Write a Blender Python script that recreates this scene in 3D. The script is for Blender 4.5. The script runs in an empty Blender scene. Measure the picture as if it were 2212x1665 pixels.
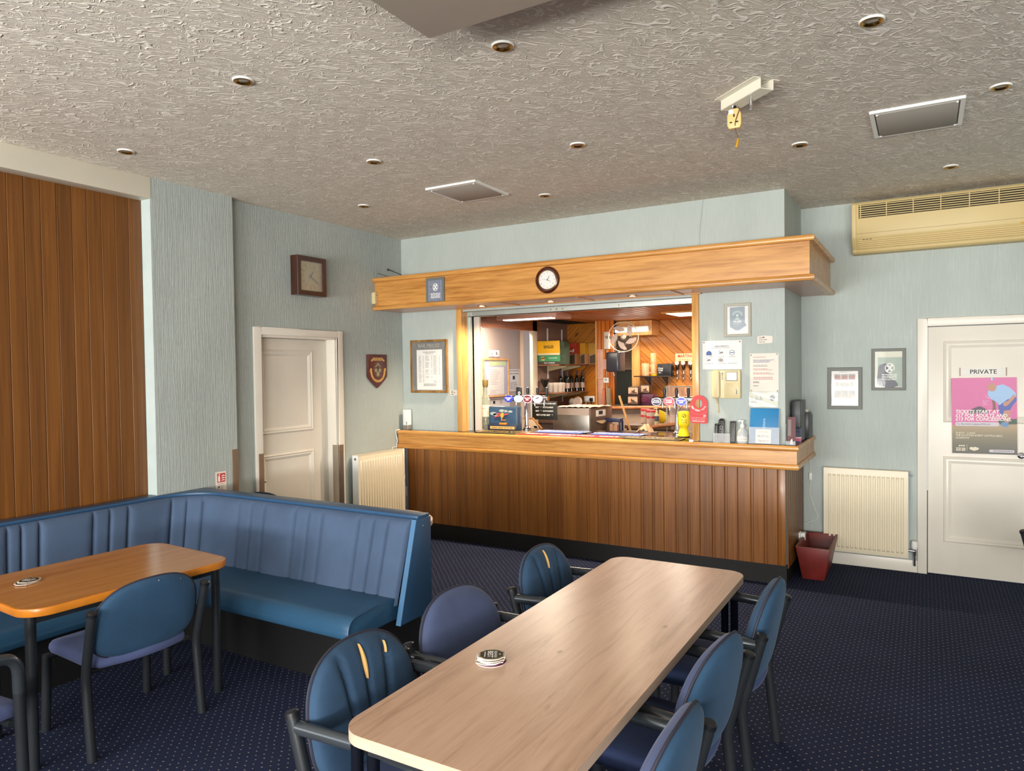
import bpy, bmesh, math, random
from mathutils import Matrix, Vector
random.seed(7)
PI = math.pi
C = bpy.context.scene.collection
SC = bpy.context.scene

# ------------------------------------------------------------------ camera, world, lights, exposure
cam = bpy.data.cameras.new('camera')
cam.sensor_width = 36.0
cam.lens = 24.807
cam.clip_start = 0.05
camo = bpy.data.objects.new('camera', cam)
C.objects.link(camo)
_R = Vector((0.8628562, 0.505274, -0.01331771))
_U = Vector((0.0000443, 0.0262726, 0.9996548))
_F = Vector((-0.50544947, 0.86255895, -0.02264712))
camo.matrix_world = Matrix(((_R.x, _U.x, -_F.x, 4.6612), (_R.y, _U.y, -_F.y, -5.7289), (_R.z, _U.z, -_F.z, 1.69), (0, 0, 0, 1)))
SC.camera = camo

world = bpy.data.worlds.new('sky')
SC.world = world
world.use_nodes = True
_wn = world.node_tree.nodes
_bg = _wn['Background']
_bg.inputs['Color'].default_value = (0.62, 0.78, 1.0, 1)
_bg.inputs['Strength'].default_value = 1.0

SC.view_settings.view_transform = 'Standard'
SC.view_settings.look = 'None'
SC.view_settings.gamma = 1.0
SC.view_settings.use_curve_mapping = False
SC.view_settings.exposure = 0.12
try:
    SC.cycles.use_denoising = True
    SC.cycles.max_bounces = 8
    SC.cycles.diffuse_bounces = 5
    SC.cycles.glossy_bounces = 4
    SC.cycles.transmission_bounces = 6
    SC.cycles.transparent_max_bounces = 8
    SC.cycles.caustics_reflective = False
    SC.cycles.caustics_refractive = False
    SC.cycles.sample_clamp_indirect = 6.0
except Exception:
    pass


def lamp(name, kind, energy, color, mw, **kw):
    l = bpy.data.lights.new(name, kind)
    l.energy = energy
    l.color = color
    for k, v in kw.items():
        setattr(l, k, v)
    o = bpy.data.objects.new(name, l)
    o.matrix_world = mw
    C.objects.link(o)
    return o


def aim(loc, d):
    q = Vector(d).to_track_quat('-Z', 'Y').to_matrix().to_4x4()
    q.translation = loc
    return q


# daylight through the windows of the front wall (behind the camera) and the far left window, with added fill for the ceiling
SKY = (1.0, 0.98, 0.95)
for _x in (2.2, 6.4):
    lamp('window_daylight', 'AREA', 200, SKY, aim((_x, -9.9, 1.75), (0, 1, 0.03)), shape='RECTANGLE', size=3.4, size_y=1.9)
    lamp('window_groundlight', 'AREA', 330, (1.0, 0.97, 0.92), aim((_x, -9.85, 1.05), (0, 1, 0.70)), shape='RECTANGLE', size=3.4, size_y=0.8)  # added low fill lamp, tilted up to brighten the ceiling
lamp('window_daylight', 'AREA', 45, SKY, aim((0.12, -7.0, 1.6), (1, 0.25, 0.3)), shape='RECTANGLE', size=2.0, size_y=1.7)
# three lit downlights in the pelmet soffit
for _x in (1.09, 1.81, 2.57):
    lamp('downlight_beam', 'SPOT', 90, (1.0, 0.80, 0.58), aim((_x, -0.17, 2.262), (0, 0, -1)), spot_size=math.radians(150), spot_blend=0.8, shadow_soft_size=0.03)
# fluorescent fittings of the bar room
lamp('fluorescent_glow', 'AREA', 46, (1.0, 0.86, 0.70), aim((0.72, 1.55, 2.27), (0, 0, -1)), shape='RECTANGLE', size=0.8, size_y=0.12)
lamp('fluorescent_glow', 'AREA', 58, (1.0, 0.86, 0.70), aim((2.35, 2.75, 2.31), (0, 0, -1)), shape='RECTANGLE', size=0.9, size_y=0.5)
lamp('fluorescent_glow', 'AREA', 14, (1.0, 0.90, 0.78), aim((1.2, 3.45, 2.15), (0, -0.3, -1)), shape='RECTANGLE', size=0.4, size_y=0.06)
lamp('corridor_light', 'AREA', 42, (1.0, 0.92, 0.82), aim((-0.45, 2.6, 2.4), (0, 0, -1)), shape='RECTANGLE', size=0.4, size_y=0.4)


# ------------------------------------------------------------------ mesh helpers
class MB:
    def __init__(self):
        self.v = []
        self.f = []

    def add(self, vs, fs, mx=None):
        n = len(self.v)
        for p in vs:
            p = Vector(p)
            self.v.append(mx @ p if mx is not None else p)
        for f in fs:
            self.f.append([i + n for i in f])
        return self

    def box(self, x0, x1, y0, y1, z0, z1, mx=None):
        vs = [(x0, y0, z0), (x1, y0, z0), (x1, y1, z0), (x0, y1, z0), (x0, y0, z1), (x1, y0, z1), (x1, y1, z1), (x0, y1, z1)]
        return self.add(vs, [(0, 3, 2, 1), (4, 5, 6, 7), (0, 1, 5, 4), (1, 2, 6, 5), (2, 3, 7, 6), (3, 0, 4, 7)], mx)

    def prism(self, poly, z0, z1, mx=None):
        n = len(poly)
        vs = [(x, y, z0) for x, y in poly] + [(x, y, z1) for x, y in poly]
        fs = [tuple(reversed(range(n))), tuple(range(n, 2 * n))] + [(i, (i + 1) % n, n + (i + 1) % n, n + i) for i in range(n)]
        return self.add(vs, fs, mx)

    def lathe(self, prof, n=20, mx=None):
        vs, fs = [], []
        for r, z in prof:
            for k in range(n):
                a = 2 * PI * k / n
                vs.append((r * math.cos(a), r * math.sin(a), z))
        for i in range(len(prof) - 1):
            for k in range(n):
                k2 = (k + 1) % n
                fs.append((i * n + k, i * n + k2, (i + 1) * n + k2, (i + 1) * n + k))
        return self.add(vs, fs, mx)

    def tube(self, pts, r, n=10, closed=False, mx=None, cap=True):
        pts = [Vector(p) for p in pts]
        m = len(pts)
        vs, fs = [], []
        nrm = None
        for i in range(m):
            a = pts[i - 1] if (i > 0 or closed) else pts[i]
            b = pts[(i + 1) % m] if (i < m - 1 or closed) else pts[i]
            t = (b - a).normalized()
            if nrm is None:
                nrm = t.cross(Vector((0, 0, 1)) if abs(t.z) < 0.9 else Vector((1, 0, 0))).normalized()
            else:
                nrm = (nrm - t * nrm.dot(t)).normalized()
            bn = t.cross(nrm)
            rr = r[i] if isinstance(r, (list, tuple)) else r
            for k in range(n):
                q = 2 * PI * k / n
                vs.append(pts[i] + (nrm * math.cos(q) + bn * math.sin(q)) * rr)
        for i in range(m if closed else m - 1):
            j = (i + 1) % m
            for k in range(n):
                k2 = (k + 1) % n
                fs.append((i * n + k, i * n + k2, j * n + k2, j * n + k))
        if cap and not closed:
            fs.append(tuple(reversed(range(n))))
            fs.append(tuple(range((m - 1) * n, m * n)))
        return self.add(vs, fs, mx)

    def grid(self, rows, mx=None, wrap=False):
        nr, nc = len(rows), len(rows[0])
        vs = [p for row in rows for p in row]
        fs = []
        for i in range(nr - 1):
            for j in range(nc if wrap else nc - 1):
                j2 = (j + 1) % nc
                fs.append((i * nc + j, i * nc + j2, (i + 1) * nc + j2, (i + 1) * nc + j))
        return self.add(vs, fs, mx)

    def sphere(self, c, r, n=16, sz=1.0, mx=None):
        pr = [(max(1e-6, r * math.sin(PI * i / (n // 2))), -r * sz * math.cos(PI * i / (n // 2))) for i in range(n // 2 + 1)]
        m = Matrix.Translation(c)
        return self.lathe(pr, n, (mx @ m) if mx is not None else m)


def fillet(pts, r, n=6):
    pts = [Vector(p) for p in pts]
    out = [pts[0]]
    for i in range(1, len(pts) - 1):
        p, a, b = pts[i], pts[i - 1], pts[i + 1]
        da, db = (a - p), (b - p)
        rr = r[i] if isinstance(r, (list, tuple)) else r
        l = min(rr, da.length * 0.49, db.length * 0.49)
        s, e = p + da.normalized() * l, p + db.normalized() * l
        for k in range(n + 1):
            t = k / n
            out.append(s * (1 - t) ** 2 + p * 2 * t * (1 - t) + e * t * t)
    out.append(pts[-1])
    return out


def rrect(x0, x1, y0, y1, r, n=6):
    out = []
    for cx, cy, a0 in ((x1 - r, y0 + r, -PI / 2), (x1 - r, y1 - r, 0), (x0 + r, y1 - r, PI / 2), (x0 + r, y0 + r, PI)):
        for k in range(n + 1):
            a = a0 + PI / 2 * k / n
            out.append((cx + r * math.cos(a), cy + r * math.sin(a)))
    return out


def ellipse(cx, cy, rx, ry, n=28):
    return [(cx + rx * math.cos(2 * PI * k / n), cy + ry * math.sin(2 * PI * k / n)) for k in range(n)]


def ring_mb(rx, ry, w, z0, z1, cx=0, cy=0, n=40):
    """a flat ring (outer radii rx, ry, band width w)"""
    o, i = ellipse(cx, cy, rx, ry, n), ellipse(cx, cy, rx - w, ry - w, n)
    b = MB()
    rows = [[(x, y, z0) for x, y in i], [(x, y, z1) for x, y in i], [(x, y, z1) for x, y in o], [(x, y, z0) for x, y in o]]
    b.grid(rows, wrap=True)
    return b


def clip(poly, x0, x1, y0, y1):
    def cut(P, f, inter):
        out = []
        for i in range(len(P)):
            a, b = P[i - 1], P[i]
            fa, fb = f(a), f(b)
            if fa >= 0:
                if fb < 0:
                    out.append(inter(a, b, fa, fb))
                else:
                    pass
            if fa < 0 <= fb:
                out.append(inter(a, b, fa, fb))
            if fb >= 0:
                out.append(b)
        return out
    it = lambda a, b, fa, fb: (a[0] + (b[0] - a[0]) * fa / (fa - fb), a[1] + (b[1] - a[1]) * fa / (fa - fb))
    for f in (lambda p: p[0] - x0, lambda p: x1 - p[0], lambda p: p[1] - y0, lambda p: y1 - p[1]):
        poly = cut(poly, f, it)
        if len(poly) < 3:
            return []
    return poly


def mesh_of(mb, name, mat, bev=0.0, smooth=True, ang=38, seg=2):
    me = bpy.data.meshes.new(name)
    me.from_pydata([tuple(p) for p in mb.v], [], mb.f)
    bm = bmesh.new()
    bm.from_mesh(me)
    bmesh.ops.remove_doubles(bm, verts=bm.verts, dist=1e-6)
    bmesh.ops.recalc_face_normals(bm, faces=bm.faces)
    if bev > 0:
        es = [e for e in bm.edges if len(e.link_faces) == 2 and e.calc_face_angle(0) > math.radians(40)]
        if es:
            bmesh.ops.bevel(bm, geom=es, offset=bev, segments=seg, affect='EDGES', profile=0.5, clamp_overlap=True)
    bm.to_mesh(me)
    bm.free()
    if smooth:
        me.polygons.foreach_set('use_smooth', [True] * len(me.polygons))
        me.set_sharp_from_angle(angle=math.radians(ang))
    me.materials.append(mat)
    return me


def link(o, parent=None, mw=None):
    C.objects.link(o)
    if parent is not None:
        o.parent = parent
    if mw is not None:
        o.matrix_basis = mw
    return o


def ob(name, mb, mat, parent=None, mw=None, bev=0.0, label=None, smooth=True, ang=38, kind=None, seg=2):
    me = mesh_of(mb, name, mat, bev, smooth, ang, seg) if isinstance(mb, MB) else mb
    o = link(bpy.data.objects.new(name, me), parent, mw)
    if label:
        o['label'] = label
    if kind:
        o['kind'] = kind
    return o


def bx(name, dims, mat, parent=None, mw=None, bev=0.0, label=None):
    return ob(name, MB().box(*dims), mat, parent, mw, bev, label)


def thing(name, label, cat, mw=None, group=None):
    o = bpy.data.objects.new(name, None)
    o.empty_display_size = 0.1
    link(o, None, mw)
    o['label'] = label
    o['category'] = cat
    if group:
        o['group'] = group
    return o


def tag(o, label, cat, group=None):
    o['label'] = label
    o['category'] = cat
    if group:
        o['group'] = group
    return o


def struct(name, mb, mat, bev=0.0, parent=None):
    o = ob(name, mb, mat, parent, bev=bev)
    if parent is None:
        o['kind'] = 'structure'
    return o


def dup(root, mw, label=None, group=None):
    r = root.copy()
    C.objects.link(r)
    r.matrix_basis = mw
    if label:
        r['label'] = label
    if group:
        r['group'] = group
    for ch in root.children:
        c = ch.copy()
        C.objects.link(c)
        c.parent = r
        for g in ch.children:
            d = g.copy()
            C.objects.link(d)
            d.parent = c
    return r


def T(x, y, z, rz=0.0):
    return Matrix.Translation((x, y, z)) @ Matrix.Rotation(math.radians(rz), 4, 'Z')


def FR(x, y, z, face='front'):
    """frame with local X right, Y up, Z out of the wall, as seen by someone facing it"""
    cols = {'front': ((1, 0, 0), (0, 0, 1), (0, -1, 0)), 'left': ((0, 1, 0), (0, 0, 1), (1, 0, 0)),
            'right': ((0, -1, 0), (0, 0, 1), (-1, 0, 0)), 'down': ((1, 0, 0), (0, -1, 0), (0, 0, -1)), 'up': ((1, 0, 0), (0, 1, 0), (0, 0, 1))}[face]
    m = Matrix.Identity(4)
    for i, c in enumerate(cols):
        for k in range(3):
            m[k][i] = c[k]
    m.translation = (x, y, z)
    return m


UPR = Matrix.Rotation(PI / 2, 4, 'X')      # lays an XY sheet upright so that it faces -Y


def text(body, size, mat, parent, x, y, z, rot=0.0, align='CENTER', bold=0.0, name='lettering', mx=None, sx=1.0, shear=0.0, spacing=1.0):
    cu = bpy.data.curves.new(name, 'FONT')
    cu.body = body
    cu.size = size
    cu.align_x = align
    cu.align_y = 'CENTER'
    cu.offset = bold * size
    cu.shear = shear
    cu.space_character = spacing
    cu.resolution_u = 2
    to = bpy.data.objects.new(name, cu)
    C.objects.link(to)
    dg = bpy.context.evaluated_depsgraph_get()
    me = bpy.data.meshes.new_from_object(to.evaluated_get(dg))
    bpy.data.objects.remove(to)
    bpy.data.curves.remove(cu)
    me.materials.clear()
    me.materials.append(mat)
    m = Matrix.Translation((x, y, z)) @ Matrix.Rotation(math.radians(rot), 4, 'Z') @ Matrix.Diagonal((sx, 1, 1, 1))
    if mx is not None:
        m = mx @ m
    o = bpy.data.objects.new(name, me)
    return link(o, parent, m)


def arc_text(body, size, mat, parent, cx, cy, rad, a0, a1, z, mx=None, flip=False, bold=0.01):
    """letters set round an arc from angle a0 to a1 (degrees), joined in one print"""
    n = len(body)
    b = MB()
    for i, ch in enumerate(body):
        if ch == ' ':
            continue
        a = math.radians(a0 + (a1 - a0) * (i + 0.5) / n)
        rot = math.degrees(a) - 90 if not flip else math.degrees(a) + 90
        o = text(ch, size, mat, parent, cx + rad * math.cos(a), cy + rad * math.sin(a), z, rot=rot, bold=bold)
        mm = o.matrix_basis.copy()
        b.add([v.co for v in o.data.vertices], [tuple(p.vertices) for p in o.data.polygons], mm)
        me = o.data
        bpy.data.objects.remove(o)
        bpy.data.meshes.remove(me)
    return ob('lettering', b, mat, parent, mx, smooth=False)


def lines(b, x0, x1, y, n, dy, h, z=0.0, seed=1, fill=0.9, gap=True, center=False, mx=None):
    """rows of tiny dashes: print too small to read"""
    rd = random.Random(seed)
    for i in range(n):
        L = (x1 - x0) * (fill if gap is False else rd.uniform(0.55, 1.0) * fill)
        xs = (x0 + x1 - L) / 2 if center else x0
        xe = xs + L
        x = xs
        while x < xe:
            w = min(rd.uniform(2.2, 6.5) * h, xe - x)
            if w > h * 0.6:
                b.add([(x, y - i * dy - h / 2, z), (x + w, y - i * dy - h / 2, z), (x + w, y - i * dy + h / 2, z), (x, y - i * dy + h / 2, z)], [(0, 1, 2, 3)], mx)
            x += w + h * 0.8
    return b


def flat(b, poly, z, mx=None):
    b.add([(x, y, z) for x, y in poly], [tuple(range(len(poly)))], mx)
    return b


# ------------------------------------------------------------------ materials
def lin(h):
    if isinstance(h, str):
        h = h.lstrip('#')
        c = [int(h[i:i + 2], 16) / 255 for i in (0, 2, 4)]
        return tuple(x / 12.92 if x <= 0.04045 else ((x + 0.055) / 1.055) ** 2.4 for x in c)
    return tuple(h)


class NT:
    def __init__(self, name):
        self.m = bpy.data.materials.new(name)
        self.m.use_nodes = True
        self.t = self.m.node_tree
        self.p = self.t.nodes['Principled BSDF']

    def n(self, typ, **kw):
        nd = self.t.nodes.new(typ)
        for k, v in kw.items():
            if k.startswith('i_'):
                key = k[2:]
                key = int(key) if key.isdigit() else key.replace('_', ' ')
                nd.inputs[key].default_value = v
            else:
                setattr(nd, k, v)
        return nd

    def l(self, a, b):
        self.t.links.new(a, b)

    def coords(self, scale=(1, 1, 1), kind='Object', jitter=False, rot=(0, 0, 0)):
        tc = self.n('ShaderNodeTexCoord')
        mp = self.n('ShaderNodeMapping')
        mp.inputs['Scale'].default_value = scale
        mp.inputs['Rotation'].default_value = rot
        self.l(tc.outputs[kind], mp.inputs['Vector'])
        if jitter:
            oi = self.n('ShaderNodeObjectInfo')
            mu = self.n('ShaderNodeMath', operation='MULTIPLY')
            mu.inputs[1].default_value = 37.0
            self.l(oi.outputs['Random'], mu.inputs[0])
            self.l(mu.outputs[0], mp.inputs['Location'])
        return mp.outputs['Vector']

    def math(self, op, a, b=None, c=None):
        m = self.n('ShaderNodeMath', operation=op)
        for i, x in enumerate((a, b, c)):
            if x is None:
                continue
            if isinstance(x, (int, float)):
                m.inputs[i].default_value = x
            else:
                self.l(x, m.inputs[i])
        return m.outputs[0]

    def ramp(self, fac, stops):
        r = self.n('ShaderNodeValToRGB')
        e = r.color_ramp.elements
        e[0].position, e[0].color = stops[0][0], lin(stops[0][1]) + (1,)
        e[1].position, e[1].color = stops[-1][0], lin(stops[-1][1]) + (1,)
        for pos, col in stops[1:-1]:
            x = e.new(pos)
            x.color = lin(col) + (1,)
        self.l(fac, r.inputs['Fac'])
        return r.outputs['Color']

    def bump(self, h, strength=0.3, dist=0.01, prev=None):
        b = self.n('ShaderNodeBump')
        b.inputs['Strength'].default_value = strength
        b.inputs['Distance'].default_value = dist
        self.l(h, b.inputs['Height'])
        if prev is not None:
            self.l(prev, b.inputs['Normal'])
        return b.outputs['Normal']


def plain(name, col, rough=0.5, metal=0.0, spec=0.5, var=0.0, vs=8.0, bump=0.0, bs=60.0, bd=0.002, sheen=0.0, coat=0.0, trans=0.0, ior=1.45, alpha=1.0, emit=0.0):
    a = NT(name)
    p = a.p
    c = lin(col)
    p.inputs['Base Color'].default_value = c + (1,)
    p.inputs['Roughness'].default_value = rough
    p.inputs['Metallic'].default_value = metal
    p.inputs['Specular IOR Level'].default_value = spec
    p.inputs['IOR'].default_value = ior
    if sheen:
        p.inputs['Sheen Weight'].default_value = sheen
        p.inputs['Sheen Roughness'].default_value = 0.5
    if coat:
        p.inputs['Coat Weight'].default_value = coat
        p.inputs['Coat Roughness'].default_value = 0.15
    if trans:
        p.inputs['Transmission Weight'].default_value = trans
    if alpha < 1:
        p.inputs['Alpha'].default_value = alpha
    if emit:
        p.inputs['Emission Color'].default_value = c + (1,)
        p.inputs['Emission Strength'].default_value = emit
    if var or bump:
        v = a.coords()
    if var:
        nz = a.n('ShaderNodeTexNoise', i_Scale=vs, i_Detail=4.0)
        a.l(v, nz.inputs['Vector'])
        lo = tuple(x * (1 - var) for x in c)
        hi = tuple(min(1, x * (1 + var)) for x in c)
        a.l(a.ramp(nz.outputs['Fac'], [(0.3, lo), (0.7, hi)]), p.inputs['Base Color'])
    if bump:
        nz = a.n('ShaderNodeTexNoise', i_Scale=bs, i_Detail=3.0)
        a.l(v, nz.inputs['Vector'])
        a.l(a.bump(nz.outputs['Fac'], bump, bd), p.inputs['Normal'])
    return a.m


def wood(name, c0, c1, c2, grain=(60, 60, 3), rough=0.35, coat=0.0, wave=0.5, knots=False, jitter=True, bump=0.08, tone=0.18, spec=0.5):
    """stretched-noise wood; the small number in grain is the direction the grain runs in"""
    a = NT(name)
    v = a.coords(grain, jitter=jitter)
    n1 = a.n('ShaderNodeTexNoise', i_Scale=1.0, i_Detail=6.0, i_Roughness=0.6, i_Distortion=wave)
    a.l(v, n1.inputs['Vector'])
    v2 = a.coords(tuple(x * 0.18 for x in grain), jitter=jitter)
    n2 = a.n('ShaderNodeTexNoise', i_Scale=1.0, i_Detail=3.0, i_Distortion=1.2)
    a.l(v2, n2.inputs['Vector'])
    f = a.math('ADD', a.math('MULTIPLY', n1.outputs['Fac'], 0.6), a.math('MULTIPLY', n2.outputs['Fac'], 0.4))
    col = a.ramp(f, [(0.34, c0), (0.5, c1), (0.66, c2)])
    if knots:
        v3 = a.coords(tuple(4.0 if x > 10 else 1.6 for x in grain), jitter=jitter)
        vo = a.n('ShaderNodeTexVoronoi', i_Scale=1.0)
        a.l(v3, vo.inputs['Vector'])
        k = a.ramp(vo.outputs['Distance'], [(0.02, (1, 1, 1)), (0.11, (0, 0, 0))])
        mx = a.n('ShaderNodeMix', data_type='RGBA')
        a.l(k, mx.inputs['Factor'])
        a.l(col, mx.inputs['A'])
        mx.inputs['B'].default_value = tuple(x * 0.35 for x in lin(c0)) + (1,)
        col = mx.outputs['Result']
    if tone and jitter:
        oi = a.n('ShaderNodeObjectInfo')
        hs = a.n('ShaderNodeHueSaturation')
        a.l(a.math('ADD', a.math('MULTIPLY', oi.outputs['Random'], tone * 2), 1 - tone), hs.inputs['Value'])
        a.l(col, hs.inputs['Color'])
        col = hs.outputs['Color']
    a.l(col, a.p.inputs['Base Color'])
    a.p.inputs['Roughness'].default_value = rough
    a.p.inputs['Specular IOR Level'].default_value = spec
    if coat:
        a.p.inputs['Coat Weight'].default_value = coat
        a.p.inputs['Coat Roughness'].default_value = 0.12
    if bump:
        a.l(a.bump(n1.outputs['Fac'], bump, 0.002), a.p.inputs['Normal'])
    return a.m


def wallpaper(name, col, scale, strength=0.5):
    """blown vinyl paper: fine vertical ribs, unbroken for a hand's length"""
    a = NT(name)
    v = a.coords(scale)
    n1 = a.n('ShaderNodeTexNoise', i_Scale=1.0, i_Detail=3.0, i_Roughness=0.6, i_Distortion=0.08)
    a.l(v, n1.inputs['Vector'])
    vb = a.coords((2.2, 2.2, 1.4))
    n2 = a.n('ShaderNodeTexNoise', i_Scale=1.0, i_Detail=3.0)
    a.l(vb, n2.inputs['Vector'])
    c = lin(col)
    f = a.math('ADD', a.math('MULTIPLY', n1.outputs['Fac'], 0.5), a.math('MULTIPLY', n2.outputs['Fac'], 0.5))
    a.l(a.ramp(f, [(0.3, tuple(x * 0.86 for x in c)), (0.7, tuple(min(1, x * 1.1) for x in c))]), a.p.inputs['Base Color'])
    h = a.ramp(n1.outputs['Fac'], [(0.38, (0, 0, 0)), (0.62, (1, 1, 1))])
    a.l(a.bump(h, strength, 0.003), a.p.inputs['Normal'])
    a.p.inputs['Roughness'].default_value = 0.6
    return a.m


M = {}
M['paper_front'] = wallpaper('paper_front', '#b2bbb6', (230, 230, 6), 0.4)
M['paper_left'] = wallpaper('paper_left', '#a9b1ad', (190, 190, 4), 0.7)
M['paint_side'] = plain('painted_return', '#bccac8', 0.5, var=0.04, bump=0.1, bs=90)
M['white_gloss'] = plain('white_gloss', '#e0dace', 0.32, var=0.03, vs=3, bump=0.04, bs=40)
M['cream_gloss'] = plain('cream_gloss', '#d9d3c2', 0.4, var=0.03, vs=3)
M['oak'] = wood('oak_trim', '#a0672a', '#c48a45', '#d79f58', (3, 45, 45), 0.32, coat=0.25, tone=0.03)
M['oak_v'] = wood('oak_post', '#b07a3c', '#cf9a55', '#dcab68', (45, 45, 3), 0.32, coat=0.2, tone=0.03)
M['teak'] = wood('teak_board', '#6a3c16', '#83501f', '#986228', (80, 80, 1.6), 0.36, coat=0.12, tone=0.12)
M['teak_dark'] = wood('dark_teak_board', '#5a3410', '#6e4214', '#80501c', (80, 80, 1.5), 0.38, coat=0.1, tone=0.12)
M['groove'] = plain('shadow_gap', '#1c0e06', 0.9)
M['pine'] = wood('knotty_pine_board', '#8c460c', '#b66e1a', '#c6802a', (50, 50, 2.5), 0.32, coat=0.35, knots=True, tone=0.12)
M['pine_v'] = wood('pine_trim', '#b87634', '#d9a05a', '#e6b473', (50, 50, 2.5), 0.4, tone=0.04)
M['pine_ceiling'] = wood('pine_ceiling_board', '#8a460e', '#b5661a', '#c87a28', (60, 3, 60), 0.5, tone=0.0)
M['pine_orange'] = wood('varnished_pine', '#8a3e08', '#b85e12', '#cf7a22', (60, 60, 2.2), 0.25, coat=0.5, tone=0.12)
M['black'] = plain('black_paint', '#0c0c0d', 0.55)
M['counter'] = plain('dark_worktop', '#2a1c17', 0.12, var=0.2, vs=14, coat=0.3)
M['chrome'] = plain('chrome', '#d8d8dc', 0.12, 1.0)
M['steel'] = plain('brushed_steel', '#b9b3ac', 0.35, 1.0, var=0.05)
M['alu'] = plain('aluminium', '#b9bfb9', 0.38, 0.8)
M['brass'] = plain('brass', '#b08a3c', 0.25, 1.0)
M['black_tube'] = plain('black_enamel_tube', '#24272b', 0.28, spec=0.6)
M['gunmetal'] = plain('gunmetal_tube', '#4b5157', 0.2, 0.6)
M['frame_grey'] = plain('grey_frame', '#6c6e68', 0.5)
M['frame_light'] = plain('pale_grey_frame', '#a8a698', 0.5)
M['paper'] = plain('white_paper', '#e4e1dc', 0.6, var=0.02)
M['paper_warm'] = plain('pale_card', '#e2d8cd', 0.6, var=0.02)
M['ink'] = plain('black_ink', '#1c1c20', 0.7)
M['ink_grey'] = plain('grey_ink', '#77777a', 0.7)
M['ink_blue'] = plain('blue_ink', '#4a5f92', 0.7)
M['ink_red'] = plain('red_ink', '#b06a68', 0.7)
M['white_ink'] = plain('white_ink', '#f0eee8', 0.6)
M['gold_ink'] = plain('gold_ink', '#b79a5c', 0.45, 0.3)
M['white_plastic'] = plain('white_plastic', '#e6e6e2', 0.35)
M['cream_plastic'] = plain('cream_plastic', '#d3c294', 0.4)
M['beige_plastic'] = plain('aged_beige_plastic', '#cdb67e', 0.45, var=0.03, vs=2)
M['black_plastic'] = plain('black_plastic', '#17181b', 0.35)
M['glass'] = plain('clear_glass', '#f4f8f7', 0.03, trans=1.0, ior=1.45)
M['pane'] = plain('picture_glass', '#ffffff', 0.03, alpha=0.10, spec=0.8)
M['poly'] = plain('clear_film', '#e8ecef', 0.12, alpha=0.28, spec=0.9)
M['lit'] = plain('lit_lamp', '#fff2dc', 0.5, emit=14.0)
M['tube_lit'] = plain('lit_tube', '#fff4e4', 0.5, emit=5.0)
M['yellow'] = plain('yellow_plastic', '#e9c81a', 0.35)
M['red'] = plain('red_card', '#c23a3e', 0.5)
M['red_mat'] = plain('red_rubber', '#d32a2c', 0.55)
M['blue_mat'] = plain('blue_towel', '#4a5ca0', 0.7)
M['black_mat'] = plain('black_rubber', '#15150f', 0.6)
M['blue_card'] = plain('blue_card', '#1c76ad', 0.45)
M['navy'] = plain('navy_plastic', '#20264a', 0.4)
M['brown_metal'] = plain('brown_guard', '#7b6552', 0.45, 0.2)
M['mahogany'] = wood('mahogany', '#2e0f08', '#4a1a10', '#5e2416', (50, 6, 50), 0.25, coat=0.4, tone=0.0)
M['dark_wood'] = wood('dark_walnut', '#2a1309', '#3f1e0f', '#4c2614', (40, 5, 40), 0.3, coat=0.3, tone=0.0)
M['fluff'] = plain('foam_padding', '#d2a869', 0.9)


def make_carpet():
    a = NT('navy_carpet')
    tc = a.n('ShaderNodeTexCoord')
    sp = a.n('ShaderNodeSeparateXYZ')
    a.l(tc.outputs['Object'], sp.inputs[0])
    S = 0.049
    wob = a.n('ShaderNodeTexNoise', i_Scale=18.0, i_Detail=1.0)
    a.l(tc.outputs['Object'], wob.inputs['Vector'])
    w = a.math('MULTIPLY', a.math('SUBTRACT', wob.outputs['Fac'], 0.5), 0.25)
    u = a.math('ADD', a.math('DIVIDE', sp.outputs['X'], S), w)
    v = a.math('ADD', a.math('DIVIDE', sp.outputs['Y'], S * 1.05), w)

    def dot(uu, vv):
        fu = a.math('SUBTRACT', a.math('FRACT', uu), 0.5)
        fv = a.math('SUBTRACT', a.math('FRACT', vv), 0.5)
        d = a.math('ADD', a.math('MULTIPLY', a.math('MULTIPLY', fu, fu), 1.0), a.math('MULTIPLY', a.math('MULTIPLY', fv, fv), 2.0))
        return a.math('LESS_THAN', d, 0.0072)
    m = a.math('MAXIMUM', dot(u, v), dot(a.math('ADD', u, 0.5), a.math('ADD', v, 0.5)))
    fn = a.n('ShaderNodeTexNoise', i_Scale=420.0, i_Detail=2.0)
    a.l(tc.outputs['Object'], fn.inputs['Vector'])
    big = a.n('ShaderNodeTexNoise', i_Scale=1.6, i_Detail=3.0)
    a.l(tc.outputs['Object'], big.inputs['Vector'])
    f = a.math('ADD', a.math('MULTIPLY', fn.outputs['Fac'], 0.7), a.math('MULTIPLY', big.outputs['Fac'], 0.3))
    base = a.ramp(f, [(0.3, '#171d2f'), (0.7, '#2a324d')])
    mx = a.n('ShaderNodeMix', data_type='RGBA')
    a.l(a.math('MULTIPLY', m, a.math('ADD', a.math('MULTIPLY', fn.outputs['Fac'], 0.9), 0.25)), mx.inputs['Factor'])
    a.l(base, mx.inputs['A'])
    mx.inputs['B'].default_value = lin('#a89f98') + (1,)
    a.l(mx.outputs['Result'], a.p.inputs['Base Color'])
    a.p.inputs['Roughness'].default_value = 0.95
    a.p.inputs['Specular IOR Level'].default_value = 0.1
    a.l(a.bump(fn.outputs['Fac'], 0.5, 0.003), a.p.inputs['Normal'])
    return a.m


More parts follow.
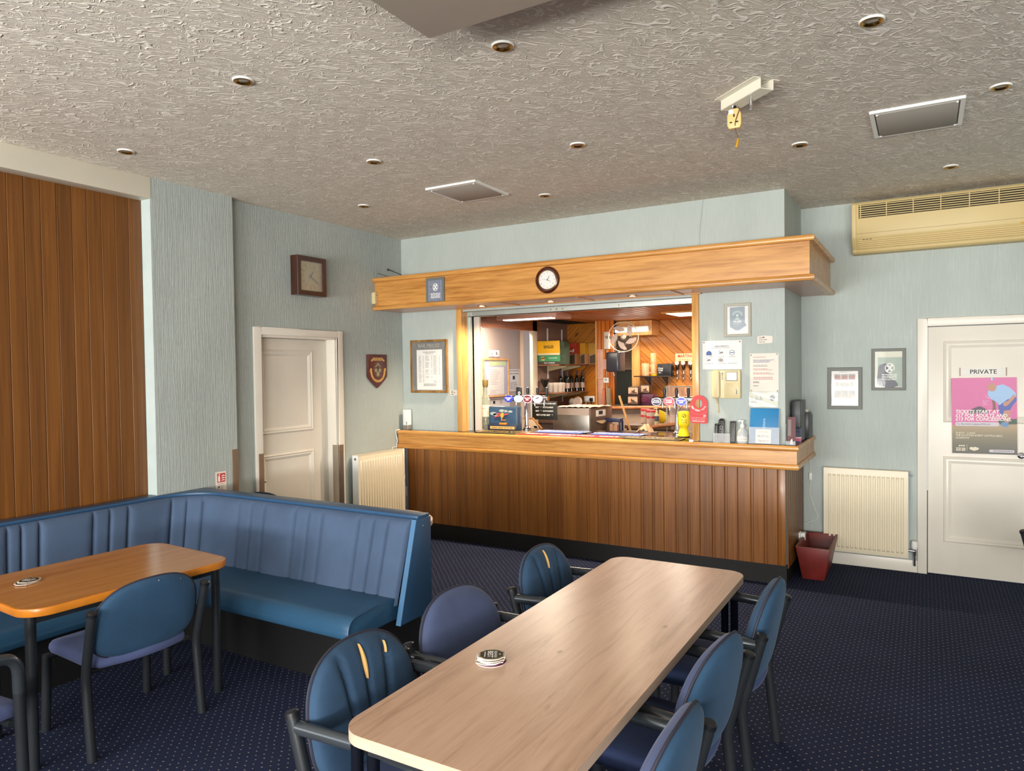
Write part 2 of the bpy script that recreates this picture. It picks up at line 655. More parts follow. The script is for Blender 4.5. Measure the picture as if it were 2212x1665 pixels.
def make_ceiling():
    """relief paper: wavering raised cords with fine shell arcs between them"""
    a = NT('relief_ceiling_paper')
    tc = a.n('ShaderNodeTexCoord')

    def axes(sx, sy, rot):
        mp = a.n('ShaderNodeMapping', vector_type='TEXTURE')
        mp.inputs['Rotation'].default_value = (0, 0, math.radians(rot))
        mp.inputs['Scale'].default_value = (1 / sx, 1 / sy, 1.0)
        a.l(tc.outputs['Object'], mp.inputs['Vector'])
        return mp.outputs[0]

    def contour(v, levels, width, dist, detail=1.0):
        nz = a.n('ShaderNodeTexNoise', i_Scale=1.0, i_Detail=detail, i_Roughness=0.5, i_Distortion=dist)
        a.l(v, nz.inputs['Vector'])
        f = a.math('ABSOLUTE', a.math('SUBTRACT', a.math('FRACT', a.math('MULTIPLY', nz.outputs['Fac'], levels)), 0.5))
        return a.ramp(f, [(0.0, (1, 1, 1)), (width * 0.5, (0.8, 0.8, 0.8)), (width, (0, 0, 0))]), nz.outputs['Fac']
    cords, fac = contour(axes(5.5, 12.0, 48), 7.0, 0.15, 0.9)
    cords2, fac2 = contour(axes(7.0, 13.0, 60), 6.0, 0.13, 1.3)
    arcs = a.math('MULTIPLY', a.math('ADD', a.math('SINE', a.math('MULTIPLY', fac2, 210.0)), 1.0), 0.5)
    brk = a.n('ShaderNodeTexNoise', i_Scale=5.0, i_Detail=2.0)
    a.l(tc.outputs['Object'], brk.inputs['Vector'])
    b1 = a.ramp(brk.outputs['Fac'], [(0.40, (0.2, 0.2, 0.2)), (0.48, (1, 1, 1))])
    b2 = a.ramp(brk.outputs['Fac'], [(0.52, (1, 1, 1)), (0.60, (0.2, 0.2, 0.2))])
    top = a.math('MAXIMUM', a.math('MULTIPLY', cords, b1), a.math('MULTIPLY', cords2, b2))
    h = a.math('ADD', top, a.math('MULTIPLY', arcs, 0.16))
    fine = a.n('ShaderNodeTexNoise', i_Scale=180.0, i_Detail=2.0)
    a.l(tc.outputs['Object'], fine.inputs['Vector'])
    h = a.math('ADD', h, a.math('MULTIPLY', fine.outputs['Fac'], 0.10))
    a.l(a.bump(h, 0.62, 0.006), a.p.inputs['Normal'])
    # window light caught by the raised cords is put into the colour; hollows darker
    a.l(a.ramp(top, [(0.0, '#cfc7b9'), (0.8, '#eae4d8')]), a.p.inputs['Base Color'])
    a.p.inputs['Roughness'].default_value = 0.7
    a.p.inputs['Specular IOR Level'].default_value = 0.25
    return a.m


def fabric(name, col, sheen=0.4, var=0.12, vs=5.0, rough=0.85, bs=500.0):
    a = NT(name)
    v = a.coords()
    c = lin(col)
    n1 = a.n('ShaderNodeTexNoise', i_Scale=vs, i_Detail=4.0, i_Roughness=0.6)
    a.l(v, n1.inputs['Vector'])
    n2 = a.n('ShaderNodeTexNoise', i_Scale=bs, i_Detail=2.0)
    a.l(v, n2.inputs['Vector'])
    f = a.math('ADD', a.math('MULTIPLY', n1.outputs['Fac'], 0.6), a.math('MULTIPLY', n2.outputs['Fac'], 0.4))
    a.l(a.ramp(f, [(0.35, tuple(x * (1 - var * 1.5) for x in c)), (0.65, tuple(x * (1 + var * 1.5) for x in c))]), a.p.inputs['Base Color'])
    a.p.inputs['Roughness'].default_value = rough
    a.p.inputs['Specular IOR Level'].default_value = 0.25
    a.p.inputs['Sheen Weight'].default_value = sheen
    a.p.inputs['Sheen Roughness'].default_value = 0.45
    a.p.inputs['Sheen Tint'].default_value = tuple(min(1, x * 2 + 0.25) for x in c) + (1,)
    a.l(a.bump(n2.outputs['Fac'], 0.25, 0.001), a.p.inputs['Normal'])
    return a.m


M['carpet'] = make_carpet()
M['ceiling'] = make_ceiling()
M['teal'] = fabric('teal_blue_cloth', '#2d455f', sheen=0.15)
M['violet'] = fabric('violet_blue_velour', '#444e6d', sheen=0.3)
M['teal_back'] = fabric('teal_back_cloth', '#2b4864', sheen=0.15)
M['seat_navy'] = fabric('navy_seat_cloth', '#333f62', sheen=0.2)
M['seat_violet'] = fabric('violet_seat_cloth', '#4b557c', sheen=0.3)
M['sofa_back'] = fabric('slate_blue_cloth', '#485a75', sheen=0.12, vs=3.0, var=0.10)
M['vinyl'] = plain('blue_vinyl', '#2d5270', 0.36, var=0.08, vs=3, bump=0.06, bs=220, bd=0.001)
M['sofa_paint'] = plain('blue_painted_wood', '#2c4e70', 0.38, var=0.04, vs=5)
M['piping'] = plain('dark_piping', '#2a2a38', 0.7)


def table_top(name, c0, c1, c2, grain, rough, marks=True):
    a = NT(name)
    v = a.coords(grain)
    n1 = a.n('ShaderNodeTexNoise', i_Scale=1.0, i_Detail=6.0, i_Roughness=0.62, i_Distortion=0.8)
    a.l(v, n1.inputs['Vector'])
    v2 = a.coords(tuple(x * 0.14 for x in grain))
    n2 = a.n('ShaderNodeTexNoise', i_Scale=1.0, i_Detail=3.0, i_Distortion=1.5)
    a.l(v2, n2.inputs['Vector'])
    f = a.math('ADD', a.math('MULTIPLY', n1.outputs['Fac'], 0.55), a.math('MULTIPLY', n2.outputs['Fac'], 0.45))
    col = a.ramp(f, [(0.34, c0), (0.5, c1), (0.68, c2)])
    if marks:
        g2 = tuple(x * 0.13 for x in grain)
        v3 = a.coords(g2)
        n3 = a.n('ShaderNodeTexNoise', i_Scale=2.4, i_Detail=6.0, i_Roughness=0.8, i_Distortion=0.6)
        a.l(v3, n3.inputs['Vector'])
        k = a.ramp(n3.outputs['Fac'], [(0.56, (0, 0, 0)), (0.72, (0.6, 0.6, 0.6))])
        mx = a.n('ShaderNodeMix', data_type='RGBA')
        a.l(k, mx.inputs['Factor'])
        a.l(col, mx.inputs['A'])
        mx.inputs['B'].default_value = tuple(x * 0.45 for x in lin(c0)) + (1,)
        v4 = a.coords((5.2, 2.6, 5.2))
        vo = a.n('ShaderNodeTexVoronoi', i_Scale=1.0)
        a.l(v4, vo.inputs['Vector'])
        k2 = a.ramp(vo.outputs['Distance'], [(0.015, (0.7, 0.7, 0.7)), (0.06, (0, 0, 0))])
        mx2 = a.n('ShaderNodeMix', data_type='RGBA')
        a.l(k2, mx2.inputs['Factor'])
        a.l(mx.outputs['Result'], mx2.inputs['A'])
        mx2.inputs['B'].default_value = tuple(x * 0.4 for x in lin(c0)) + (1,)
        col = mx2.outputs['Result']
    a.l(col, a.p.inputs['Base Color'])
    a.p.inputs['Roughness'].default_value = rough
    return a.m


M['pale_oak'] = table_top('pale_oak_laminate', '#a98770', '#c3a088', '#d0ae98', (34, 2.6, 34), 0.30)
M['pale_edge'] = table_top('pale_oak_edging', '#a98f78', '#b89f8a', '#c4ad9a', (4, 4, 60), 0.45, False)
M['beech'] = table_top('beech_laminate', '#9c6332', '#b27a45', '#be8852', (30, 2.2, 30), 0.22, False)
M['beech_edge'] = plain('beech_lipping', '#c87a26', 0.25, var=0.08, vs=20)

# ------------------------------------------------------------------ room shell
ZC = 3.04
YR = 0.836
struct('floor', MB().box(-1.2, 9.2, -10.2, 5.2, -0.12, 0.0), M['carpet'])
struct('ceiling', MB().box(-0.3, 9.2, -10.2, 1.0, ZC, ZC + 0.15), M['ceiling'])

# left wall: door wall, column, panelled bay under a bulkhead
b = MB()
b.box(-0.16, 0, -0.955, 0.0, 0, ZC)
b.box(-0.16, 0, -2.12, -1.82, 0, ZC)
b.box(-0.16, 0, -1.82, -0.955, 2.0, ZC)
wall_left = struct('wall_left', b, M['paper_left'])
struct('trim_1', MB().box(-0.16, 0.075, -2.775, -2.110, 0, ZC), M['paper_left'])
struct('trim_2', MB().box(-0.06, 0.071, -2.7765, -2.7750, 0, ZC), M['paint_side'])
wp = struct('wall_panelled', MB().box(-0.16, -0.045, -10.0, -2.777, 0, ZC), M['groove'])
bw = 0.0925
bm_ = MB().prism([(-0.0445, -bw / 2 + 0.0004), (-0.032, -bw / 2 + 0.0006), (-0.028, -bw / 2 + 0.0032), (-0.028, bw / 2 - 0.0032), (-0.032, bw / 2 - 0.0006), (-0.0445, bw / 2 - 0.0004)], 0.0, 2.90)
board = mesh_of(bm_, 'board', M['teak_dark'], smooth=False)
for k in range(22):
    o = ob('board', board, None, wp)
    o.location = (0, -2.779 - bw * (k + 0.5), 0)
struct('trim_3', MB().box(-0.1, 0.078, -10.0, -2.773, 2.893, ZC), M['cream_gloss'], bev=0.003)

# bar wall, a header over the hatch and the pillar right of it
b = MB()
b.box(0.0, 0.745, 0.0, 0.13, 0, ZC)
b.box(0.745, 3.06, 0.0, 0.13, 2.262, ZC)
b.box(0.745, 3.06, 0.02, 0.13, 0, 1.03)
b.box(3.06, 3.733, 0.0, YR, 0, ZC)
struct('wall_bar', b, M['paper_front'])
# wall right of the pillar, with the PRIVATE door in it
DX0, DX1 = 4.672, 5.48
b = MB()
b.box(3.733, DX0, YR, YR + 0.15, 0, ZC)
b.box(DX0, DX1, YR, YR + 0.15, 1.99, ZC)
b.box(DX1, 9.0, YR, YR + 0.15, 0, ZC)
struct('wall_back', b, M['paper_front'])
struct('wall_right', MB().box(9.0, 9.15, -10.0, YR, 0, ZC), M['paper_front'])
b = MB()
for x0, x1 in ((-0.15, 0.5), (3.9, 4.7), (8.1, 9.0)):
    b.box(x0, x1, -10.15, -10.0, 0, ZC)
for x0, x1 in ((0.5, 3.9), (4.7, 8.1)):
    b.box(x0, x1, -10.15, -10.0, 0, 0.8)
    b.box(x0, x1, -10.15, -10.0, 2.7, ZC)
struct('wall_front', b, M['paper_front'])
for i, (x0, x1) in enumerate(((0.5, 3.9), (4.7, 8.1))):
    b = MB()
    for xa in (x0, (2 * x0 + x1) / 3, (x0 + 2 * x1) / 3, x1 - 0.06):
        b.box(xa, xa + 0.06, -10.12, -10.05, 0.8, 2.7)
    b.box(x0, x1, -10.12, -10.05, 0.8, 0.86)
    b.box(x0, x1, -10.12, -10.05, 2.64, 2.7)
    struct('window_%d' % (i + 1), b, M['white_gloss'])

# boxed-in beam hanging below the ceiling
struct('trim_4', MB().box(3.06, 5.2, -10.0, -3.575, 2.93, ZC), plain('smooth_ceiling_paint', '#c5bcae', 0.5, var=0.02), bev=0.003)

# skirting on the back wall
struct('baseboard_back', MB().box(3.74, 4.605, YR - 0.018, YR, 0, 0.10), M['white_gloss'], bev=0.003)
struct('baseboard_left', MB().box(0.0, 0.016, -0.86, -0.02, 0, 0.10), M['white_gloss'], bev=0.003)


def moulded_panel(root, x0, x1, y0, y1, w=0.055, name='panel_moulding', z=0.0):
    """a picture-frame moulding planted on a door face: four mitred lengths in one part"""
    prof = [(0, 0.0), (0.004, 0.010), (0.012, 0.015), (0.022, 0.009), (0.034, 0.012), (w - 0.006, 0.004), (w, 0.0)]
    rows = []
    for s, h in prof:
        rows.append([(x0 + s, y0 + s, z + h), (x1 - s, y0 + s, z + h), (x1 - s, y1 - s, z + h), (x0 + s, y1 - s, z + h)])
    return ob(name, MB().grid(rows, wrap=True), M['white_gloss'], root, ang=25)


# door_1: the PRIVATE door
d1 = thing('door_1', 'white two-panel door with a PRIVATE plate, at the right edge', 'door', FR(DX0, YR, 0))
d1['kind'] = 'structure'
W1 = DX1 - DX0
bx('door_leaf', (0.006, W1 - 0.006, 0.008, 1.985, -0.03, -0.004), M['white_gloss'], d1, bev=0.002)
for y0, y1 in ((1.225, 1.868), (0.27, 0.955)):
    moulded_panel(d1, 0.112, W1 - 0.115, y0, y1, z=-0.004)
b = MB()
b.box(-0.066, 0.0, 0, 2.056, 0, 0.022)
b.box(W1, W1 + 0.066, 0, 2.056, 0, 0.022)
b.box(0.0, W1, 1.99, 2.056, 0, 0.022)
ob('architrave', b, M['white_gloss'], d1, bev=0.004)
b = MB()
b.tube([(0.618, 0.985, -0.003), (0.618, 0.985, 0.055)], 0.008, 10)
b.tube(fillet([(0.618, 0.985, 0.052), (0.66, 0.985, 0.055), (0.735, 0.985, 0.05)], 0.01), 0.009, 10)
b.lathe([(0.024, -0.004), (0.024, 0.006), (0.014, 0.01)], 18, Matrix.Translation((0.618, 0.985, 0)))
ob('door_handle', b, M['chrome'], d1)

# door_2: recessed white door in the left wall
d2 = thing('door_2', 'white two-panel door recessed in the left wall under the square clock', 'door', FR(0, -1.82, 0, 'left'))
d2['kind'] = 'structure'
W2 = 0.865
b = MB()
b.box(-0.068, 0.0, 0, 2.062, 0, 0.022)
b.box(W2, W2 + 0.068, 0, 2.062, 0, 0.022)
b.box(0.0, W2, 2.0, 2.062, 0, 0.022)
ob('architrave', b, M['white_gloss'], d2, bev=0.004)
b = MB()
b.box(0.0, 0.018, 0, 2.0, -0.16, 0.0)
b.box(W2 - 0.018, W2, 0, 2.0, -0.16, 0.0)
b.box(0.0, W2, 1.982, 2.0, -0.16, 0.0)
ob('door_lining', b, M['white_gloss'], d2)
bx('door_leaf', (0.018, W2 - 0.018, 0.008, 1.98, -0.15, -0.105), M['white_gloss'], d2, bev=0.002)
for y0, y1 in ((1.17, 1.885), (0.25, 1.0)):
    moulded_panel(d2, 0.075, 0.665, y0, y1, z=-0.105)
bx('latch', (0.085, 0.115, 0.775, 0.79, -0.105, -0.085), M['chrome'], d2, bev=0.003)
bx('corner_guard', (-0.046, 0.002, 0.10, 1.035, 0.0, 0.026), M['brown_metal'], d2, bev=0.002, label='brown metal guard on the left jamb')
b = MB()
b.box(W2 - 0.002, W2 + 0.045, 0.10, 1.02, 0.022, 0.026)
b.box(W2 - 0.022, W2 - 0.017, 0.10, 1.02, -0.045, 0.026)
ob('corner_guard', b, M['steel'], d2, label='steel guard folded round the right jamb')
b = MB()
for px, py in ((-0.022, 0.98), (W2 + 0.022, 0.97), (W2 + 0.022, 0.2)):
    b.lathe([(0.006, 0.0255), (0.005, 0.028), (0.0, 0.0285)], 10, Matrix.Translation((px, py, 0)))
ob('guard_screw', b, M['chrome'], d2)
o = bx('corner_guard', (0.0, 0.0785, -2.160, -2.1085, 0.12, 1.105), M['brown_metal'], None, bev=0.001)
tag(o, 'brown metal guard strip up the corner of the wallpapered column', 'guard strip')
o['kind'] = 'thing'

# ------------------------------------------------------------------ bar counter
bc = thing('bar_counter', 'long wood panelled bar counter with oak edging and black plinth', 'bar counter', T(0, 0, 0))
XC = 3.846
b = MB()
b.box(0.02, 3.06, -0.105, 0.62, 1.045, 1.086)
b.box(3.06, XC - 0.02, -0.105, -0.001, 1.045, 1.086)
b.box(3.735, XC - 0.02, -0.001, YR - 0.004, 1.045, 1.086)
ob('worktop', b, M['counter'], bc, bev=0.002)


def edge_run(prof, path, mat, name, parent):
    """sweep a (outwards, z) outline round a corner: path = [(x, y, outward x, outward y)]"""
    rows = [[(x + ox * s, y + oy * s, z) for s, z in prof] for x, y, ox, oy in path]
    b = MB().grid(rows, wrap=False)
    n = len(prof)
    b.f.append(tuple(range(n)))
    b.f.append(tuple(reversed(range((len(path) - 1) * n, len(path) * n))))
    # close the back
    for i in range(len(path) - 1):
        b.f.append((i * n + n - 1, i * n, (i + 1) * n, (i + 1) * n + n - 1))
    return ob(name, b, mat, parent, ang=30)


def bullnose(d, z0, z1, back=0.0, n=7):
    h = (z1 - z0) / 2
    pr = [(back, z0)]
    for k in range(n + 1):
        a = -PI / 2 + PI * k / n
        pr.append((d - h * 0.62 + h * 0.62 * math.cos(a), (z0 + z1) / 2 + h * math.sin(a)))
    pr.append((back, z1))
    return pr


path = [(0.012, -0.095, 0, -1), (XC - 0.026, -0.095, 0, -1)]
corner = [(0.012, -0.10, 0, -1), (XC - 0.021, -0.10, 1, -1), (XC - 0.021, YR - 0.004, 1, 0)]
edge_run(bullnose(0.021, 1.046, 1.088), corner, M['oak'], 'top_nosing', bc)
edge_run([(-0.02, 0.948), (0.006, 0.948), (0.006, 1.046), (-0.02, 1.046)], corner, M['oak'], 'fascia', bc)
edge_run(bullnose(0.021, 0.904, 0.948, -0.02), corner, M['oak'], 'bottom_nosing', bc)
bx('carcass', (0.055, 3.715, -0.004, -0.0005, 0.15, 1.04), M['groove'], bc)
W = 0.1005
half = W / 2
pb = MB().prism([(-half + 0.0004, 0.012), (-half + 0.0006, -0.0025), (-half + 0.005, -0.006), (half - 0.005, -0.006), (half - 0.0006, -0.0025), (half - 0.0004, 0.012)], 0.15, 0.93)
# a second shallow bead down each board
pb2 = MB().prism([(-half + 0.0004, 0.012), (-half + 0.0006, -0.0025), (-half + 0.005, -0.006), (-half + 0.018, -0.006), (-half + 0.020, -0.0025), (-half + 0.022, -0.006), (half - 0.005, -0.006), (half - 0.0006, -0.0025), (half - 0.0004, 0.012)], 0.15, 0.93)
mb1, mb2 = mesh_of(pb, 'board', M['teak'], smooth=False), mesh_of(pb2, 'board', M['teak'], smooth=False)
nb = 36
for k in range(nb):
    o = ob('board', mb2 if k % 3 else mb1, None, bc)
    o.location = (0.06 + W * (k + 0.5), -0.0135, 0)
bx('corner_post', (3.68, 3.7345, -0.023, -0.0005, 0.15, 0.93), M['teak'], bc, bev=0.003)
bx('white_upright', (0.0, 0.052, -0.03, 0.0, 0.10, 0.905), plain('lilac_paint', '#a9a9b6', 0.5), bc, label='narrow lilac-white upright beside the radiator')
for k in range(8):
    o = ob('end_board', MB().prism([(3.735, 0.0), (3.747, 0.004), (3.749, 0.008), (3.749, 0.088), (3.747, 0.092), (3.735, 0.096)], 0.12, 0.93), M['teak_dark'], bc)
    o.location = (0, 0.03 + 0.1 * k, 0)
bx('plinth', (0.05, 3.733, -0.014, -0.0005, 0.0, 0.15), M['black'], bc)
bx('plinth', (3.7335, 3.741, -0.014, YR - 0.004, 0.0, 0.15), M['black'], bc)

# ------------------------------------------------------------------ pelmet over the bar
pe = thing('bar_pelmet', 'oak pelmet boxed out over the bar hatch', 'pelmet', T(0, 0, 0))
PX, PF_, PZ0, PZ1 = 3.965, -0.418, 2.283, 2.60
pc = [(0.004, PF_, 0, -1), (PX, PF_, 1, -1), (PX, YR - 0.004, 1, 0)]
edge_run(bullnose(0.036, PZ1 - 0.042, PZ1, -0.02), pc, M['oak'], 'top_nosing', pe)
edge_run([(-0.02, PZ0 + 0.044), (0.0, PZ0 + 0.044), (0.0, PZ1 - 0.042), (-0.02, PZ1 - 0.042)], pc, M['oak'], 'fascia', pe)
edge_run(bullnose(0.036, PZ0, PZ0 + 0.044, -0.02), pc, M['oak'], 'bottom_nosing', pe)
b = MB()
b.box(0.004, PX - 0.02, PF_ + 0.02, -0.001, PZ0 + 0.004, PZ0 + 0.018)
b.box(3.735, PX - 0.02, -0.001, YR - 0.004, PZ0 + 0.004, PZ0 + 0.018)
ob('soffit', b, wood('soffit_veneer', '#b98a72', '#c79c86', '#cfa893', (3, 40, 40), 0.3, tone=0.0), pe)
b = MB()
b.box(0.004, PX - 0.02, PF_ + 0.02, -0.001, PZ1 - 0.02, PZ1 - 0.006)
b.box(3.735, PX - 0.02, -0.001, YR - 0.004, PZ1 - 0.02, PZ1 - 0.006)
ob('top_board', b, M['oak'], pe)
b = MB()
for x in (1.42, 2.16, 2.95):
    b.box(x, x + 0.012, PF_ + 0.02, -0.002, PZ0 - 0.003, PZ0 + 0.004)
b.box(0.72, 3.1, -0.05, -0.002, PZ0 - 0.003, PZ0 + 0.004)
ob('soffit_bead', b, M['oak'], pe)
names = ('leftmost lit downlight in the pelmet soffit, over the coin bottle', 'middle lit downlight in the pelmet soffit, below the round clock', 'rightmost lit downlight in the pelmet soffit')
for x, lab in zip((1.09, 1.81, 2.57), names):
    t = thing('downlight', lab, 'downlight', FR(x, -0.17, PZ0 + 0.003, 'down'), 'lit downlights in the pelmet')
    ob('trim_ring', MB().lathe([(0.040, 0.0), (0.040, 0.003), (0.034, 0.006), (0.028, 0.004), (0.028, 0.0)], 24), M['brass'], t)
    ob('lamp', MB().lathe([(0.027, 0.0005), (0.024, 0.0035), (0.0001, 0.0045)], 20), M['lit'], t)

# hatch lining: post and jamb left, post right, aluminium shutter head and guide
hf = thing('hatch_frame', 'timber and aluminium frame round the bar hatch', 'hatch frame', T(0, 0, 0))
bx('post', (0.69, 0.750, -0.022, 0.0, 1.088, 2.283), M['oak_v'], hf, bev=0.003)
bx('jamb_lining', (0.735, 0.755, -0.018, 0.13, 1.088, 2.283), M['oak_v'], hf)
bx('post', (3.02, 3.075, -0.022, 0.006, 1.088, 2.283), M['oak_v'], hf, bev=0.003)
b = MB()
b.box(0.755, 0.800, 0.10, 0.125, 1.088, 2.26)
b.box(0.755, 0.763, 0.08, 0.15, 1.088, 2.26)
b.box(0.792, 0.800, 0.08, 0.15, 1.088, 2.26)
ob('shutter_guide', b, M['alu'], hf)
bx('white_stop', (0.800, 0.865, 0.13, 0.155, 1.088, 2.24), plain('lilac_white_stop', '#c4b8ac', 0.4), hf)
b = MB()
b.box(0.755, 3.02, 0.085, 0.092, 2.214, 2.266)
b.box(0.755, 3.02, 0.085, 0.14, 2.214, 2.219)
ob('shutter_head', b, M['alu'], hf)
b = MB()
for x in (1.68, 1.74, 1.80, 2.35):
    b.lathe([(0.007, 0), (0.007, 0.002), (0.0, 0.003)], 10, FR(x, 0.085, 2.238))
ob('rivet', b, M['brass'], hf)

# ------------------------------------------------------------------ banquette
sofa = thing('banquette', 'L-shaped blue banquette with fluted back and vinyl seat', 'banquette', T(0.05, -2.4, 0))
SI = Matrix.Translation((-0.05, 2.4, 0))


def sp_path(off, rc=None):
    """plan line of the back: left arm along the wall, rounded corner, right arm; off = distance of the line from the back edges"""
    pass


# plan: back edges at x = 0.0 (left arm) and y = -2.405 (right arm)
def plan(off, rad, n=14):
    xl, yr = 0.0 + off, -2.405 - off
    pts = []
    y0 = -4.75
    s = 0.0
    ly = yr - rad
    k = 40
    for i in range(k + 1):
        pts.append((xl, y0 + (ly - y0) * i / k, 1, 0))
    for i in range(1, n):
        a = PI - (PI / 2) * i / n
        pts.append((xl + rad + rad * math.cos(a), ly + rad * math.sin(a), -math.cos(a), -math.sin(a)))
    x1 = 2.095
    k = 44
    for i in range(k + 1):
        pts.append((xl + rad + (x1 - xl - rad) * i / k, yr, 0, -1))
    return pts


def dens(pts, step=0.007):
    out = []
    for a, b_ in zip(pts[:-1], pts[1:]):
        L = math.hypot(b_[0] - a[0], b_[1] - a[1])
        m = max(1, int(L / step))
        for i in range(m):
            t = i / m
            out.append(tuple(a[j] * (1 - t) + b_[j] * t for j in range(4)))
    out.append(pts[-1])
    return out


mid = dens(plan(0.16, 0.27))
cum = [0.0]
for a, b_ in zip(mid[:-1], mid[1:]):
    cum.append(cum[-1] + math.hypot(b_[0] - a[0], b_[1] - a[1]))


def s_at(x=None, y=None):
    best = min(range(len(mid)), key=lambda i: abs(mid[i][0] - x) + (abs(mid[i][1] + 2.565)) if x is not None else abs(mid[i][1] - y) + abs(mid[i][0] - 0.16))
    return cum[best]


seams = [s_at(x=v) for v in (0.657, 0.775, 0.896, 1.185, 1.305, 1.420, 1.725, 1.838, 1.945)]
seams += [s_at(y=v) for v in (-3.742, -3.675, -3.575, -3.265, -3.165, -3.045, -4.1, -4.2, -4.3)]
sc0 = s_at(y=-2.84)
seams += [sc0 + 0.10, sc0 + 0.20, sc0 + 0.305]
seams = sorted(set(seams))


def groove(s):
    i = 0
    lo, hi = 0.0, cum[-1]
    for q in seams:
        if q <= s:
            lo = q
        elif q > s:
            hi = q
            break
    w = max(hi - lo, 1e-3)
    t = (s - lo) / w
    d = min(s - lo, hi - s)
    puff = min(0.018, 0.05 * w + 0.006) * (1 - (2 * t - 1) ** 8)
    return puff + 0.014 * (1 - math.exp(-d / 0.007)) - 0.012


def sofa_part(name, b, mat, **k):
    return ob(name, MB().add(b.v, b.f, SI), mat, sofa, **k)


zs = [0.37, 0.40, 0.45, 0.52, 0.60, 0.68, 0.75, 0.79, 0.812, 0.826, 0.832]
rows = []
for z in zs:
    t = (z - 0.40) / 0.43
    off = 0.258 - 0.132 * t
    rad = 0.27
    pl = dens(plan(off, rad))
    # resample to the parameter of the middle line
    L = [0.0]
    for a, b_ in zip(pl[:-1], pl[1:]):
        L.append(L[-1] + math.hypot(b_[0] - a[0], b_[1] - a[1]))
    row = []
    j = 0
    for s in cum:
        tt = s / cum[-1] * L[-1]
        while j < len(L) - 2 and L[j + 1] < tt:
            j += 1
        q = (tt - L[j]) / max(1e-9, L[j + 1] - L[j])
        p = [pl[j][m] * (1 - q) + pl[j + 1][m] * q for m in range(4)]
        g = groove(s) * (1.0 if z < 0.80 else max(0.0, (0.833 - z) / 0.035))
        back = -0.03 if z > 0.83 else (-0.008 if z > 0.82 else 0.0)
        row.append((p[0] + p[2] * (g + back), p[1] + p[3] * (g + back), z))
    rows.append(row)
sofa_part('back_upholstery', MB().grid(rows), M['sofa_back'], ang=60)
# timber carcass behind the upholstery
b = MB()
b.prism([(0.0, -4.75), (0.11, -4.75), (0.11, -2.515), (2.12, -2.515), (2.12, -2.405), (0.079, -2.405), (0.079, -2.785), (0.0, -2.785)], 0.275, 0.83)
sofa_part('carcass', b, M['sofa_paint'])
# cap rail: straight at the back, curved at the front of the corner
front = [(x, y) for x, y, _, _ in dens(plan(0.108, 0.30), 0.05)]
front[-1] = (2.135, front[-1][1])
poly = [(0.0, -4.75)] + front + [(2.135, -2.402), (0.078, -2.402), (0.078, -2.782), (0.0, -2.782)]
sofa_part('cap_rail', MB().prism(poly, 0.832, 0.852), M['sofa_paint'], bev=0.005)
# end panel: a trapezoid, deeper at the bottom
b = MB()
EPR = FR(2.145, 0, 0, 'left')
b.prism([(-2.690, 0.272), (-2.402, 0.272), (-2.402, 0.835), (-2.535, 0.835)], -0.03, 0.0, EPR)
sofa_part('end_panel', b, M['sofa_paint'], bev=0.004)
b = MB()
b.prism([(-2.697, 0.272), (-2.689, 0.272), (-2.534, 0.835), (-2.542, 0.835)], -0.032, 0.001, EPR)
sofa_part('end_lipping', b, plain('pale_blue_lipping', '#4a7399', 0.35), label='paler blue edge strip of the end panel')
bx_s = MB()
bx_s.lathe([(0.004, 0), (0.003, 0.002), (0.0, 0.0025)], 8, FR(2.145, -2.475, 0.79, 'left'))
sofa_part('screw', bx_s, M['chrome'])


def cushion(x0, x1, y0, y1, z0, z1, r_edge, axis):
    """seat pad with a big soft front edge; axis 'x' = the front is at y0, axis 'y' = the front is at x1"""
    b = MB()
    prof = []
    d = (y1 - y0) if axis == 'x' else (x1 - x0)
    prof.append((0.0, z1 - 0.004))
    for k in range(1, 6):
        prof.append((d * 0.6 * k / 6, z1 + 0.012 * math.sin(PI * k / 9)))
    for k in range(0, 11):
        a = PI / 2 * k / 10
        prof.append((d - r_edge + r_edge * math.sin(a), z1 - r_edge + r_edge * math.cos(a)))
    prof.append((d + 0.004, (z0 + z1) / 2 - 0.02))
    prof.append((d - 0.004, z0 + 0.006))
    prof.append((d - 0.02, z0))
    prof.append((0.0, z0))
    rows = []
    n = 24
    for i in range(n + 1):
        t = i / n
        e = 1.0
        if axis == 'x':
            x = x0 + (x1 - x0) * t
            rows.append([(x, y1 - s, z) for s, z in prof])
        else:
            y = y0 + (y1 - y0) * t
            rows.append([(x0 + s, y, z) for s, z in prof])
    b.grid(rows)
    m = len(prof)
    b.f.append(tuple(range(m)))
    b.f.append(tuple(range(n * m, n * m + m)))
    return b, rows


cb, rw = cushion(0.62, 2.085, -3.045, -2.60, 0.288, 0.405, 0.07, 'x')
sofa_part('seat_cushion', cb, M['vinyl'], bev=0.006, ang=50)
sofa_part('piping', MB().tube([Vector(p) + Vector((0.002, 0, 0)) for p in rw[-1][5:-2]], 0.0035, 8), M['sofa_paint'])
cb, rw = cushion(0.20, 0.645, -4.75, -2.60, 0.288, 0.403, 0.07, 'y')
sofa_part('seat_cushion', cb, M['vinyl'], bev=0.006, ang=50)
b = MB()
b.box(0.09, 0.585, -4.75, -2.42, 0.0, 0.287)
b.box(0.09, 2.075, -2.945, -2.42, 0.0, 0.287)
sofa_part('plinth', b, M['black'])

# ------------------------------------------------------------------ chairs
TUBE = 0.0205


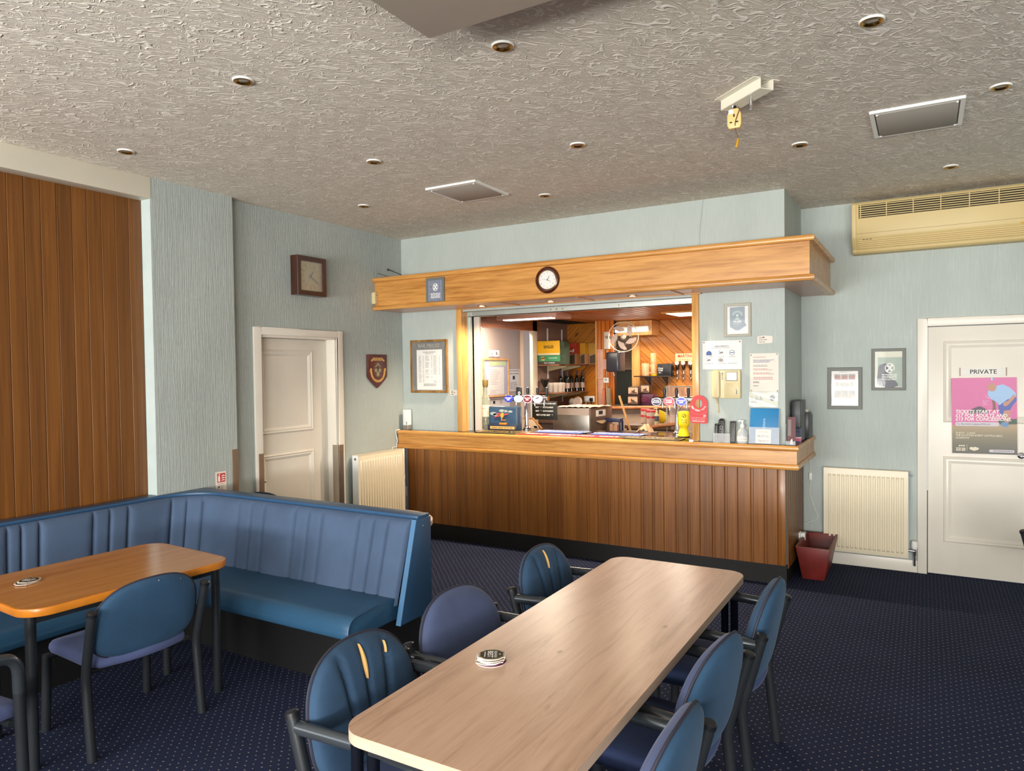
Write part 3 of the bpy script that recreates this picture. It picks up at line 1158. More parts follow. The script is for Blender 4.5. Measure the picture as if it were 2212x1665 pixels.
def back_pad(w, z0, z1, zs_, kind, front, seamed=False):
    """upholstered pad of the backrest in chair axes: arch-topped outline, front or rear half"""
    n, rings = 96, 22
    cz = zs_
    b = MB()
    rows = []

    def outline(a):
        c, s = math.cos(a), math.sin(a)
        up = s >= 0
        e = 2.5 if up else 3.2
        h = (z1 - cz) if up else (cz - z0)
        r = (abs(c) ** e + abs(s) ** e) ** (-1 / e)
        return w * c * r, h * s * r
    for i in range(rings + 1):
        r = i / rings
        r = r ** 0.8
        row = []
        for k in range(n):
            a = 2 * PI * k / n
            ox, oz = outline(a)
            x, z = ox * r, cz + oz * r
            lean = -0.205 - (z - 0.40) * 0.20 + 0.28 * x * x
            if front:
                th = 0.052 * (1 - r ** 5) ** 0.5 + 0.0
                if seamed:
                    for sx, sl in ((-0.085, 0.16), (0.0, 0.02), (0.085, -0.12)):
                        xs = sx - sl * (z - 0.6) * 0.9 + 0.35 * sl * (z - 0.6) ** 2
                        d = abs(x - xs)
                        th -= 0.022 * math.exp(-(d / 0.011) ** 2) * (1 - r ** 8) * min(1, max(0, (z - z0 - 0.02) / 0.05))
                y = lean + th
            else:
                y = lean - 0.036 * (1 - r ** 6) ** 0.5 - 0.002
            row.append((x, y, z))
        rows.append(row)
    b.grid(rows, wrap=True)
    return b


def pad_edge(w, z0, z1, cz, r=0.005):
    pts = []
    n = 64
    for k in range(n):
        a = 2 * PI * k / n
        c, s = math.cos(a), math.sin(a)
        e = 2.5 if s >= 0 else 3.2
        h = (z1 - cz) if s >= 0 else (cz - z0)
        q = (abs(c) ** e + abs(s) ** e) ** (-1 / e)
        x, z = w * c * q, cz + h * s * q
        pts.append((x * 1.004, -0.206 - (z - 0.40) * 0.20 + 0.28 * x * x, z))
    return MB().tube(pts, r, 6, closed=True)


def seat_pad():
    o = [(x, y - (0.055 * (1 - (x / 0.235) ** 2) if y < -0.05 else 0.0)) for x, y in rrect(-0.235, 0.235, -0.185, 0.265, 0.07, 8)]
    fine = []
    for p, q in zip(o, o[1:] + o[:1]):
        m = max(1, int(math.hypot(q[0] - p[0], q[1] - p[1]) / 0.04))
        fine += [(p[0] + (q[0] - p[0]) * i / m, p[1] + (q[1] - p[1]) * i / m) for i in range(m)]
    o = [(x, min(y, -0.185 - 0.055 * (1 - (x / 0.235) ** 2)) if y < -0.184 else y) for x, y in fine]
    cx, cy = 0, 0.03
    rows = []
    for s, z in ((0.05, 0.374), (0.90, 0.374), (0.975, 0.380), (1.0, 0.398), (0.99, 0.416), (0.95, 0.430), (0.85, 0.438), (0.6, 0.442), (0.3, 0.443), (0.02, 0.443)):
        rows.append([(cx + (x - cx) * s, cy + (y - cy) * s, z - (0.02 * max(0, (y - 0.17) / 0.1) ** 2 if s > 0.5 else 0) * 0.6) for x, y in o])
    return MB().grid(rows, wrap=True)


def upright(sx):
    return fillet([(sx * 0.262, -0.235, 0.0), (sx * 0.262, -0.195, 0.36), (sx * 0.267, -0.278, 0.66)], 0.05)


def make_chair(label, group, arms, front_mat, rear_mat, seat_mat, seamed, mw):
    c = thing('armchair' if arms else 'side_chair', label, 'chair', mw, group)
    ob('seat', seat_pad(), seat_mat, c, ang=60)
    for sx in (-1, 1):
        lg = ob('leg', MB().tube(upright(sx), TUBE, 14), M['black_tube'], c)
        pt = Vector((sx * 0.267, -0.278, 0.66))
        d = (Vector((0, -0.083, 0.30))).normalized()
        ob('end_cap', MB().tube([pt - d * 0.012, pt + d * 0.003, pt + d * 0.008], [TUBE * 1.1, TUBE * 1.1, TUBE * 0.8], 14), M['black_plastic'], lg)
        if arms:
            ob('leg', MB().tube([(sx * 0.262, 0.235, 0.0), (sx * 0.262, 0.225, 0.48)], TUBE, 14), M['black_tube'], c)
            ob('armrest', MB().tube(fillet([(sx * 0.262, 0.225, 0.478), (sx * 0.262, 0.222, 0.622), (sx * 0.264, 0.05, 0.632), (sx * 0.262, -0.262, 0.618)], [0, 0.10, 0.05, 0], 8), TUBE * 1.02, 14), M['gunmetal'], c)
        else:
            ob('leg', MB().tube([(sx * 0.245, 0.235, 0.0), (sx * 0.240, 0.215, 0.37)], TUBE, 14), M['black_tube'], c)
    for y in (-0.15, 0.20):
        ob('seat_rail', MB().tube([(-0.25, y, 0.362), (0.25, y, 0.362)], 0.0125, 10), M['black_tube'], c)
    if arms:
        w, z0, z1, cz = 0.246, 0.41, 0.802, 0.575
    else:
        w, z0, z1, cz = 0.247, 0.405, 0.752, 0.565
    ob('backrest', back_pad(w, z0, z1, cz, arms, True, seamed), front_mat, c, ang=60)
    ob('back_shell', back_pad(w, z0, z1, cz, arms, False), rear_mat, c, ang=60)
    ob('piping', pad_edge(w, z0, z1, cz), M['piping'], c)
    return c


def tear(c, cx, z_lo, z_hi, wid, slant):
    """foam showing through a split seam near the top of the backrest"""
    rows = []
    n = 10
    for i in range(n + 1):
        t = i / n
        z = z_lo + (z_hi - z_lo) * t
        x = cx - slant * (z - 0.6) * 0.9
        wd = wid * (math.sin(PI * min(1, max(0.0, t))) ** 0.7) + 0.0004
        r = min(0.97, (z - 0.585) / 0.22)
        y = -0.205 - (z - 0.40) * 0.20 + 0.28 * x * x + 0.052 * max(0.0, 1 - r ** 5) ** 0.5 - 0.010 * (1 - 0.3 * (wd / wid))
        rows.append([(x - wd, y - 0.003, z), (x - wd * 0.4, y + 0.0075, z), (x + wd * 0.4, y + 0.0075, z), (x + wd, y - 0.003, z)])
    ob('torn_seam', MB().grid(rows), M['fluff'], c, label='split seam with yellow foam showing')


G1 = 'armchairs round the pale oak table'
ch = make_chair('blue armchair with the widest torn seam, nearest on the left of the pale table', G1, True, M['teal'], M['teal_back'], M['seat_navy'], True, T(3.283, -3.982, 0, -90))
tear(ch, -0.0, 0.675, 0.782, 0.0075, 0.02)
tear(ch, -0.085, 0.725, 0.762, 0.0009, 0.16)
make_chair('plain violet-blue armchair, middle of the left side of the pale table', G1, True, M['violet'], M['teal_back'], M['seat_violet'], False, T(3.279, -3.415, 0, -94.3))
ch = make_chair('blue fluted armchair with a thin torn seam, farthest on the left of the pale table', G1, True, M['teal'], M['teal_back'], M['seat_navy'], True, T(3.266, -2.633, 0, -90.6))
tear(ch, 0.0, 0.70, 0.785, 0.0042, 0.02)
ch = make_chair('blue armchair with fluted front, farthest on the right of the pale table', G1, True, M['teal'], M['teal_back'], M['seat_navy'], True, T(3.847, -2.68, 0, 90))
make_chair('violet-fronted armchair, middle of the right side of the pale table', G1, True, M['violet'], M['teal_back'], M['seat_navy'], False, T(3.812, -3.38, 0, 84))
make_chair('violet-fronted armchair cut off by the bottom edge, right of the pale table', G1, True, M['violet'], M['teal_back'], M['seat_navy'], False, T(3.845, -3.975, 0, 90))
sc_ = make_chair('armless blue chair with its back turned, at the beech table', None, False, M['violet'], M['teal_back'], M['seat_violet'], False, T(1.295, -3.763, 0, 87.0))
b = MB()
for x, z in ((-0.17, 0.66), (0.02, 0.735), (0.13, 0.715), (0.16, 0.60), (-0.10, 0.46), (0.03, 0.435), (-0.02, 0.52)):
    b.sphere((x, -0.205 - (z - 0.40) * 0.20 + 0.28 * x * x - 0.030, z), 0.003, 8)
ob('staple', b, M['chrome'], sc_)
make_chair('dark armchair fragment at the left edge, beside the beech table leg', None, True, M['violet'], M['teal_back'], M['seat_violet'], False, T(1.419, -4.627, 0, 5))
make_chair('blue armchair whose top shows behind the banquette corner', None, True, M['teal'], M['teal_back'], M['seat_navy'], False, T(0.43, -1.88, 0, 0))
make_chair('dark blue chair cut off by the right edge before the PRIVATE door', None, False, M['teal'], M['teal_back'], M['seat_navy'], False, T(5.554, -0.539, 0, -60))

# ------------------------------------------------------------------ tables
t1 = thing('long_table', 'long pale oak laminate table with rounded corners and tube legs', 'table', T(3.585, -3.285, 0))
hw, hl = 0.336, 1.028
ob('tabletop', MB().prism(rrect(-hw, hw, -hl, hl, 0.085, 8), 0.6985, 0.7005), M['pale_oak'], t1)
ob('edging', MB().prism(rrect(-hw, hw, -hl, hl, 0.085, 8), 0.668, 0.6986), M['pale_edge'], t1)
for sx in (-1, 1):
    for sy in (-1, 1):
        b = MB()
        x, y = sx * (hw - 0.075), sy * (hl - 0.030)
        b.tube([(x - 0.024, y, 0.0), (x - 0.024, y, 0.668)], 0.018, 14)
        b.tube([(x + 0.024, y - sy * 0.012, 0.0), (x + 0.024, y - sy * 0.012, 0.668)], 0.018, 14)
        ob('leg', b, plain('dark_chromed_tube', '#3a3f4e', 0.15, 0.9) if 'dark_chromed_tube' not in bpy.data.materials else bpy.data.materials['dark_chromed_tube'], t1)
b = MB()
for sx in (-1, 1):
    b.box(-0.24, 0.24, sx * (hl - 0.035) - 0.012, sx * (hl - 0.035) + 0.012, 0.640, 0.668)
b.box(-0.014, 0.014, -hl + 0.05, hl - 0.05, 0.640, 0.668)
ob('underframe', b, M['black_tube'], t1)

t2 = thing('beech_table', 'orange beech table with dark tube legs in front of the banquette', 'table', T(1.075, -3.725, 0, -3.2))
hw2, hl2 = 0.378, 0.498
ob('tabletop', MB().prism(rrect(-hw2 + 0.008, hw2 - 0.008, -hl2 + 0.008, hl2 - 0.008, 0.11, 10), 0.67, 0.701), M['beech'], t2)
lip = []
o_ = rrect(-hw2, hw2, -hl2, hl2, 0.118, 10)
i_ = rrect(-hw2 + 0.009, hw2 - 0.009, -hl2 + 0.009, hl2 - 0.009, 0.109, 10)
rows = [[(x, y, 0.7015) for x, y in i_], [(x * 0.25 + x2 * 0.75, y * 0.25 + y2 * 0.75, 0.700) for (x, y), (x2, y2) in zip(i_, o_)], [(x, y, 0.692) for x, y in o_], [(x, y, 0.674) for x, y in o_], [(x * 0.3 + x2 * 0.7, y * 0.3 + y2 * 0.7, 0.666) for (x, y), (x2, y2) in zip(i_, o_)], [(x, y, 0.666) for x, y in i_]]
ob('lipping', MB().grid(rows, wrap=True), M['beech_edge'], t2)
for x, y in ((0.315, -0.455), (0.315, 0.42), (-0.13, 0.40), (-0.13, -0.43)):
    ob('leg', MB().tube([(x, y, 0.0), (x, y, 0.668)], 0.0215, 14), M['black_tube'], t2)
b = MB()
b.box(0.30, 0.328, -0.44, 0.42, 0.632, 0.667)
b.box(-0.145, -0.115, -0.42, 0.40, 0.632, 0.667)
b.box(-0.13, 0.31, -0.44, -0.41, 0.632, 0.667)
b.box(-0.13, 0.31, 0.39, 0.42, 0.632, 0.667)
ob('underframe', b, M['black_tube'], t2)

t3 = thing('round_table', 'round pale wood table behind the end of the banquette', 'table', T(1.33, -1.94, 0))
ob('tabletop', MB().prism(ellipse(0, 0, 0.385, 0.385, 48), 0.606, 0.642), M['pale_edge'], t3, bev=0.003)
ob('pedestal', MB().lathe([(0.035, 0.02), (0.035, 0.595), (0.09, 0.60), (0.09, 0.606)], 18), M['black_tube'], t3)
ob('base', MB().lathe([(0.24, 0.0), (0.24, 0.012), (0.06, 0.03), (0.035, 0.05)], 28), M['black_tube'], t3)
o = ob('saucer', MB().lathe([(0.03, 0.0), (0.032, 0.006), (0.058, 0.018), (0.060, 0.022), (0.05, 0.017), (0.0, 0.008)], 24), M['white_plastic'], None, T(1.06, -1.86, 0.642))
tag(o, 'small white dish on the round table behind the banquette', 'dish')


# ------------------------------------------------------------------ beer mats
def mat_outline(s):
    """eight-sided beer mat with hollow corners and bulged sides"""
    pts = []
    q = [(0.55, 1.0), (-0.55, 1.0)]
    base = [(0.50, 0.98), (0.56, 0.80), (0.74, 0.66), (0.90, 0.44), (0.95, 0.22), (0.95, 0.0)]
    full = []
    for x, y in base:
        full.append((x, y))
    for x, y in reversed(base[:-1]):
        full.append((x, -y))
    for x, y in base[:-1]:
        full.append((-x, -y))
    full.append((-0.95, 0.0))
    for x, y in reversed(base[:-1]):
        full.append((-x, y))
    return [(x * s, y * s) for x, y in full]


def beer_mat(z, x, y, rot, label, group, face, s=0.047):
    t = thing('beer_mat', label, 'beer mat', T(x, y, z, rot), group)
    ob('board', MB().prism(mat_outline(s), 0, 0.0026), M['paper_warm'], t)
    ob('print', MB().prism(mat_outline(s * 0.93), 0.0026, 0.0029), M['black_mat'], t)
    b = MB()
    o_, i_ = mat_outline(s * 0.90), mat_outline(s * 0.84)
    b.grid([[(px, py, 0.0031) for px, py in i_], [(px, py, 0.0031) for px, py in o_]], wrap=True)
    ob('gold_border', b, M['gold_ink'], t)
    if face:
        text('BELHAVEN', 0.0135, M['white_ink'], t, 0, 0.013, 0.0032, bold=0.012, sx=0.85)
        text('BEST', 0.027, M['white_ink'], t, 0, -0.0055, 0.0032, bold=0.02)
        ob('print_rule', flat(MB(), [(-0.022, -0.0245), (0.022, -0.0245), (0.022, -0.0215), (-0.022, -0.0215)], 0.0032), M['white_ink'], t)
        ob('crest', flat(MB(), ellipse(0, 0.028, 0.006, 0.004, 10), 0.0032), M['gold_ink'], t)
    return t


CX, CY = 3.390, -3.722
o = thing('round_beer_mat', 'round purple beer mat at the bottom of the stack on the pale table', 'beer mat', T(CX, CY, 0.7005))
ob('board', MB().lathe([(0.052, 0.0), (0.052, 0.002), (0.0, 0.002)], 36), M['paper_warm'], o)
ob('print', MB().lathe([(0.051, 0.002), (0.051, 0.0023), (0.0, 0.0023)], 36), plain('plum_print', '#6d2350', 0.5), o)
pos = ((-0.004, -0.003, 14), (0.003, 0.002, -4), (-0.002, 0.004, 22), (0.004, 0.0, 6), (-0.003, 0.005, 16), (0.003, 0.003, -70 + 90))
nm = ('lowest black and gold', 'second lowest black and gold', 'third lowest black and gold', 'fourth lowest black and gold', 'second topmost black and gold')
for i, (dx, dy, r) in enumerate(pos):
    top = i == len(pos) - 1
    lab = 'topmost beer mat lettered BEST, on the stack on the pale table' if top else nm[i] + ' beer mat in the stack on the pale table'
    beer_mat(0.7029 + i * 0.0032, CX - 0.006 + dx, CY + 0.004 + dy, -72 + r * 0.6 if top else -70 + r, lab, 'beer mats stacked on the pale table', top)
for i, (dx, dy, r) in enumerate(((0, 0, 12), (0.012, -0.016, 40), (0.0, 0.004, 28))):
    top = i == 2
    lab = ('lowest beer mat of the fan on the beech table', 'middle beer mat of the fan on the beech table', 'topmost beer mat of the fan on the beech table')[i]
    beer_mat(0.7016 + i * 0.0032, 0.945 + dx, -4.005 + dy, r, lab, 'beer mats fanned on the beech table', top)

# ------------------------------------------------------------------ ceiling fittings
spots = [((1.947, -3.512), 'brass ceiling spotlight above the banquette, left of the boxed beam'),
         ((3.142, -3.176), 'brass ceiling spotlight beside the corner of the boxed beam'),
         ((4.480, -2.591), 'brass ceiling spotlight at the upper right, nearest the right top corner'),
         ((0.496, -3.194), 'brass ceiling spotlight nearest the panelled bay at the left'),
         ((1.604, -2.228), 'brass ceiling spotlight between the left wall and the square panel'),
         ((2.854, -1.823), 'brass ceiling spotlight in mid ceiling, left of the hanging socket'),
         ((4.002, -1.094), 'brass ceiling spotlight below and right of the hanging socket'),
         ((4.979, -1.516), 'brass ceiling spotlight at the right edge, above the ceiling panel'),
         ((0.716, -1.344), 'small far ceiling spotlight nearest the door wall'),
         ((2.114, -0.839), 'small far ceiling spotlight above the oak pelmet, right of the square panel'),
         ((4.812, -0.008), 'small far ceiling spotlight above the beige heater')]
proto = None
for (x, y), lab in spots:
    mw = FR(x, y, ZC, 'down')
    if proto is None:
        proto = thing('ceiling_spotlight', lab, 'spotlight', mw, 'unlit brass ceiling spotlights')
        ob('trim_ring', MB().lathe([(0.048, 0.0), (0.048, 0.004), (0.046, 0.007), (0.0435, 0.008)], 28), M['white_plastic'], proto, label='white outer rim')
        ob('reflector', MB().lathe([(0.0437, 0.0078), (0.040, 0.0095), (0.034, 0.0085), (0.029, 0.0035), (0.027, 0.0015)], 28), M['brass'], proto)
        ob('lamp', MB().lathe([(0.027, 0.0015), (0.020, 0.004), (0.0001, 0.005)], 20), plain('unlit_lamp_glass', '#8d8474', 0.2), proto)
    else:
        dup(proto, mw, lab)


def ceil_panel(x0, x1, y0, y1, lab, slope=0.0):
    t = thing('ceiling_panel', lab, 'ceiling panel', FR((x0 + x1) / 2, (y0 + y1) / 2, ZC, 'down'), 'square ceiling panels')
    hw_, hh = (x1 - x0) / 2, (y1 - y0) / 2
    b = MB()
    prof = [(0, 0.0), (0, 0.014), (0.022, 0.014), (0.022, 0.006)]
    rows = [[(-hw_ + s, -hh + s, z), (hw_ - s, -hh + s, z), (hw_ - s, hh - s, z), (-hw_ + s, hh - s, z)] for s, z in prof]
    ob('frame', b.grid(rows, wrap=True), M['white_plastic'], t)
    bx('face_plate', (-hw_ + 0.028, hw_ - 0.028, -hh + 0.028, hh - 0.028, 0.004, 0.016), plain('grey_speaker_cloth', '#aaa49a', 0.8, bump=0.2, bs=300) if 'grey_speaker_cloth' not in bpy.data.materials else bpy.data.materials['grey_speaker_cloth'], t, bev=0.002)
    b = MB()
    for sx in (-1, 1):
        for sy in (-1, 1):
            b.lathe([(0.007, 0.014), (0.006, 0.020), (0.0, 0.021)], 10, Matrix.Translation((sx * (hw_ - 0.035), sy * (hh - 0.035), 0)))
    ob('corner_screw', b, M['white_plastic'], t)
    return t


ceil_panel(1.463, 1.905, -1.505, -1.035, 'grey square panel in a white frame in the middle of the ceiling')
ceil_panel(4.402, 4.838, -1.475, -1.005, 'grey square panel in a white frame at the right of the ceiling')

# projector bracket with a dangling socket
br = thing('ceiling_bracket', 'white metal channel bracket screwed to the ceiling', 'bracket', Matrix.Translation((3.905, -2.135, ZC)) @ Matrix.Rotation(math.radians(-40), 4, 'Z') @ Matrix.Diagonal((1, -1, -1, 1)))
b = MB()
L = 0.15
b.box(-L, L, -0.075, -0.035, 0.0, 0.003)
b.box(-L, L, 0.035, 0.075, 0.0, 0.003)
b.box(-L, L, -0.0375, -0.0345, 0.0, 0.05)
b.box(-L, L, 0.0345, 0.0375, 0.0, 0.05)
b.box(-L, L, -0.0375, 0.0375, 0.048, 0.051)
ob('channel', b, plain('white_powder_coat', '#dcd8c6', 0.4), br)
b = MB()
b.tube([(0.02, -0.012, 0.051), (0.02, -0.012, 0.075)], 0.008, 12)
b.tube([(0.02, -0.012, 0.075), (0.02, -0.010, 0.098)], 0.005, 10)
ob('hook_bolt', b, M['chrome'], br)
so = thing('hanging_socket', 'cream trailing socket dangling on a cable from the ceiling bracket', 'socket', FR(3.842, -2.10, 2.975))
ob('socket_body', MB().prism([(-0.02, -0.005), (0.02, -0.005), (0.034, -0.035), (0.034, -0.085), (0.026, -0.102), (-0.026, -0.102), (-0.034, -0.085), (-0.034, -0.035)], -0.014, 0.018), plain('yellowed_plastic', '#d8b272', 0.4), so, bev=0.004)
b = MB()
b.box(-0.004, 0.004, -0.047, -0.033, 0.0175, 0.0186)
b.box(-0.021, -0.009, -0.076, -0.069, 0.0175, 0.0186)
b.box(0.009, 0.021, -0.076, -0.069, 0.0175, 0.0186)
ob('pin_hole', b, M['ink'], so)
bx('white_label', (-0.026, -0.003, -0.03, -0.01, 0.018, 0.0188), M['white_plastic'], so)
ob('cable', MB().tube(fillet([(0.0, 0.0, 0.0), (-0.012, 0.012, 0.0), (0.002, 0.03, 0.0), (0.005, 0.055, 0.0)], 0.01), 0.004, 8), M['white_plastic'], so)
ob('cable_gland', MB().tube([(0.0, -0.006, 0.0), (0.0, 0.012, 0.0)], [0.011, 0.007], 10), M['black_plastic'], so)
ob('pull_cord', MB().tube(fillet([(0.018, -0.005, 0.02), (0.03, -0.012, 0.022), (0.022, -0.03, 0.022), (0.006, -0.075, 0.022), (0.004, -0.11, 0.01), (0.012, -0.135, 0.0), (0.016, -0.152, 0.0)], 0.012), 0.0026, 8), plain('brown_cord', '#5a4630', 0.6), so)
ob('cord_pull', MB().tube([(0.016, -0.150, 0.0), (0.012, -0.172, 0.0), (0.006, -0.195, 0.0)], [0.005, 0.0075, 0.0075], 10), plain('amber_toggle', '#b08322', 0.35), so)

# ------------------------------------------------------------------ heater above the PRIVATE door
ac = thing('wall_heater', 'long beige louvred air heater high on the back wall', 'heater', FR(4.146, YR, 2.598))
HW, HH = 1.235, 0.402
b = MB()
sec = [(0.0, 0.0), (0.10, 0.0), (0.12, 0.012), (0.125, 0.03), (0.198, 0.105), (0.205, 0.125), (0.205, 0.385), (0.19, 0.402), (0.0, 0.402)]
rows = [[(x, y, z) for z, y in sec] for x in (0.032, HW - 0.032)]
b.grid(rows)
b.f.append(tuple(range(len(sec))))
b.f.append(tuple(range(len(sec), 2 * len(sec))))
ob('casing', b, M['beige_plastic'], ac, bev=0.002, ang=25)
for x0, x1 in ((0.0, 0.033), (HW - 0.033, HW)):
    b = MB()
    sec2 = [(z * 1.03 + 0.002, y) for z, y in sec]
    b.grid([[(x, y, z) for z, y in sec2] for x in (x0, x1)])
    n = len(sec2)
    b.f.append(tuple(range(n)))
    b.f.append(tuple(range(n, 2 * n)))
    ob('end_cheek', b, M['beige_plastic'], ac, bev=0.004, ang=25)
bx('grille_recess', (0.05, HW - 0.05, 0.272, 0.378, 0.2045, 0.2062), plain('dark_recess', '#2b2412', 0.8), ac)
b = MB()
for k in range(6):
    y = 0.279 + k * 0.0172
    b.box(0.052, HW - 0.052, y, y + 0.0062, 0.206, 0.213)
ob('louvre', b, M['beige_plastic'], ac)['kind'] = 'stuff'
b = MB()
for k in range(7):
    x = 0.062 + k * (HW - 0.13) / 6
    b.box(x, x + 0.006, 0.273, 0.377, 0.206, 0.2145)
ob('grille_stay', b, M['beige_plastic'], ac)
b = MB()
for k in range(5):
    t_ = 0.12 + k * 0.17
    y, z = 0.03 + 0.075 * t_, 0.125 + 0.073 * t_
    b.box(0.05, HW - 0.04, y, y + 0.006, z - 0.002, z + 0.013)
ob('outlet_fin', b, M['beige_plastic'], ac)['kind'] = 'stuff'
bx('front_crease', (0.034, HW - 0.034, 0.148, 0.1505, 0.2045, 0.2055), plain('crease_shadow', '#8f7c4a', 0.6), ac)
for k in range(3):
    o = ob('rocker_switch', MB().prism([(0.0, 0.0), (0.016, 0.0), (0.021, 0.016), (0.005, 0.016)], 0.0, 0.004, Matrix.Translation((0.078 + k * 0.025, 0.098, 0.194)) @ Matrix.Rotation(math.radians(-42), 4, 'X')), plain('dark_red_switch', '#2e1216', 0.3) if k == 0 else bpy.data.materials['dark_red_switch'], ac)
ob('switch_plate', MB().prism([(0.0, 0.0), (0.078, 0.0), (0.085, 0.024), (0.007, 0.024)], 0, 0.0015, Matrix.Translation((0.070, 0.094, 0.193)) @ Matrix.Rotation(math.radians(-42), 4, 'X')), M['paper_warm'], ac)
bx('maker_badge', (HW - 0.115, HW - 0.06, 0.108, 0.120, 0.2045, 0.207), M['brass'], ac)


# ------------------------------------------------------------------ radiators
def radiator(name, label, mw, w, h, d, nrib, stand=0.03):
    r = thing(name, label, 'radiator', mw)
    mat = plain('radiator_cream', '#e0d5bb', 0.35) if 'radiator_cream' not in bpy.data.materials else bpy.data.materials['radiator_cream']
    # ribbed front sheet
    xs, zz = [], []
    m = 0.026
    pitch = (w - 2 * m) / nrib
    prof = [(0.0, 0.0), (m, 0.0)]
    for k in range(nrib):
        x = m + k * pitch
        prof += [(x + pitch * 0.22, 0.0), (x + pitch * 0.36, 0.011), (x + pitch * 0.78, 0.011), (x + pitch * 0.92, 0.0)]
    prof += [(w, 0.0)]
    ys = [(0.0, 0.0), (0.035, 0.0), (0.048, 1.0), (h - 0.062, 1.0), (h - 0.048, 0.0), (h, 0.0)]
    rows = [[(x, y, stand + d - 0.008 + z * f - (0.004 if y in (0.0, h) else 0)) for x, z in prof] for y, f in ys]
    ob('front_panel', MB().grid(rows), mat, r, ang=25)
    ob('rear_panel', MB().box(0.0, w, 0.02, h - 0.02, stand, stand + 0.012), mat, r)
    for xa in (-0.003, w):
        bx('side_cheek', (xa, xa + 0.003, 0.0, h, stand, stand + d), M['white_plastic'], r)
    b = MB()
    n = int(w / 0.012)
    for k in range(n):
        x = 0.006 + k * (w - 0.012) / n
        b.box(x, x + 0.005, h - 0.004, h + 0.002, stand + 0.004, stand + d - 0.012)
    b.box(0.0, w, h - 0.002, h + 0.003, stand, stand + 0.005)
    b.box(0.0, w, h - 0.002, h + 0.003, stand + d - 0.013, stand + d - 0.008)
    ob('top_grille', b, mat, r)['kind'] = 'stuff'
    b = MB()
    for x in (w * 0.2, w * 0.8):
        b.box(x - 0.015, x + 0.015, 0.06, h - 0.06, 0.0, stand)
    ob('wall_bracket', b, M['white_plastic'], r)
    return r


rr_ = radiator('radiator', 'cream ribbed radiator on the back wall below the framed pictures', FR(3.918, YR, 0.122), 0.622, 0.700, 0.052, 17)
b = MB()
b.tube([(0.622, 0.06, 0.05), (0.668, 0.06, 0.05)], 0.011, 10)
b.tube([(0.668, 0.075, 0.05), (0.668, -0.06, 0.05)], 0.009, 10)
b.tube([(0.668, 0.06, 0.05), (0.668, 0.025, 0.05)], 0.014, 10)
b.tube([(-0.03, 0.05, 0.05), (0.0, 0.05, 0.05)], 0.009, 10)
b.tube([(-0.03, 0.065, 0.05), (-0.03, -0.11, 0.05)], 0.007, 10)
ob('valve', b, M['chrome'], rr_)
ob('thermostat_head', MB().lathe([(0.016, 0.0), (0.022, 0.008), (0.024, 0.03), (0.022, 0.062), (0.016, 0.068), (0.0, 0.069)], 18, Matrix.Translation((0.668, 0.075, 0.05)) @ Matrix.Rotation(-PI / 2, 4, 'X')), M['white_plastic'], rr_, label='white thermostatic valve head')
bx('bleed_cap', (0.625, 0.648, 0.66, 0.672, 0.045, 0.057), M['chrome'], rr_)
rl_ = radiator('radiator', 'cream ribbed radiator on the left wall beside the bar counter', FR(0.0, -0.795, 0.195, 'left'), 0.672, 0.708, 0.075, 17, 0.025)
b = MB()
b.prism(ellipse(0, 0, 0.013, 0.013, 16), 0, 0.002, Matrix.Translation((-0.003, 0.675, 0.062)) @ Matrix.Rotation(-PI / 2, 4, 'Y'))
ob('plug', b, M['frame_grey'], rl_)

# ------------------------------------------------------------------ pictures, clocks and notices


def framed(name, label, cat, mw, w, h, fw, fmat, depth=0.02, back=None, group=None):
    t = thing(name, label, cat, mw, group)
    prof = [(0, 0.0), (0, depth * 0.85), (0.003, depth), (fw - 0.003, depth * 0.9), (fw, depth * 0.45)]
    rows = [[(s, s, z), (w - s, s, z), (w - s, h - s, z), (s, h - s, z)] for s, z in prof]
    ob('frame', MB().grid(rows, wrap=True), fmat, t, ang=25)
    bx('mount', (fw * 0.6, w - fw * 0.6, fw * 0.6, h - fw * 0.6, 0.001, depth * 0.30), back or M['paper'], t)
    bx('glass', (fw * 0.8, w - fw * 0.8, fw * 0.8, h - fw * 0.8, depth * 0.62, depth * 0.66), M['pane'], t)
    return t, depth * 0.30 + 0.0004


# bar price list
pl, z = framed('price_list', 'gilt framed BAR PRICES list left of the hatch', 'price list', FR(0.112, 0.0, 1.466), 0.462, 0.534, 0.024, wood('gilt_wood', '#6b4a22', '#8d6834', '#b08a4c', (40, 6, 40), 0.3, tone=0), 0.022, plain('black_mount', '#20231d', 0.6))
bx('paper_sheet', (0.075, 0.392, 0.03, 0.435, z, z + 0.0008), M['paper'], pl)
text('BAR PRICES', 0.052, plain('pewter_ink', '#8f8a76', 0.5), pl, 0.228, 0.474, z + 0.001, bold=0.012, sx=1.0)
b = MB()
lines(b, 0.17, 0.30, 0.452, 1, 0.01, 0.002, z + 0.001, fill=1, gap=False)
for sx, sy in ((0.04, 0.49), (0.42, 0.49), (0.04, 0.045), (0.42, 0.045)):
    b.add([v for v in ring_mb(0.012, 0.02, 0.002, z + 0.0006, z + 0.001, sx, sy, 16).v], ring_mb(0.012, 0.02, 0.002, z + 0.0006, z + 0.001, sx, sy, 16).f)
ob('scroll_print', b, M['gold_ink'], pl)
zp = z + 0.0012
text('MEMBERS PRICE LIST', 0.0115, M['ink'], pl, 0.233, 0.3955, zp, bold=0.012)
b = MB()
lines(b, 0.155, 0.312, 0.4105, 1, 0.01, 0.0055, zp, 5, fill=1, gap=False)
lines(b, 0.16, 0.315, 0.087, 2, 0.013, 0.0055, zp, 6, fill=1, gap=False)
ob('print_lines', b, M['ink'], pl)
b = MB()
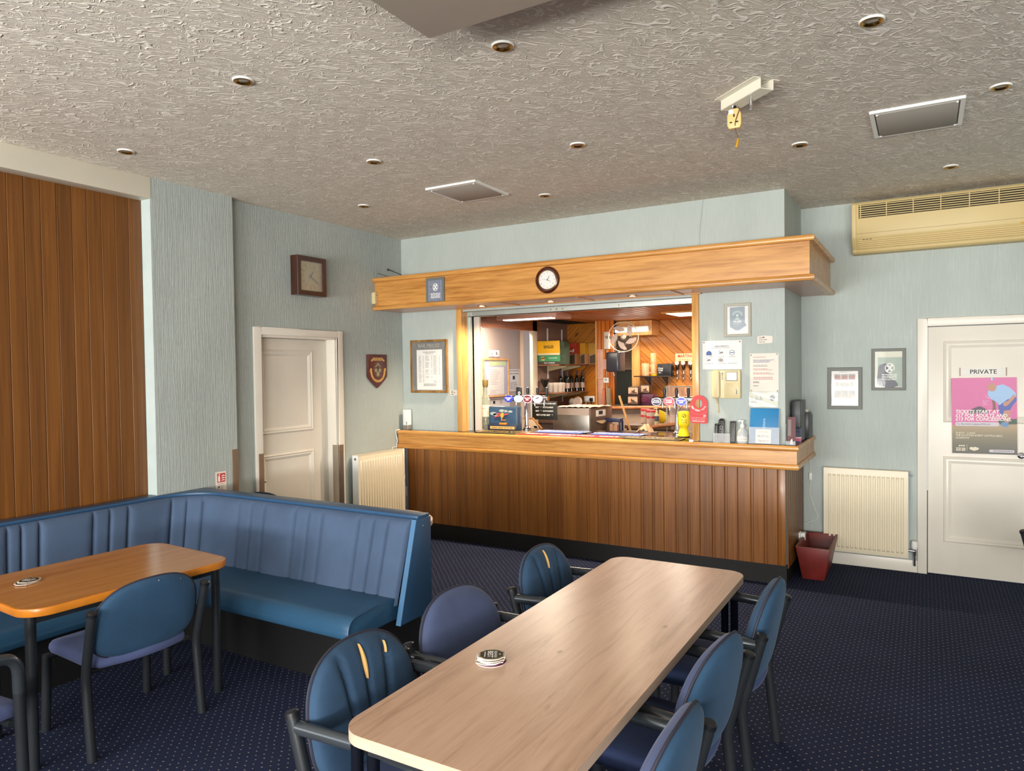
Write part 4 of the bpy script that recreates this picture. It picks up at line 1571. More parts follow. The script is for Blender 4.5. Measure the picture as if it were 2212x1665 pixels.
for x0, x1, y, n, sd in ((0.10, 0.165, 0.372, 7, 1), (0.10, 0.165, 0.31, 9, 2), (0.10, 0.165, 0.228, 3, 3), (0.10, 0.165, 0.192, 3, 4), (0.10, 0.165, 0.165, 4, 5), (0.10, 0.165, 0.125, 3, 6),
                         (0.185, 0.27, 0.372, 6, 7), (0.185, 0.27, 0.31, 7, 8), (0.185, 0.27, 0.228, 3, 9), (0.185, 0.27, 0.192, 1, 10), (0.185, 0.27, 0.165, 2, 11), (0.285, 0.365, 0.372, 22, 12), (0.285, 0.365, 0.122, 3, 13)):
    lines(b, x0, x1 - 0.02, y, n, 0.0088, 0.0036, zp, sd)
    lines(b, x1 - 0.012, x1, y, n, 0.0088, 0.0036, zp, sd + 40, fill=1, gap=False)
ob('print_lines', b, M['ink_grey'], pl)
o = bx('paper_label', (0, 0.094, 0, 0.054, 0, 0.0015), M['paper_warm'], None, FR(0.592, 0.0, 1.442))
tag(o, 'tiny white typed label beside the bar price list', 'label')
b = MB()
lines(b, 0.01, 0.07, 0.043, 3, 0.016, 0.006, 0.0018, 3, fill=1)
ob('print_lines', b, M['ink'], o)


def clock_hand(b, ang, l, w, z, tail=0.15, cx=0, cy=0):
    a = math.radians(90 - ang)
    d, n = Vector((math.cos(a), math.sin(a))), Vector((-math.sin(a), math.cos(a)))
    c = Vector((cx, cy))
    p = [c - d * l * tail - n * w, c - d * l * tail + n * w, c + d * l + n * w * 0.5, c + d * l - n * w * 0.5]
    b.prism([(q.x, q.y) for q in reversed(p)], z, z + 0.0015)


# round clock on the pelmet
rc = thing('round_clock', 'round mahogany-rimmed clock with a white dial on the pelmet', 'clock', FR(1.913, PF_, 2.441))
ob('rim', MB().lathe([(0.112, 0.0), (0.112, 0.012), (0.104, 0.026), (0.093, 0.030), (0.086, 0.022), (0.082, 0.012)], 48), M['mahogany'], rc)
ob('bezel', MB().lathe([(0.083, 0.012), (0.083, 0.016), (0.079, 0.017), (0.077, 0.012)], 48), M['brass'], rc)
ob('dial', MB().lathe([(0.080, 0.008), (0.080, 0.011), (0.0, 0.011)], 48), M['paper'], rc)
for h in range(1, 13):
    a = math.radians(90 - 30 * h)
    text(str(h), 0.017, M['ink'], rc, 0.064 * math.cos(a), 0.064 * math.sin(a), 0.0116)
b = MB()
clock_hand(b, 35, 0.040, 0.0026, 0.0122)
clock_hand(b, 117, 0.034, 0.0022, 0.0134)
clock_hand(b, 282, 0.055, 0.0007, 0.0145)
ob('hands', b, M['ink'], rc)
ob('glass', MB().lathe([(0.080, 0.017), (0.05, 0.0195), (0.0001, 0.0205)], 40), M['pane'], rc)

# tartan plaque on the pelmet
tp, z = framed('tartan_plaque', 'grey framed navy tartan plaque with a white crest on the pelmet', 'plaque', FR(0.640, PF_, 2.312), 0.208, 0.238, 0.022, M['frame_grey'], 0.018, plain('navy_tartan', '#1c2440', 0.6))
b = MB()
for k in range(6):
    b.box(0.026 + k * 0.027, 0.036 + k * 0.027, 0.022, 0.216, z, z + 0.0002)
for k in range(7):
    b.box(0.022, 0.186, 0.028 + k * 0.027, 0.038 + k * 0.027, z + 0.0002, z + 0.0004)
ob('tartan_band', b, plain('tartan_blue', '#2a4a80', 0.6), tp)
b = MB()
for k in range(4):
    b.box(0.036 + k * 0.042, 0.0375 + k * 0.042, 0.022, 0.216, z + 0.0004, z + 0.0006)
    b.box(0.022, 0.186, 0.045 + k * 0.045, 0.0465 + k * 0.045, z + 0.0004, z + 0.0006)
ob('tartan_line', b, plain('tartan_pale', '#8b97a0', 0.6), tp)


def saltire_badge(parent, cx, cy, r, z, mat):
    """a white ring with two curved-waisted crossing bands"""
    b = ring_mb(r, r * 1.15, r * 0.2, z, z + 0.0005, cx, cy, 30)
    for s in (-1, 1):
        d = Vector((s * 0.62, 0.78))
        n = Vector((-d.y, d.x))
        p = [d * r - n * r * 0.26, d * r + n * r * 0.26, n * r * 0.12, -d * r + n * r * 0.26, -d * r - n * r * 0.26, -n * r * 0.12]
        flat(b, [(cx + q.x, cy + q.y) for q in p], z + 0.0006 + 0.0001 * s)
    return ob('crest', b, mat, parent)


saltire_badge(tp, 0.104, 0.150, 0.030, z + 0.0008, M['white_ink'])
b = MB()
lines(b, 0.05, 0.158, 0.092, 4, 0.0125, 0.0065, z + 0.001, 3, fill=1, gap=False)
ob('print_lines', b, M['white_ink'], tp)

# square clock on the left wall
sq = thing('square_clock', 'square walnut clock with a gold dial on the left wall', 'clock', FR(0.0, -1.475, 2.352, 'left'))
CW, CH = 0.335, 0.335
prof = [(0, 0.0), (0, 0.078), (0.004, 0.082), (0.040, 0.080), (0.043, 0.056)]
rows = [[(s, s, zz), (CW - s, s, zz), (CW - s, CH - s, zz), (s, CH - s, zz)] for s, zz in prof]
ob('case', MB().grid(rows, wrap=True), M['dark_wood'], sq, ang=25)
bx('dial', (0.04, CW - 0.04, 0.04, CH - 0.04, 0.040, 0.056), plain('brushed_gold_dial', '#a99a66', 0.32, 0.6, var=0.05), sq)
b = ring_mb(0.075, 0.075, 0.0018, 0.0562, 0.0566, CW / 2, CH / 2)
ob('chapter_ring', b, plain('dial_line', '#6f6440', 0.5), sq)
b = MB()
for h in range(12):
    a = math.radians(90 - 30 * h)
    d, n = Vector((math.cos(a), math.sin(a))), Vector((-math.sin(a), math.cos(a)))
    c = Vector((CW / 2, CH / 2))
    w = 0.0045 if h % 3 == 0 else 0.003
    p = [c + d * 0.082 - n * w, c + d * 0.115 - n * w, c + d * 0.115 + n * w, c + d * 0.082 + n * w]
    b.prism([(q.x, q.y) for q in p], 0.0562, 0.060)
ob('hour_baton', b, M['brass'], sq)
b = MB()
clock_hand(b, 37, 0.062, 0.005, 0.061, 0.2, CW / 2, CH / 2)
clock_hand(b, 122, 0.105, 0.004, 0.063, 0.15, CW / 2, CH / 2)
ob('hands', b, M['ink'], sq)
b = MB()
clock_hand(b, 196, 0.045, 0.001, 0.065, 0.6, CW / 2, CH / 2)
ob('second_hand', b, M['ink'], sq)
bx('glass', (0.041, CW - 0.041, 0.041, CH - 0.041, 0.068, 0.069), M['pane'], sq)

# shield
sh = thing('wall_shield', 'dark red wooden shield with gold scrolls on the left wall', 'shield', FR(0.0, -0.555, 1.525, 'left'))
SW, SHH = 0.282, 0.330
op = [(0.0, SHH), (0.0, 0.115)]
for k in range(1, 7):
    t_ = k / 6
    op.append((SW / 2 * (t_ ** 1.25), 0.115 * (1 - t_)))
op2 = [(SW - x, y) for x, y in reversed(op[:-1])]
shape = op + op2
ob('board', MB().prism(list(reversed(shape)), 0.0, 0.022), plain('oxblood_wood', '#552420', 0.3, var=0.15, vs=30, coat=0.3), sh, bev=0.006)
b = MB()
b.prism([(0.07, 0.270), (0.215, 0.270), (0.215, 0.298), (0.07, 0.298)], 0.022, 0.0245)
b.prism([(0.048, 0.258), (0.07, 0.268), (0.07, 0.286), (0.045, 0.278)], 0.022, 0.0238)
b.prism([(0.215, 0.268), (0.237, 0.258), (0.240, 0.278), (0.215, 0.286)], 0.022, 0.0238)
arc = []
for k in range(17):
    a = PI + PI * k / 16
    arc.append((SW / 2 + 0.108 * math.cos(a), 0.165 + 0.108 * math.sin(a)))
rows = [[(x, y, 0.0225) for x, y in arc], [(x, y, 0.025) for x, y in arc], [(SW / 2 + (x - SW / 2) * 0.80, 0.165 + (y - 0.165) * 0.80, 0.025) for x, y in arc], [(SW / 2 + (x - SW / 2) * 0.80, 0.165 + (y - 0.165) * 0.80, 0.0225) for x, y in arc]]
b.grid(rows)
for s in (-1, 1):
    cx = SW / 2 + s * 0.102
    b.prism([(cx - 0.014, 0.158), (cx + 0.012, 0.165), (cx + 0.016, 0.195), (cx - 0.010, 0.192)], 0.022, 0.0255)
ob('scroll', b, plain('gold_scroll', '#c59a55', 0.45), sh)
text('FOUNDED 1898', 0.0165, M['ink'], sh, 0.1425, 0.2845, 0.0248, bold=0.01)
arc_text('BOWLING CLUB', 0.017, M['ink'], sh, SW / 2, 0.165, 0.0965, 215, 325, 0.0253, flip=True)
b = MB()
b.prism([(0.095, 0.205), (0.141, 0.248), (0.187, 0.205), (0.170, 0.205), (0.141, 0.228), (0.112, 0.205)], 0.022, 0.026)
for cx, cy, r in ((0.112, 0.175, 0.018), (0.170, 0.175, 0.018), (0.141, 0.140, 0.022)):
    b.prism(ellipse(cx, cy, r, r * 1.1, 14), 0.022, 0.0255)
ob('crest', b, plain('sage_crest', '#8d8a68', 0.5), sh)
b = ring_mb(0.062, 0.072, 0.008, 0.022, 0.0248, SW / 2, 0.182, 26)
ob('mantling', b, plain('dull_rose_mantling', '#7c4a42', 0.5), sh)

# fire extinguisher sign on the column
fs = thing('fire_sign', 'red and cream fire extinguisher sign on the wallpapered column', 'sign', FR(0.075, -2.31, 0.765, 'left'))
bx('board', (0.0, 0.092, 0.0, 0.185, 0.0, 0.002), M['paper_warm'], fs)
bx('red_panel', (0.012, 0.082, 0.105, 0.172, 0.002, 0.0026), M['red'], fs)
b = MB()
b.add([(x, y, 0.0028) for x, y in rrect(0.019, 0.036, 0.110, 0.152, 0.006)], [tuple(range(28))])
flat(b, [(0.024, 0.152), (0.031, 0.152), (0.031, 0.160), (0.040, 0.165), (0.040, 0.168), (0.024, 0.165)], 0.0028)
for k in range(3):
    y = 0.112 + k * 0.017
    flat(b, [(0.048, y), (0.062, y + 0.006), (0.078, y + 0.002), (0.076, y + 0.009), (0.062, y + 0.014), (0.050, y + 0.009)], 0.0028)
ob('pictogram', b, M['white_ink'], fs)
text('Fire extinguisher', 0.0095, M['ink_red'], fs, 0.046, 0.094, 0.0026, bold=0.01)
b = MB()
lines(b, 0.04, 0.082, 0.078, 4, 0.009, 0.003, 0.0026, 9)
flat(b, ellipse(0.024, 0.07, 0.010, 0.010, 16), 0.0026)
ob('print_lines', b, M['ink_grey'], fs)
fe = thing('extinguisher_label', 'yellow and red curved label low on the column beside the fire sign', 'label', FR(0.075, -2.314, 0.705, 'left'))
bx('backing', (0.0, 0.17, 0.0, 0.07, 0.0, 0.0015), M['paper'], fe)
b = MB()
flat(b, [(0.0, 0.03), (0.03, 0.052), (0.05, 0.045), (0.07, 0.02), (0.0, 0.01)], 0.0018)
ob('yellow_print', b, M['yellow'], fe)
b = MB()
b.grid([[(0.07 + 0.09 * k / 8, 0.015 + 0.055 * (k / 8) ** 0.6, 0.0018) for k in range(9)], [(0.08 + 0.085 * k / 8, 0.005 + 0.055 * (k / 8) ** 0.6, 0.0018) for k in range(9)]])
ob('red_print', b, M['red'], fe)

# sensor and wires at the left end of the pelmet
o = thing('door_sensor', 'cream alarm sensor at the left end of the pelmet', 'sensor', FR(0.0, -0.455, 2.343, 'left') @ Matrix.Translation((-0.012, 0, 0)))
ob('body', MB().prism(rrect(0.0, 0.055, 0.0, 0.12, 0.014), 0.0, 0.045), M['cream_plastic'], o, bev=0.008)
ob('lens', MB().lathe([(0.006, 0.045), (0.005, 0.0475), (0.0, 0.048)], 12, Matrix.Translation((0.028, 0.09, 0))), M['frame_grey'], o)
o = ob('loose_wire', MB().tube(fillet([(0.004, -0.372, 2.655), (0.006, -0.31, 2.65), (0.03, -0.20, 2.625), (0.02, -0.12, 2.6035)], 0.05), 0.003, 8), M['frame_grey'])
tag(o, 'lower loose grey wire running from the left wall onto the pelmet', 'wire')
b = MB()
b.tube(fillet([(0.004, -0.215, 2.708), (0.02, -0.19, 2.70), (0.10, -0.12, 2.66), (0.16, -0.08, 2.6035)], 0.05), 0.004, 8)
b.sphere((0.006, -0.215, 2.708), 0.011, 10)
o = ob('loose_wire', b, M['black_plastic'])
tag(o, 'upper black wire with a clip running from the left wall onto the pelmet', 'wire')
o = ob('wall_cable', MB().tube(fillet([(3.112, -0.003, 3.038), (3.106, -0.004, 2.95), (3.085, -0.004, 2.80), (3.082, -0.004, 2.603)], 0.04), 0.0035, 8), M['paper_front'])
tag(o, 'painted-over cable down the wall from ceiling to pelmet', 'cable')

# ------------------------------------------------------------------ pillar notices
pf, z = framed('pennant_picture', 'pale grey frame holding a blue pennant on the pillar', 'picture', FR(3.279, 0.0, 1.926), 0.206, 0.262, 0.022, M['frame_light'], 0.018)
z += 0.0002
ob('pennant', flat(MB(), [(0.042, 0.232), (0.158, 0.237), (0.158, 0.105), (0.172, 0.088), (0.112, 0.052), (0.088, 0.052), (0.042, 0.085)], z), plain('blue_grey_satin', '#6f8794', 0.5), pf)
ob('fringe', flat(MB(), [(0.042, 0.085), (0.088, 0.052), (0.112, 0.052), (0.172, 0.088), (0.170, 0.080), (0.108, 0.044), (0.090, 0.044), (0.040, 0.074)], z + 0.0002), plain('lilac_fringe', '#bdb9c9', 0.7), pf)
b = MB()
for r0 in (0.043, 0.034):
    a_ = [(0.100 + r0 * math.cos(math.radians(q)), 0.160 + r0 * math.sin(math.radians(q))) for q in range(8, 173, 12)]
    b.grid([[(x, y, z + 0.0004) for x, y in a_], [(0.100 + (x - 0.1) * 0.90, 0.16 + (y - 0.16) * 0.90, z + 0.0004) for x, y in a_]])
flat(b, [(0.088, 0.176), (0.112, 0.176), (0.102, 0.150), (0.098, 0.150)], z + 0.0004)
flat(b, [(0.080, 0.138), (0.088, 0.146), (0.112, 0.146), (0.120, 0.138), (0.11, 0.134), (0.09, 0.134)], z + 0.0004)
ob('crest', b, plain('pale_mint_ink', '#b9d0c8', 0.6), pf)
text('SCOTLAND', 0.0125, M['white_ink'], pf, 0.1, 0.109, z + 0.0005, bold=0.01)
text('2012', 0.0125, M['white_ink'], pf, 0.1, 0.095, z + 0.0005, bold=0.01)
b = MB()
lines(b, 0.07, 0.13, 0.122, 1, 0.01, 0.007, z + 0.0005, 3, fill=1, gap=False)
ob('print_lines', b, M['white_ink'], pf)

# crumpled brewery notice: a real creased sheet
nt = thing('creased_notice', 'creased white landscape sheet with six small logos on the pillar', 'notice', FR(3.102, 0.0, 1.671))
NW, NH = 0.311, 0.228
rd = random.Random(4)
rows = []
for j in range(15):
    row = []
    for i in range(21):
        x, y = NW * i / 20, NH * j / 14
        zz = 0.003 + 0.0022 * abs(math.sin(9 * x + 17 * y)) + 0.002 * max(0, 1 - abs((y - 0.09) - (x - 0.1) * 0.55) / 0.02) + rd.uniform(0, 0.0009)
        row.append((x, y, zz))
    rows.append(row)
ob('sheet', MB().grid(rows), M['paper'], nt, ang=12)
zt = 0.0092
for k, (x, y, nm_, colr) in enumerate(((0.052, 0.130, 'blue', 'ink_blue'), (0.148, 0.130, 'grey', 'ink_grey'), (0.235, 0.130, 'teal', 'ink_blue'), (0.048, 0.072, 'grey', 'ink_grey'), (0.146, 0.072, 'grey', 'ink_grey'))):
    b = MB()
    if k in (0,):
        flat(b, [(x - 0.022, y - 0.018), (x + 0.022, y - 0.018), (x + 0.020, y + 0.008), (x, y + 0.02), (x - 0.020, y + 0.008)], zt)
    elif k == 2:
        b = ring_mb(0.021, 0.021, 0.003, zt, zt + 0.0003, x, y, 24)
        flat(b, [(x - 0.014, y - 0.004), (x + 0.014, y - 0.002), (x + 0.014, y + 0.004), (x - 0.014, y + 0.002)], zt)
    elif k == 4:
        b = ring_mb(0.019, 0.014, 0.005, zt, zt + 0.0003, x, y, 24)
        flat(b, ellipse(x, y, 0.010, 0.006, 12), zt)
    else:
        flat(b, [(x - 0.016, y - 0.008), (x + 0.018, y - 0.002), (x + 0.014, y + 0.010), (x - 0.008, y + 0.006)], zt)
        flat(b, [(x - 0.02, y + 0.012), (x - 0.006, y + 0.010), (x - 0.01, y + 0.018)], zt)
    ob('logo', b, M[colr], nt)
b = MB()
lines(b, 0.10, 0.21, 0.183, 1, 0.01, 0.006, zt, 2, fill=1, gap=False)
lines(b, 0.075, 0.22, 0.170, 1, 0.01, 0.003, zt, 3, fill=1, gap=False)
for x in (0.03, 0.125, 0.212):
    lines(b, x, x + 0.05, 0.100, 1, 0.01, 0.003, zt, 4, fill=1, gap=False)
    lines(b, x - 0.01, x + 0.06, 0.045, 1, 0.01, 0.003, zt, 5, fill=1, gap=False)
ob('print_lines', b, M['ink_grey'], nt)
b = MB()
for x, y in ((0.012, 0.216), (0.295, 0.216)):
    b.lathe([(0.006, 0.004), (0.005, 0.010), (0.0, 0.011)], 12, Matrix.Translation((x, y, 0)))
ob('drawing_pin', b, M['brown_metal'], nt)

o = thing('torn_label', 'small torn paper label high on the right of the pillar', 'label', FR(3.530, 0.0, 1.866))
ob('sheet', MB().prism([(0, 0), (0.095, 0.002), (0.112, 0.006), (0.113, 0.055), (0.075, 0.060), (0.045, 0.062), (0.0, 0.055)], 0.0005, 0.0018), M['paper_warm'], o)
b = MB()
lines(b, 0.012, 0.09, 0.045, 3, 0.016, 0.0045, 0.0021, 8, fill=0.9)
ob('print_lines', b, M['ink_grey'], o)
ob('drawing_pin', MB().lathe([(0.006, 0.0018), (0.005, 0.007), (0.0, 0.008)], 12, Matrix.Translation((0.045, 0.049, 0))), M['brown_metal'], o)

o = thing('typed_notice', 'white portrait sheet of typed paragraphs pinned on the pillar', 'notice', FR(3.473, 0.0, 1.492))
bx('sheet', (0, 0.213, 0, 0.298, 0.0005, 0.0018), M['paper_warm'], o)
for y, n, c_, sd in ((0.268, 1, 'ink_red', 1), (0.246, 3, 'ink_blue', 2), (0.205, 2, 'ink_grey', 3), (0.177, 2, 'ink_red', 4), (0.146, 2, 'ink_red', 5), (0.112, 3, 'ink_red', 6), (0.078, 2, 'ink', 7), (0.045, 1, 'ink', 8)):
    b = MB()
    lines(b, 0.025, 0.185 if c_ != 'ink' else 0.085, y, n, 0.0085, 0.0036, 0.0021, sd, fill=1.0)
    ob('print_lines', b, M[c_], o)
b = MB()
for x, y in ((0.009, 0.286), (0.202, 0.290), (0.010, 0.008), (0.205, 0.006)):
    b.lathe([(0.005, 0.0018), (0.004, 0.006), (0.0, 0.007)], 10, Matrix.Translation((x, y, 0)))
ob('drawing_pin', b, M['brown_metal'], o)

o = thing('plastic_wallet', 'shiny clear wallet with pale printed strip under the typed notice', 'notice', FR(3.464, 0.0, 1.371))
bx('insert', (0.002, 0.216, 0.002, 0.117, 0.0005, 0.0014), plain('pale_lemon_card', '#dcdcc6', 0.5), o)
rows = []
for j in range(7):
    rows.append([(0.218 * i / 16, 0.119 * j / 6, 0.004 + 0.002 * math.sin(21 * 0.218 * i / 16 + j * 1.3)) for i in range(17)])
ob('film', MB().grid(rows), M['poly'], o)
b = MB()
for k in range(8):
    x = 0.018 + k * 0.011
    flat(b, [(x, 0.055), (x + 0.006, 0.055), (x + 0.004, 0.088 - (k % 3) * 0.012), (x + 0.002, 0.088 - (k % 3) * 0.012)], 0.0016)
lines(b, 0.015, 0.10, 0.045, 2, 0.010, 0.004, 0.0016, 4)
flat(b, ellipse(0.175, 0.072, 0.02, 0.024, 18), 0.0016)
ob('print_lines', b, M['ink_grey'], o)

# door entry phone
ph = thing('entry_phone', 'beige door entry handset with a small screen on the pillar', 'phone', FR(3.187, 0.0, 1.438))
ob('body', MB().prism(rrect(0.0, 0.218, 0.0, 0.222, 0.008), 0.0, 0.032), M['cream_plastic'], ph, bev=0.004)
ob('handset', MB().prism(rrect(0.0, 0.062, 0.002, 0.220, 0.018), 0.032, 0.058), M['cream_plastic'], ph, bev=0.010, seg=3)
bx('key_strip', (0.066, 0.092, 0.006, 0.216, 0.032, 0.0345), plain('pale_cream_strip', '#ddd2ac', 0.4), ph)
b = MB()
for k in range(4):
    b.lathe([(0.007 if k == 0 else 0.0045, 0.0345), (0.006 if k == 0 else 0.004, 0.037), (0.0, 0.037)], 12, Matrix.Translation((0.079, 0.198 - k * 0.015, 0)))
ob('button', b, M['ink_grey'], ph)
b = MB()
for k in range(9):
    for j in range(2):
        b.lathe([(0.0022, 0.0345), (0.0022, 0.0352), (0.0, 0.0352)], 8, Matrix.Translation((0.075 + j * 0.008, 0.014 + k * 0.0085, 0)))
ob('speaker_hole', b, M['beige_plastic'], ph)
bx('screen_bezel', (0.106, 0.198, 0.138, 0.213, 0.032, 0.036), plain('khaki_bezel', '#9c9474', 0.4), ph, bev=0.002)
bx('screen', (0.113, 0.190, 0.145, 0.206, 0.036, 0.0365), plain('blank_screen', '#cdd0c8', 0.25), ph)
bx('lower_flap', (0.104, 0.212, 0.01, 0.122, 0.032, 0.0335), M['cream_plastic'], ph, bev=0.001)
b = MB()
flat(b, [(0.184, 0.030), (0.192, 0.036), (0.194, 0.058), (0.186, 0.075), (0.182, 0.08), (0.187, 0.058), (0.185, 0.042)], 0.0338)
ob('emblem', b, M['ink_grey'], ph)
co = []
for k in range(70):
    t_ = k / 69
    y = -0.002 - 0.115 * (1 - abs(2 * t_ - 1))
    co.append((0.026 + 0.010 * math.sin(PI * t_) + 0.003 * math.cos(k * 1.7) + (0.010 * t_), y, 0.02 + 0.003 * math.sin(k * 1.7)))
ob('curly_cord', MB().tube(co, 0.0028, 6), M['cream_plastic'], ph)

# red door hanger on the hatch post
dh = thing('door_hanger', 'red hanging card lettered VEN FOR A TASTE on the right hatch post', 'hanger', FR(3.002, -0.028, 1.235) @ Matrix.Rotation(math.radians(-1.5), 4, 'Z'))
outer = [(0.142, 0.0), (0.142, 0.155)]
for k in range(1, 20):
    a = PI * k / 20
    outer.append((0.071 + 0.071 * math.cos(a), 0.155 + 0.073 * math.sin(a)))
outer += [(0.0, 0.155), (0.0, 0.0)]
inner = ellipse(0.067, 0.160, 0.030, 0.036, 28)
bm = MB()
# plate with a hole: strips between the outline and the hole
N = 56
oc = []
for k in range(N):
    a = 2 * PI * k / N
    best, c_, s_ = 1e9, math.cos(a), math.sin(a)
    for i in range(len(outer)):
        x1, y1 = outer[i - 1]
        x2, y2 = outer[i]
        x1, y1, x2, y2 = x1 - 0.067, y1 - 0.16, x2 - 0.067, y2 - 0.16
        den = c_ * (y2 - y1) - s_ * (x2 - x1)
        if abs(den) < 1e-12:
            continue
        t_ = (x1 * (y2 - y1) - y1 * (x2 - x1)) / den
        u_ = (x1 * s_ - y1 * c_) / den
        if t_ > 0 and -1e-6 <= u_ <= 1 + 1e-6:
            best = min(best, t_)
    oc.append((0.067 + c_ * best, 0.16 + s_ * best))
ic = [(0.067 + 0.030 * math.cos(2 * PI * k / N), 0.160 + 0.036 * math.sin(2 * PI * k / N)) for k in range(N)]
rows = [[(x, y, 0.0) for x, y in ic], [(x, y, 0.002) for x, y in ic], [(x, y, 0.002) for x, y in oc], [(x, y, 0.0) for x, y in oc], [(x, y, 0.0) for x, y in ic]]
ob('card', bm.grid(rows, wrap=True), M['red'], dh, ang=20)
arc_text('VEN FOR', 0.020, M['white_ink'], dh, 0.067, 0.165, 0.062, 205, 272, 0.0024, flip=True, bold=0.03)
arc_text('A TASTE', 0.018, M['white_ink'], dh, 0.067, 0.165, 0.062, 276, 338, 0.0024, flip=True, bold=0.0)
b = MB()
a_ = [(0.067 + 0.090 * math.cos(math.radians(q)), 0.160 + 0.090 * math.sin(math.radians(q))) for q in range(222, 320, 6)]
b.grid([[(x, y, 0.0023) for x, y in a_], [(x * 0.985 + 0.001, y * 0.985 + 0.002, 0.0023) for x, y in a_]])
lines(b, 0.012, 0.125, 0.045, 2, 0.012, 0.0045, 0.0024, 4, fill=0.98, gap=False)
ob('print_lines', b, plain('pale_pink_ink', '#e0989a', 0.6), dh)
text('A HELPING OF A LAUGH', 0.0125, M['white_ink'], dh, 0.068, 0.017, 0.0024, bold=0.02, sx=0.75)
b = ring_mb(0.010, 0.010, 0.0022, 0.0022, 0.0024, 0.118, 0.062, 20)
flat(b, [(0.111, 0.058), (0.125, 0.064), (0.125, 0.067), (0.111, 0.061)], 0.0024)
ob('emblem', b, M['white_ink'], dh)

# ------------------------------------------------------------------ back wall pictures, PRIVATE plate, poster
ga, z = framed('photo_sheet', 'dark grey frame with a sheet of ten small photographs', 'picture', FR(3.942, YR - 0.001, 1.318), 0.264, 0.352, 0.030, M['frame_grey'], 0.02)
z += 0.0003
for k in range(3):
    x = 0.052 + k * 0.055
    bx('photo', (x, x + 0.050, 0.245, 0.296, z, z + 0.0004), plain('brick_photo', '#9a6250', 0.6, var=0.2, vs=60) if k == 0 else bpy.data.materials['brick_photo'], ga)
    bx('photo_sky', (x, x + 0.050, 0.285, 0.296, z + 0.0004, z + 0.0006), plain('grey_sky_print', '#8f8c84', 0.6, var=0.4, vs=90) if k == 0 else bpy.data.materials['grey_sky_print'], ga)
    bx('photo', (x, x + 0.050, 0.092, 0.158, z, z + 0.0004), plain('grey_stand_photo', '#77756c', 0.6, var=0.45, vs=45) if k == 0 else bpy.data.materials['grey_stand_photo'], ga)
    b = MB()
    flat(b, [(x + 0.012, 0.092), (x + 0.045, 0.092), (x + 0.028, 0.122), (x + 0.022, 0.122)], z + 0.0006)
    ob('photo_path', b, plain('tan_print', '#a08a6e', 0.6) if k == 0 else bpy.data.materials['tan_print'], ga)
for k in range(4):
    x = 0.058 + k * 0.0385
    bx('photo', (x, x + 0.032, 0.190, 0.230, z, z + 0.0004), plain('grey_photo', '#86857a', 0.6, var=0.35, vs=70) if k == 0 else bpy.data.materials['grey_photo'], ga)
b = MB()
lines(b, 0.09, 0.18, 0.314, 1, 0.01, 0.004, z + 0.0005, 2, fill=1, gap=False)
for y in (0.237, 0.170, 0.078, 0.066, 0.058):
    lines(b, 0.09, 0.17, y, 1, 0.01, 0.0025, z + 0.0005, 3, fill=1, gap=False)
ob('print_lines', b, M['ink_grey'], ga)

gb, z = framed('portrait_picture', 'grey frame with a navy hooded silhouette and a white crest', 'picture', FR(4.277, YR - 0.001, 1.479), 0.247, 0.342, 0.024, M['frame_grey'], 0.02, plain('pale_ivory', '#d9d9c4', 0.6))
z += 0.0003
bx('green_field', (0.045, 0.222, 0.03, 0.270, z, z + 0.0003), plain('sage_print', '#97aa9c', 0.6, var=0.1, vs=12), gb)
ob('hooded_shape', flat(MB(), [(0.036, 0.058), (0.05, 0.045), (0.075, 0.032), (0.10, 0.025), (0.16, 0.024), (0.188, 0.034), (0.192, 0.05), (0.175, 0.075), (0.15, 0.092), (0.125, 0.10), (0.118, 0.115), (0.128, 0.150), (0.128, 0.185), (0.118, 0.212), (0.095, 0.220), (0.065, 0.212), (0.048, 0.190), (0.042, 0.12)], z + 0.0006), plain('navy_print', '#1d2544', 0.6), gb)
saltire_badge(gb, 0.132, 0.182, 0.036, z + 0.0010, M['white_ink'])
b = MB()
lines(b, 0.075, 0.185, 0.128, 4, 0.0135, 0.006, z + 0.0012, 3, fill=1, gap=False)
ob('print_lines', b, M['white_ink'], gb)

pp = thing('private_plate', 'white PRIVATE name plate on the right-hand door', 'sign', FR(4.893, YR + 0.004, 1.592))
bx('plate', (0.006, 0.300, 0, 0.062, 0.0, 0.006), M['paper'], pp, bev=0.001)
bx('end_clip', (0.0, 0.006, 0, 0.064, 0.0, 0.009), M['brown_metal'], pp)
bx('end_clip', (0.300, 0.306, 0, 0.064, 0.0, 0.009), M['brown_metal'], pp)
text('PRIVATE', 0.047, M['ink'], pp, 0.155, 0.031, 0.0063, bold=0.008)

po = thing('event_poster', 'pink and olive ticket poster of a bending bowler on the door', 'poster', FR(4.845, YR + 0.004 - 0.02, 0.985) @ Matrix.Rotation(math.radians(0.7), 4, 'Z'))
PW, PH = 0.420, 0.590


def PP(pts):      # poster outline given as fractions from the top left
    return [(x * PW, PH * (1 - y)) for x, y in pts]


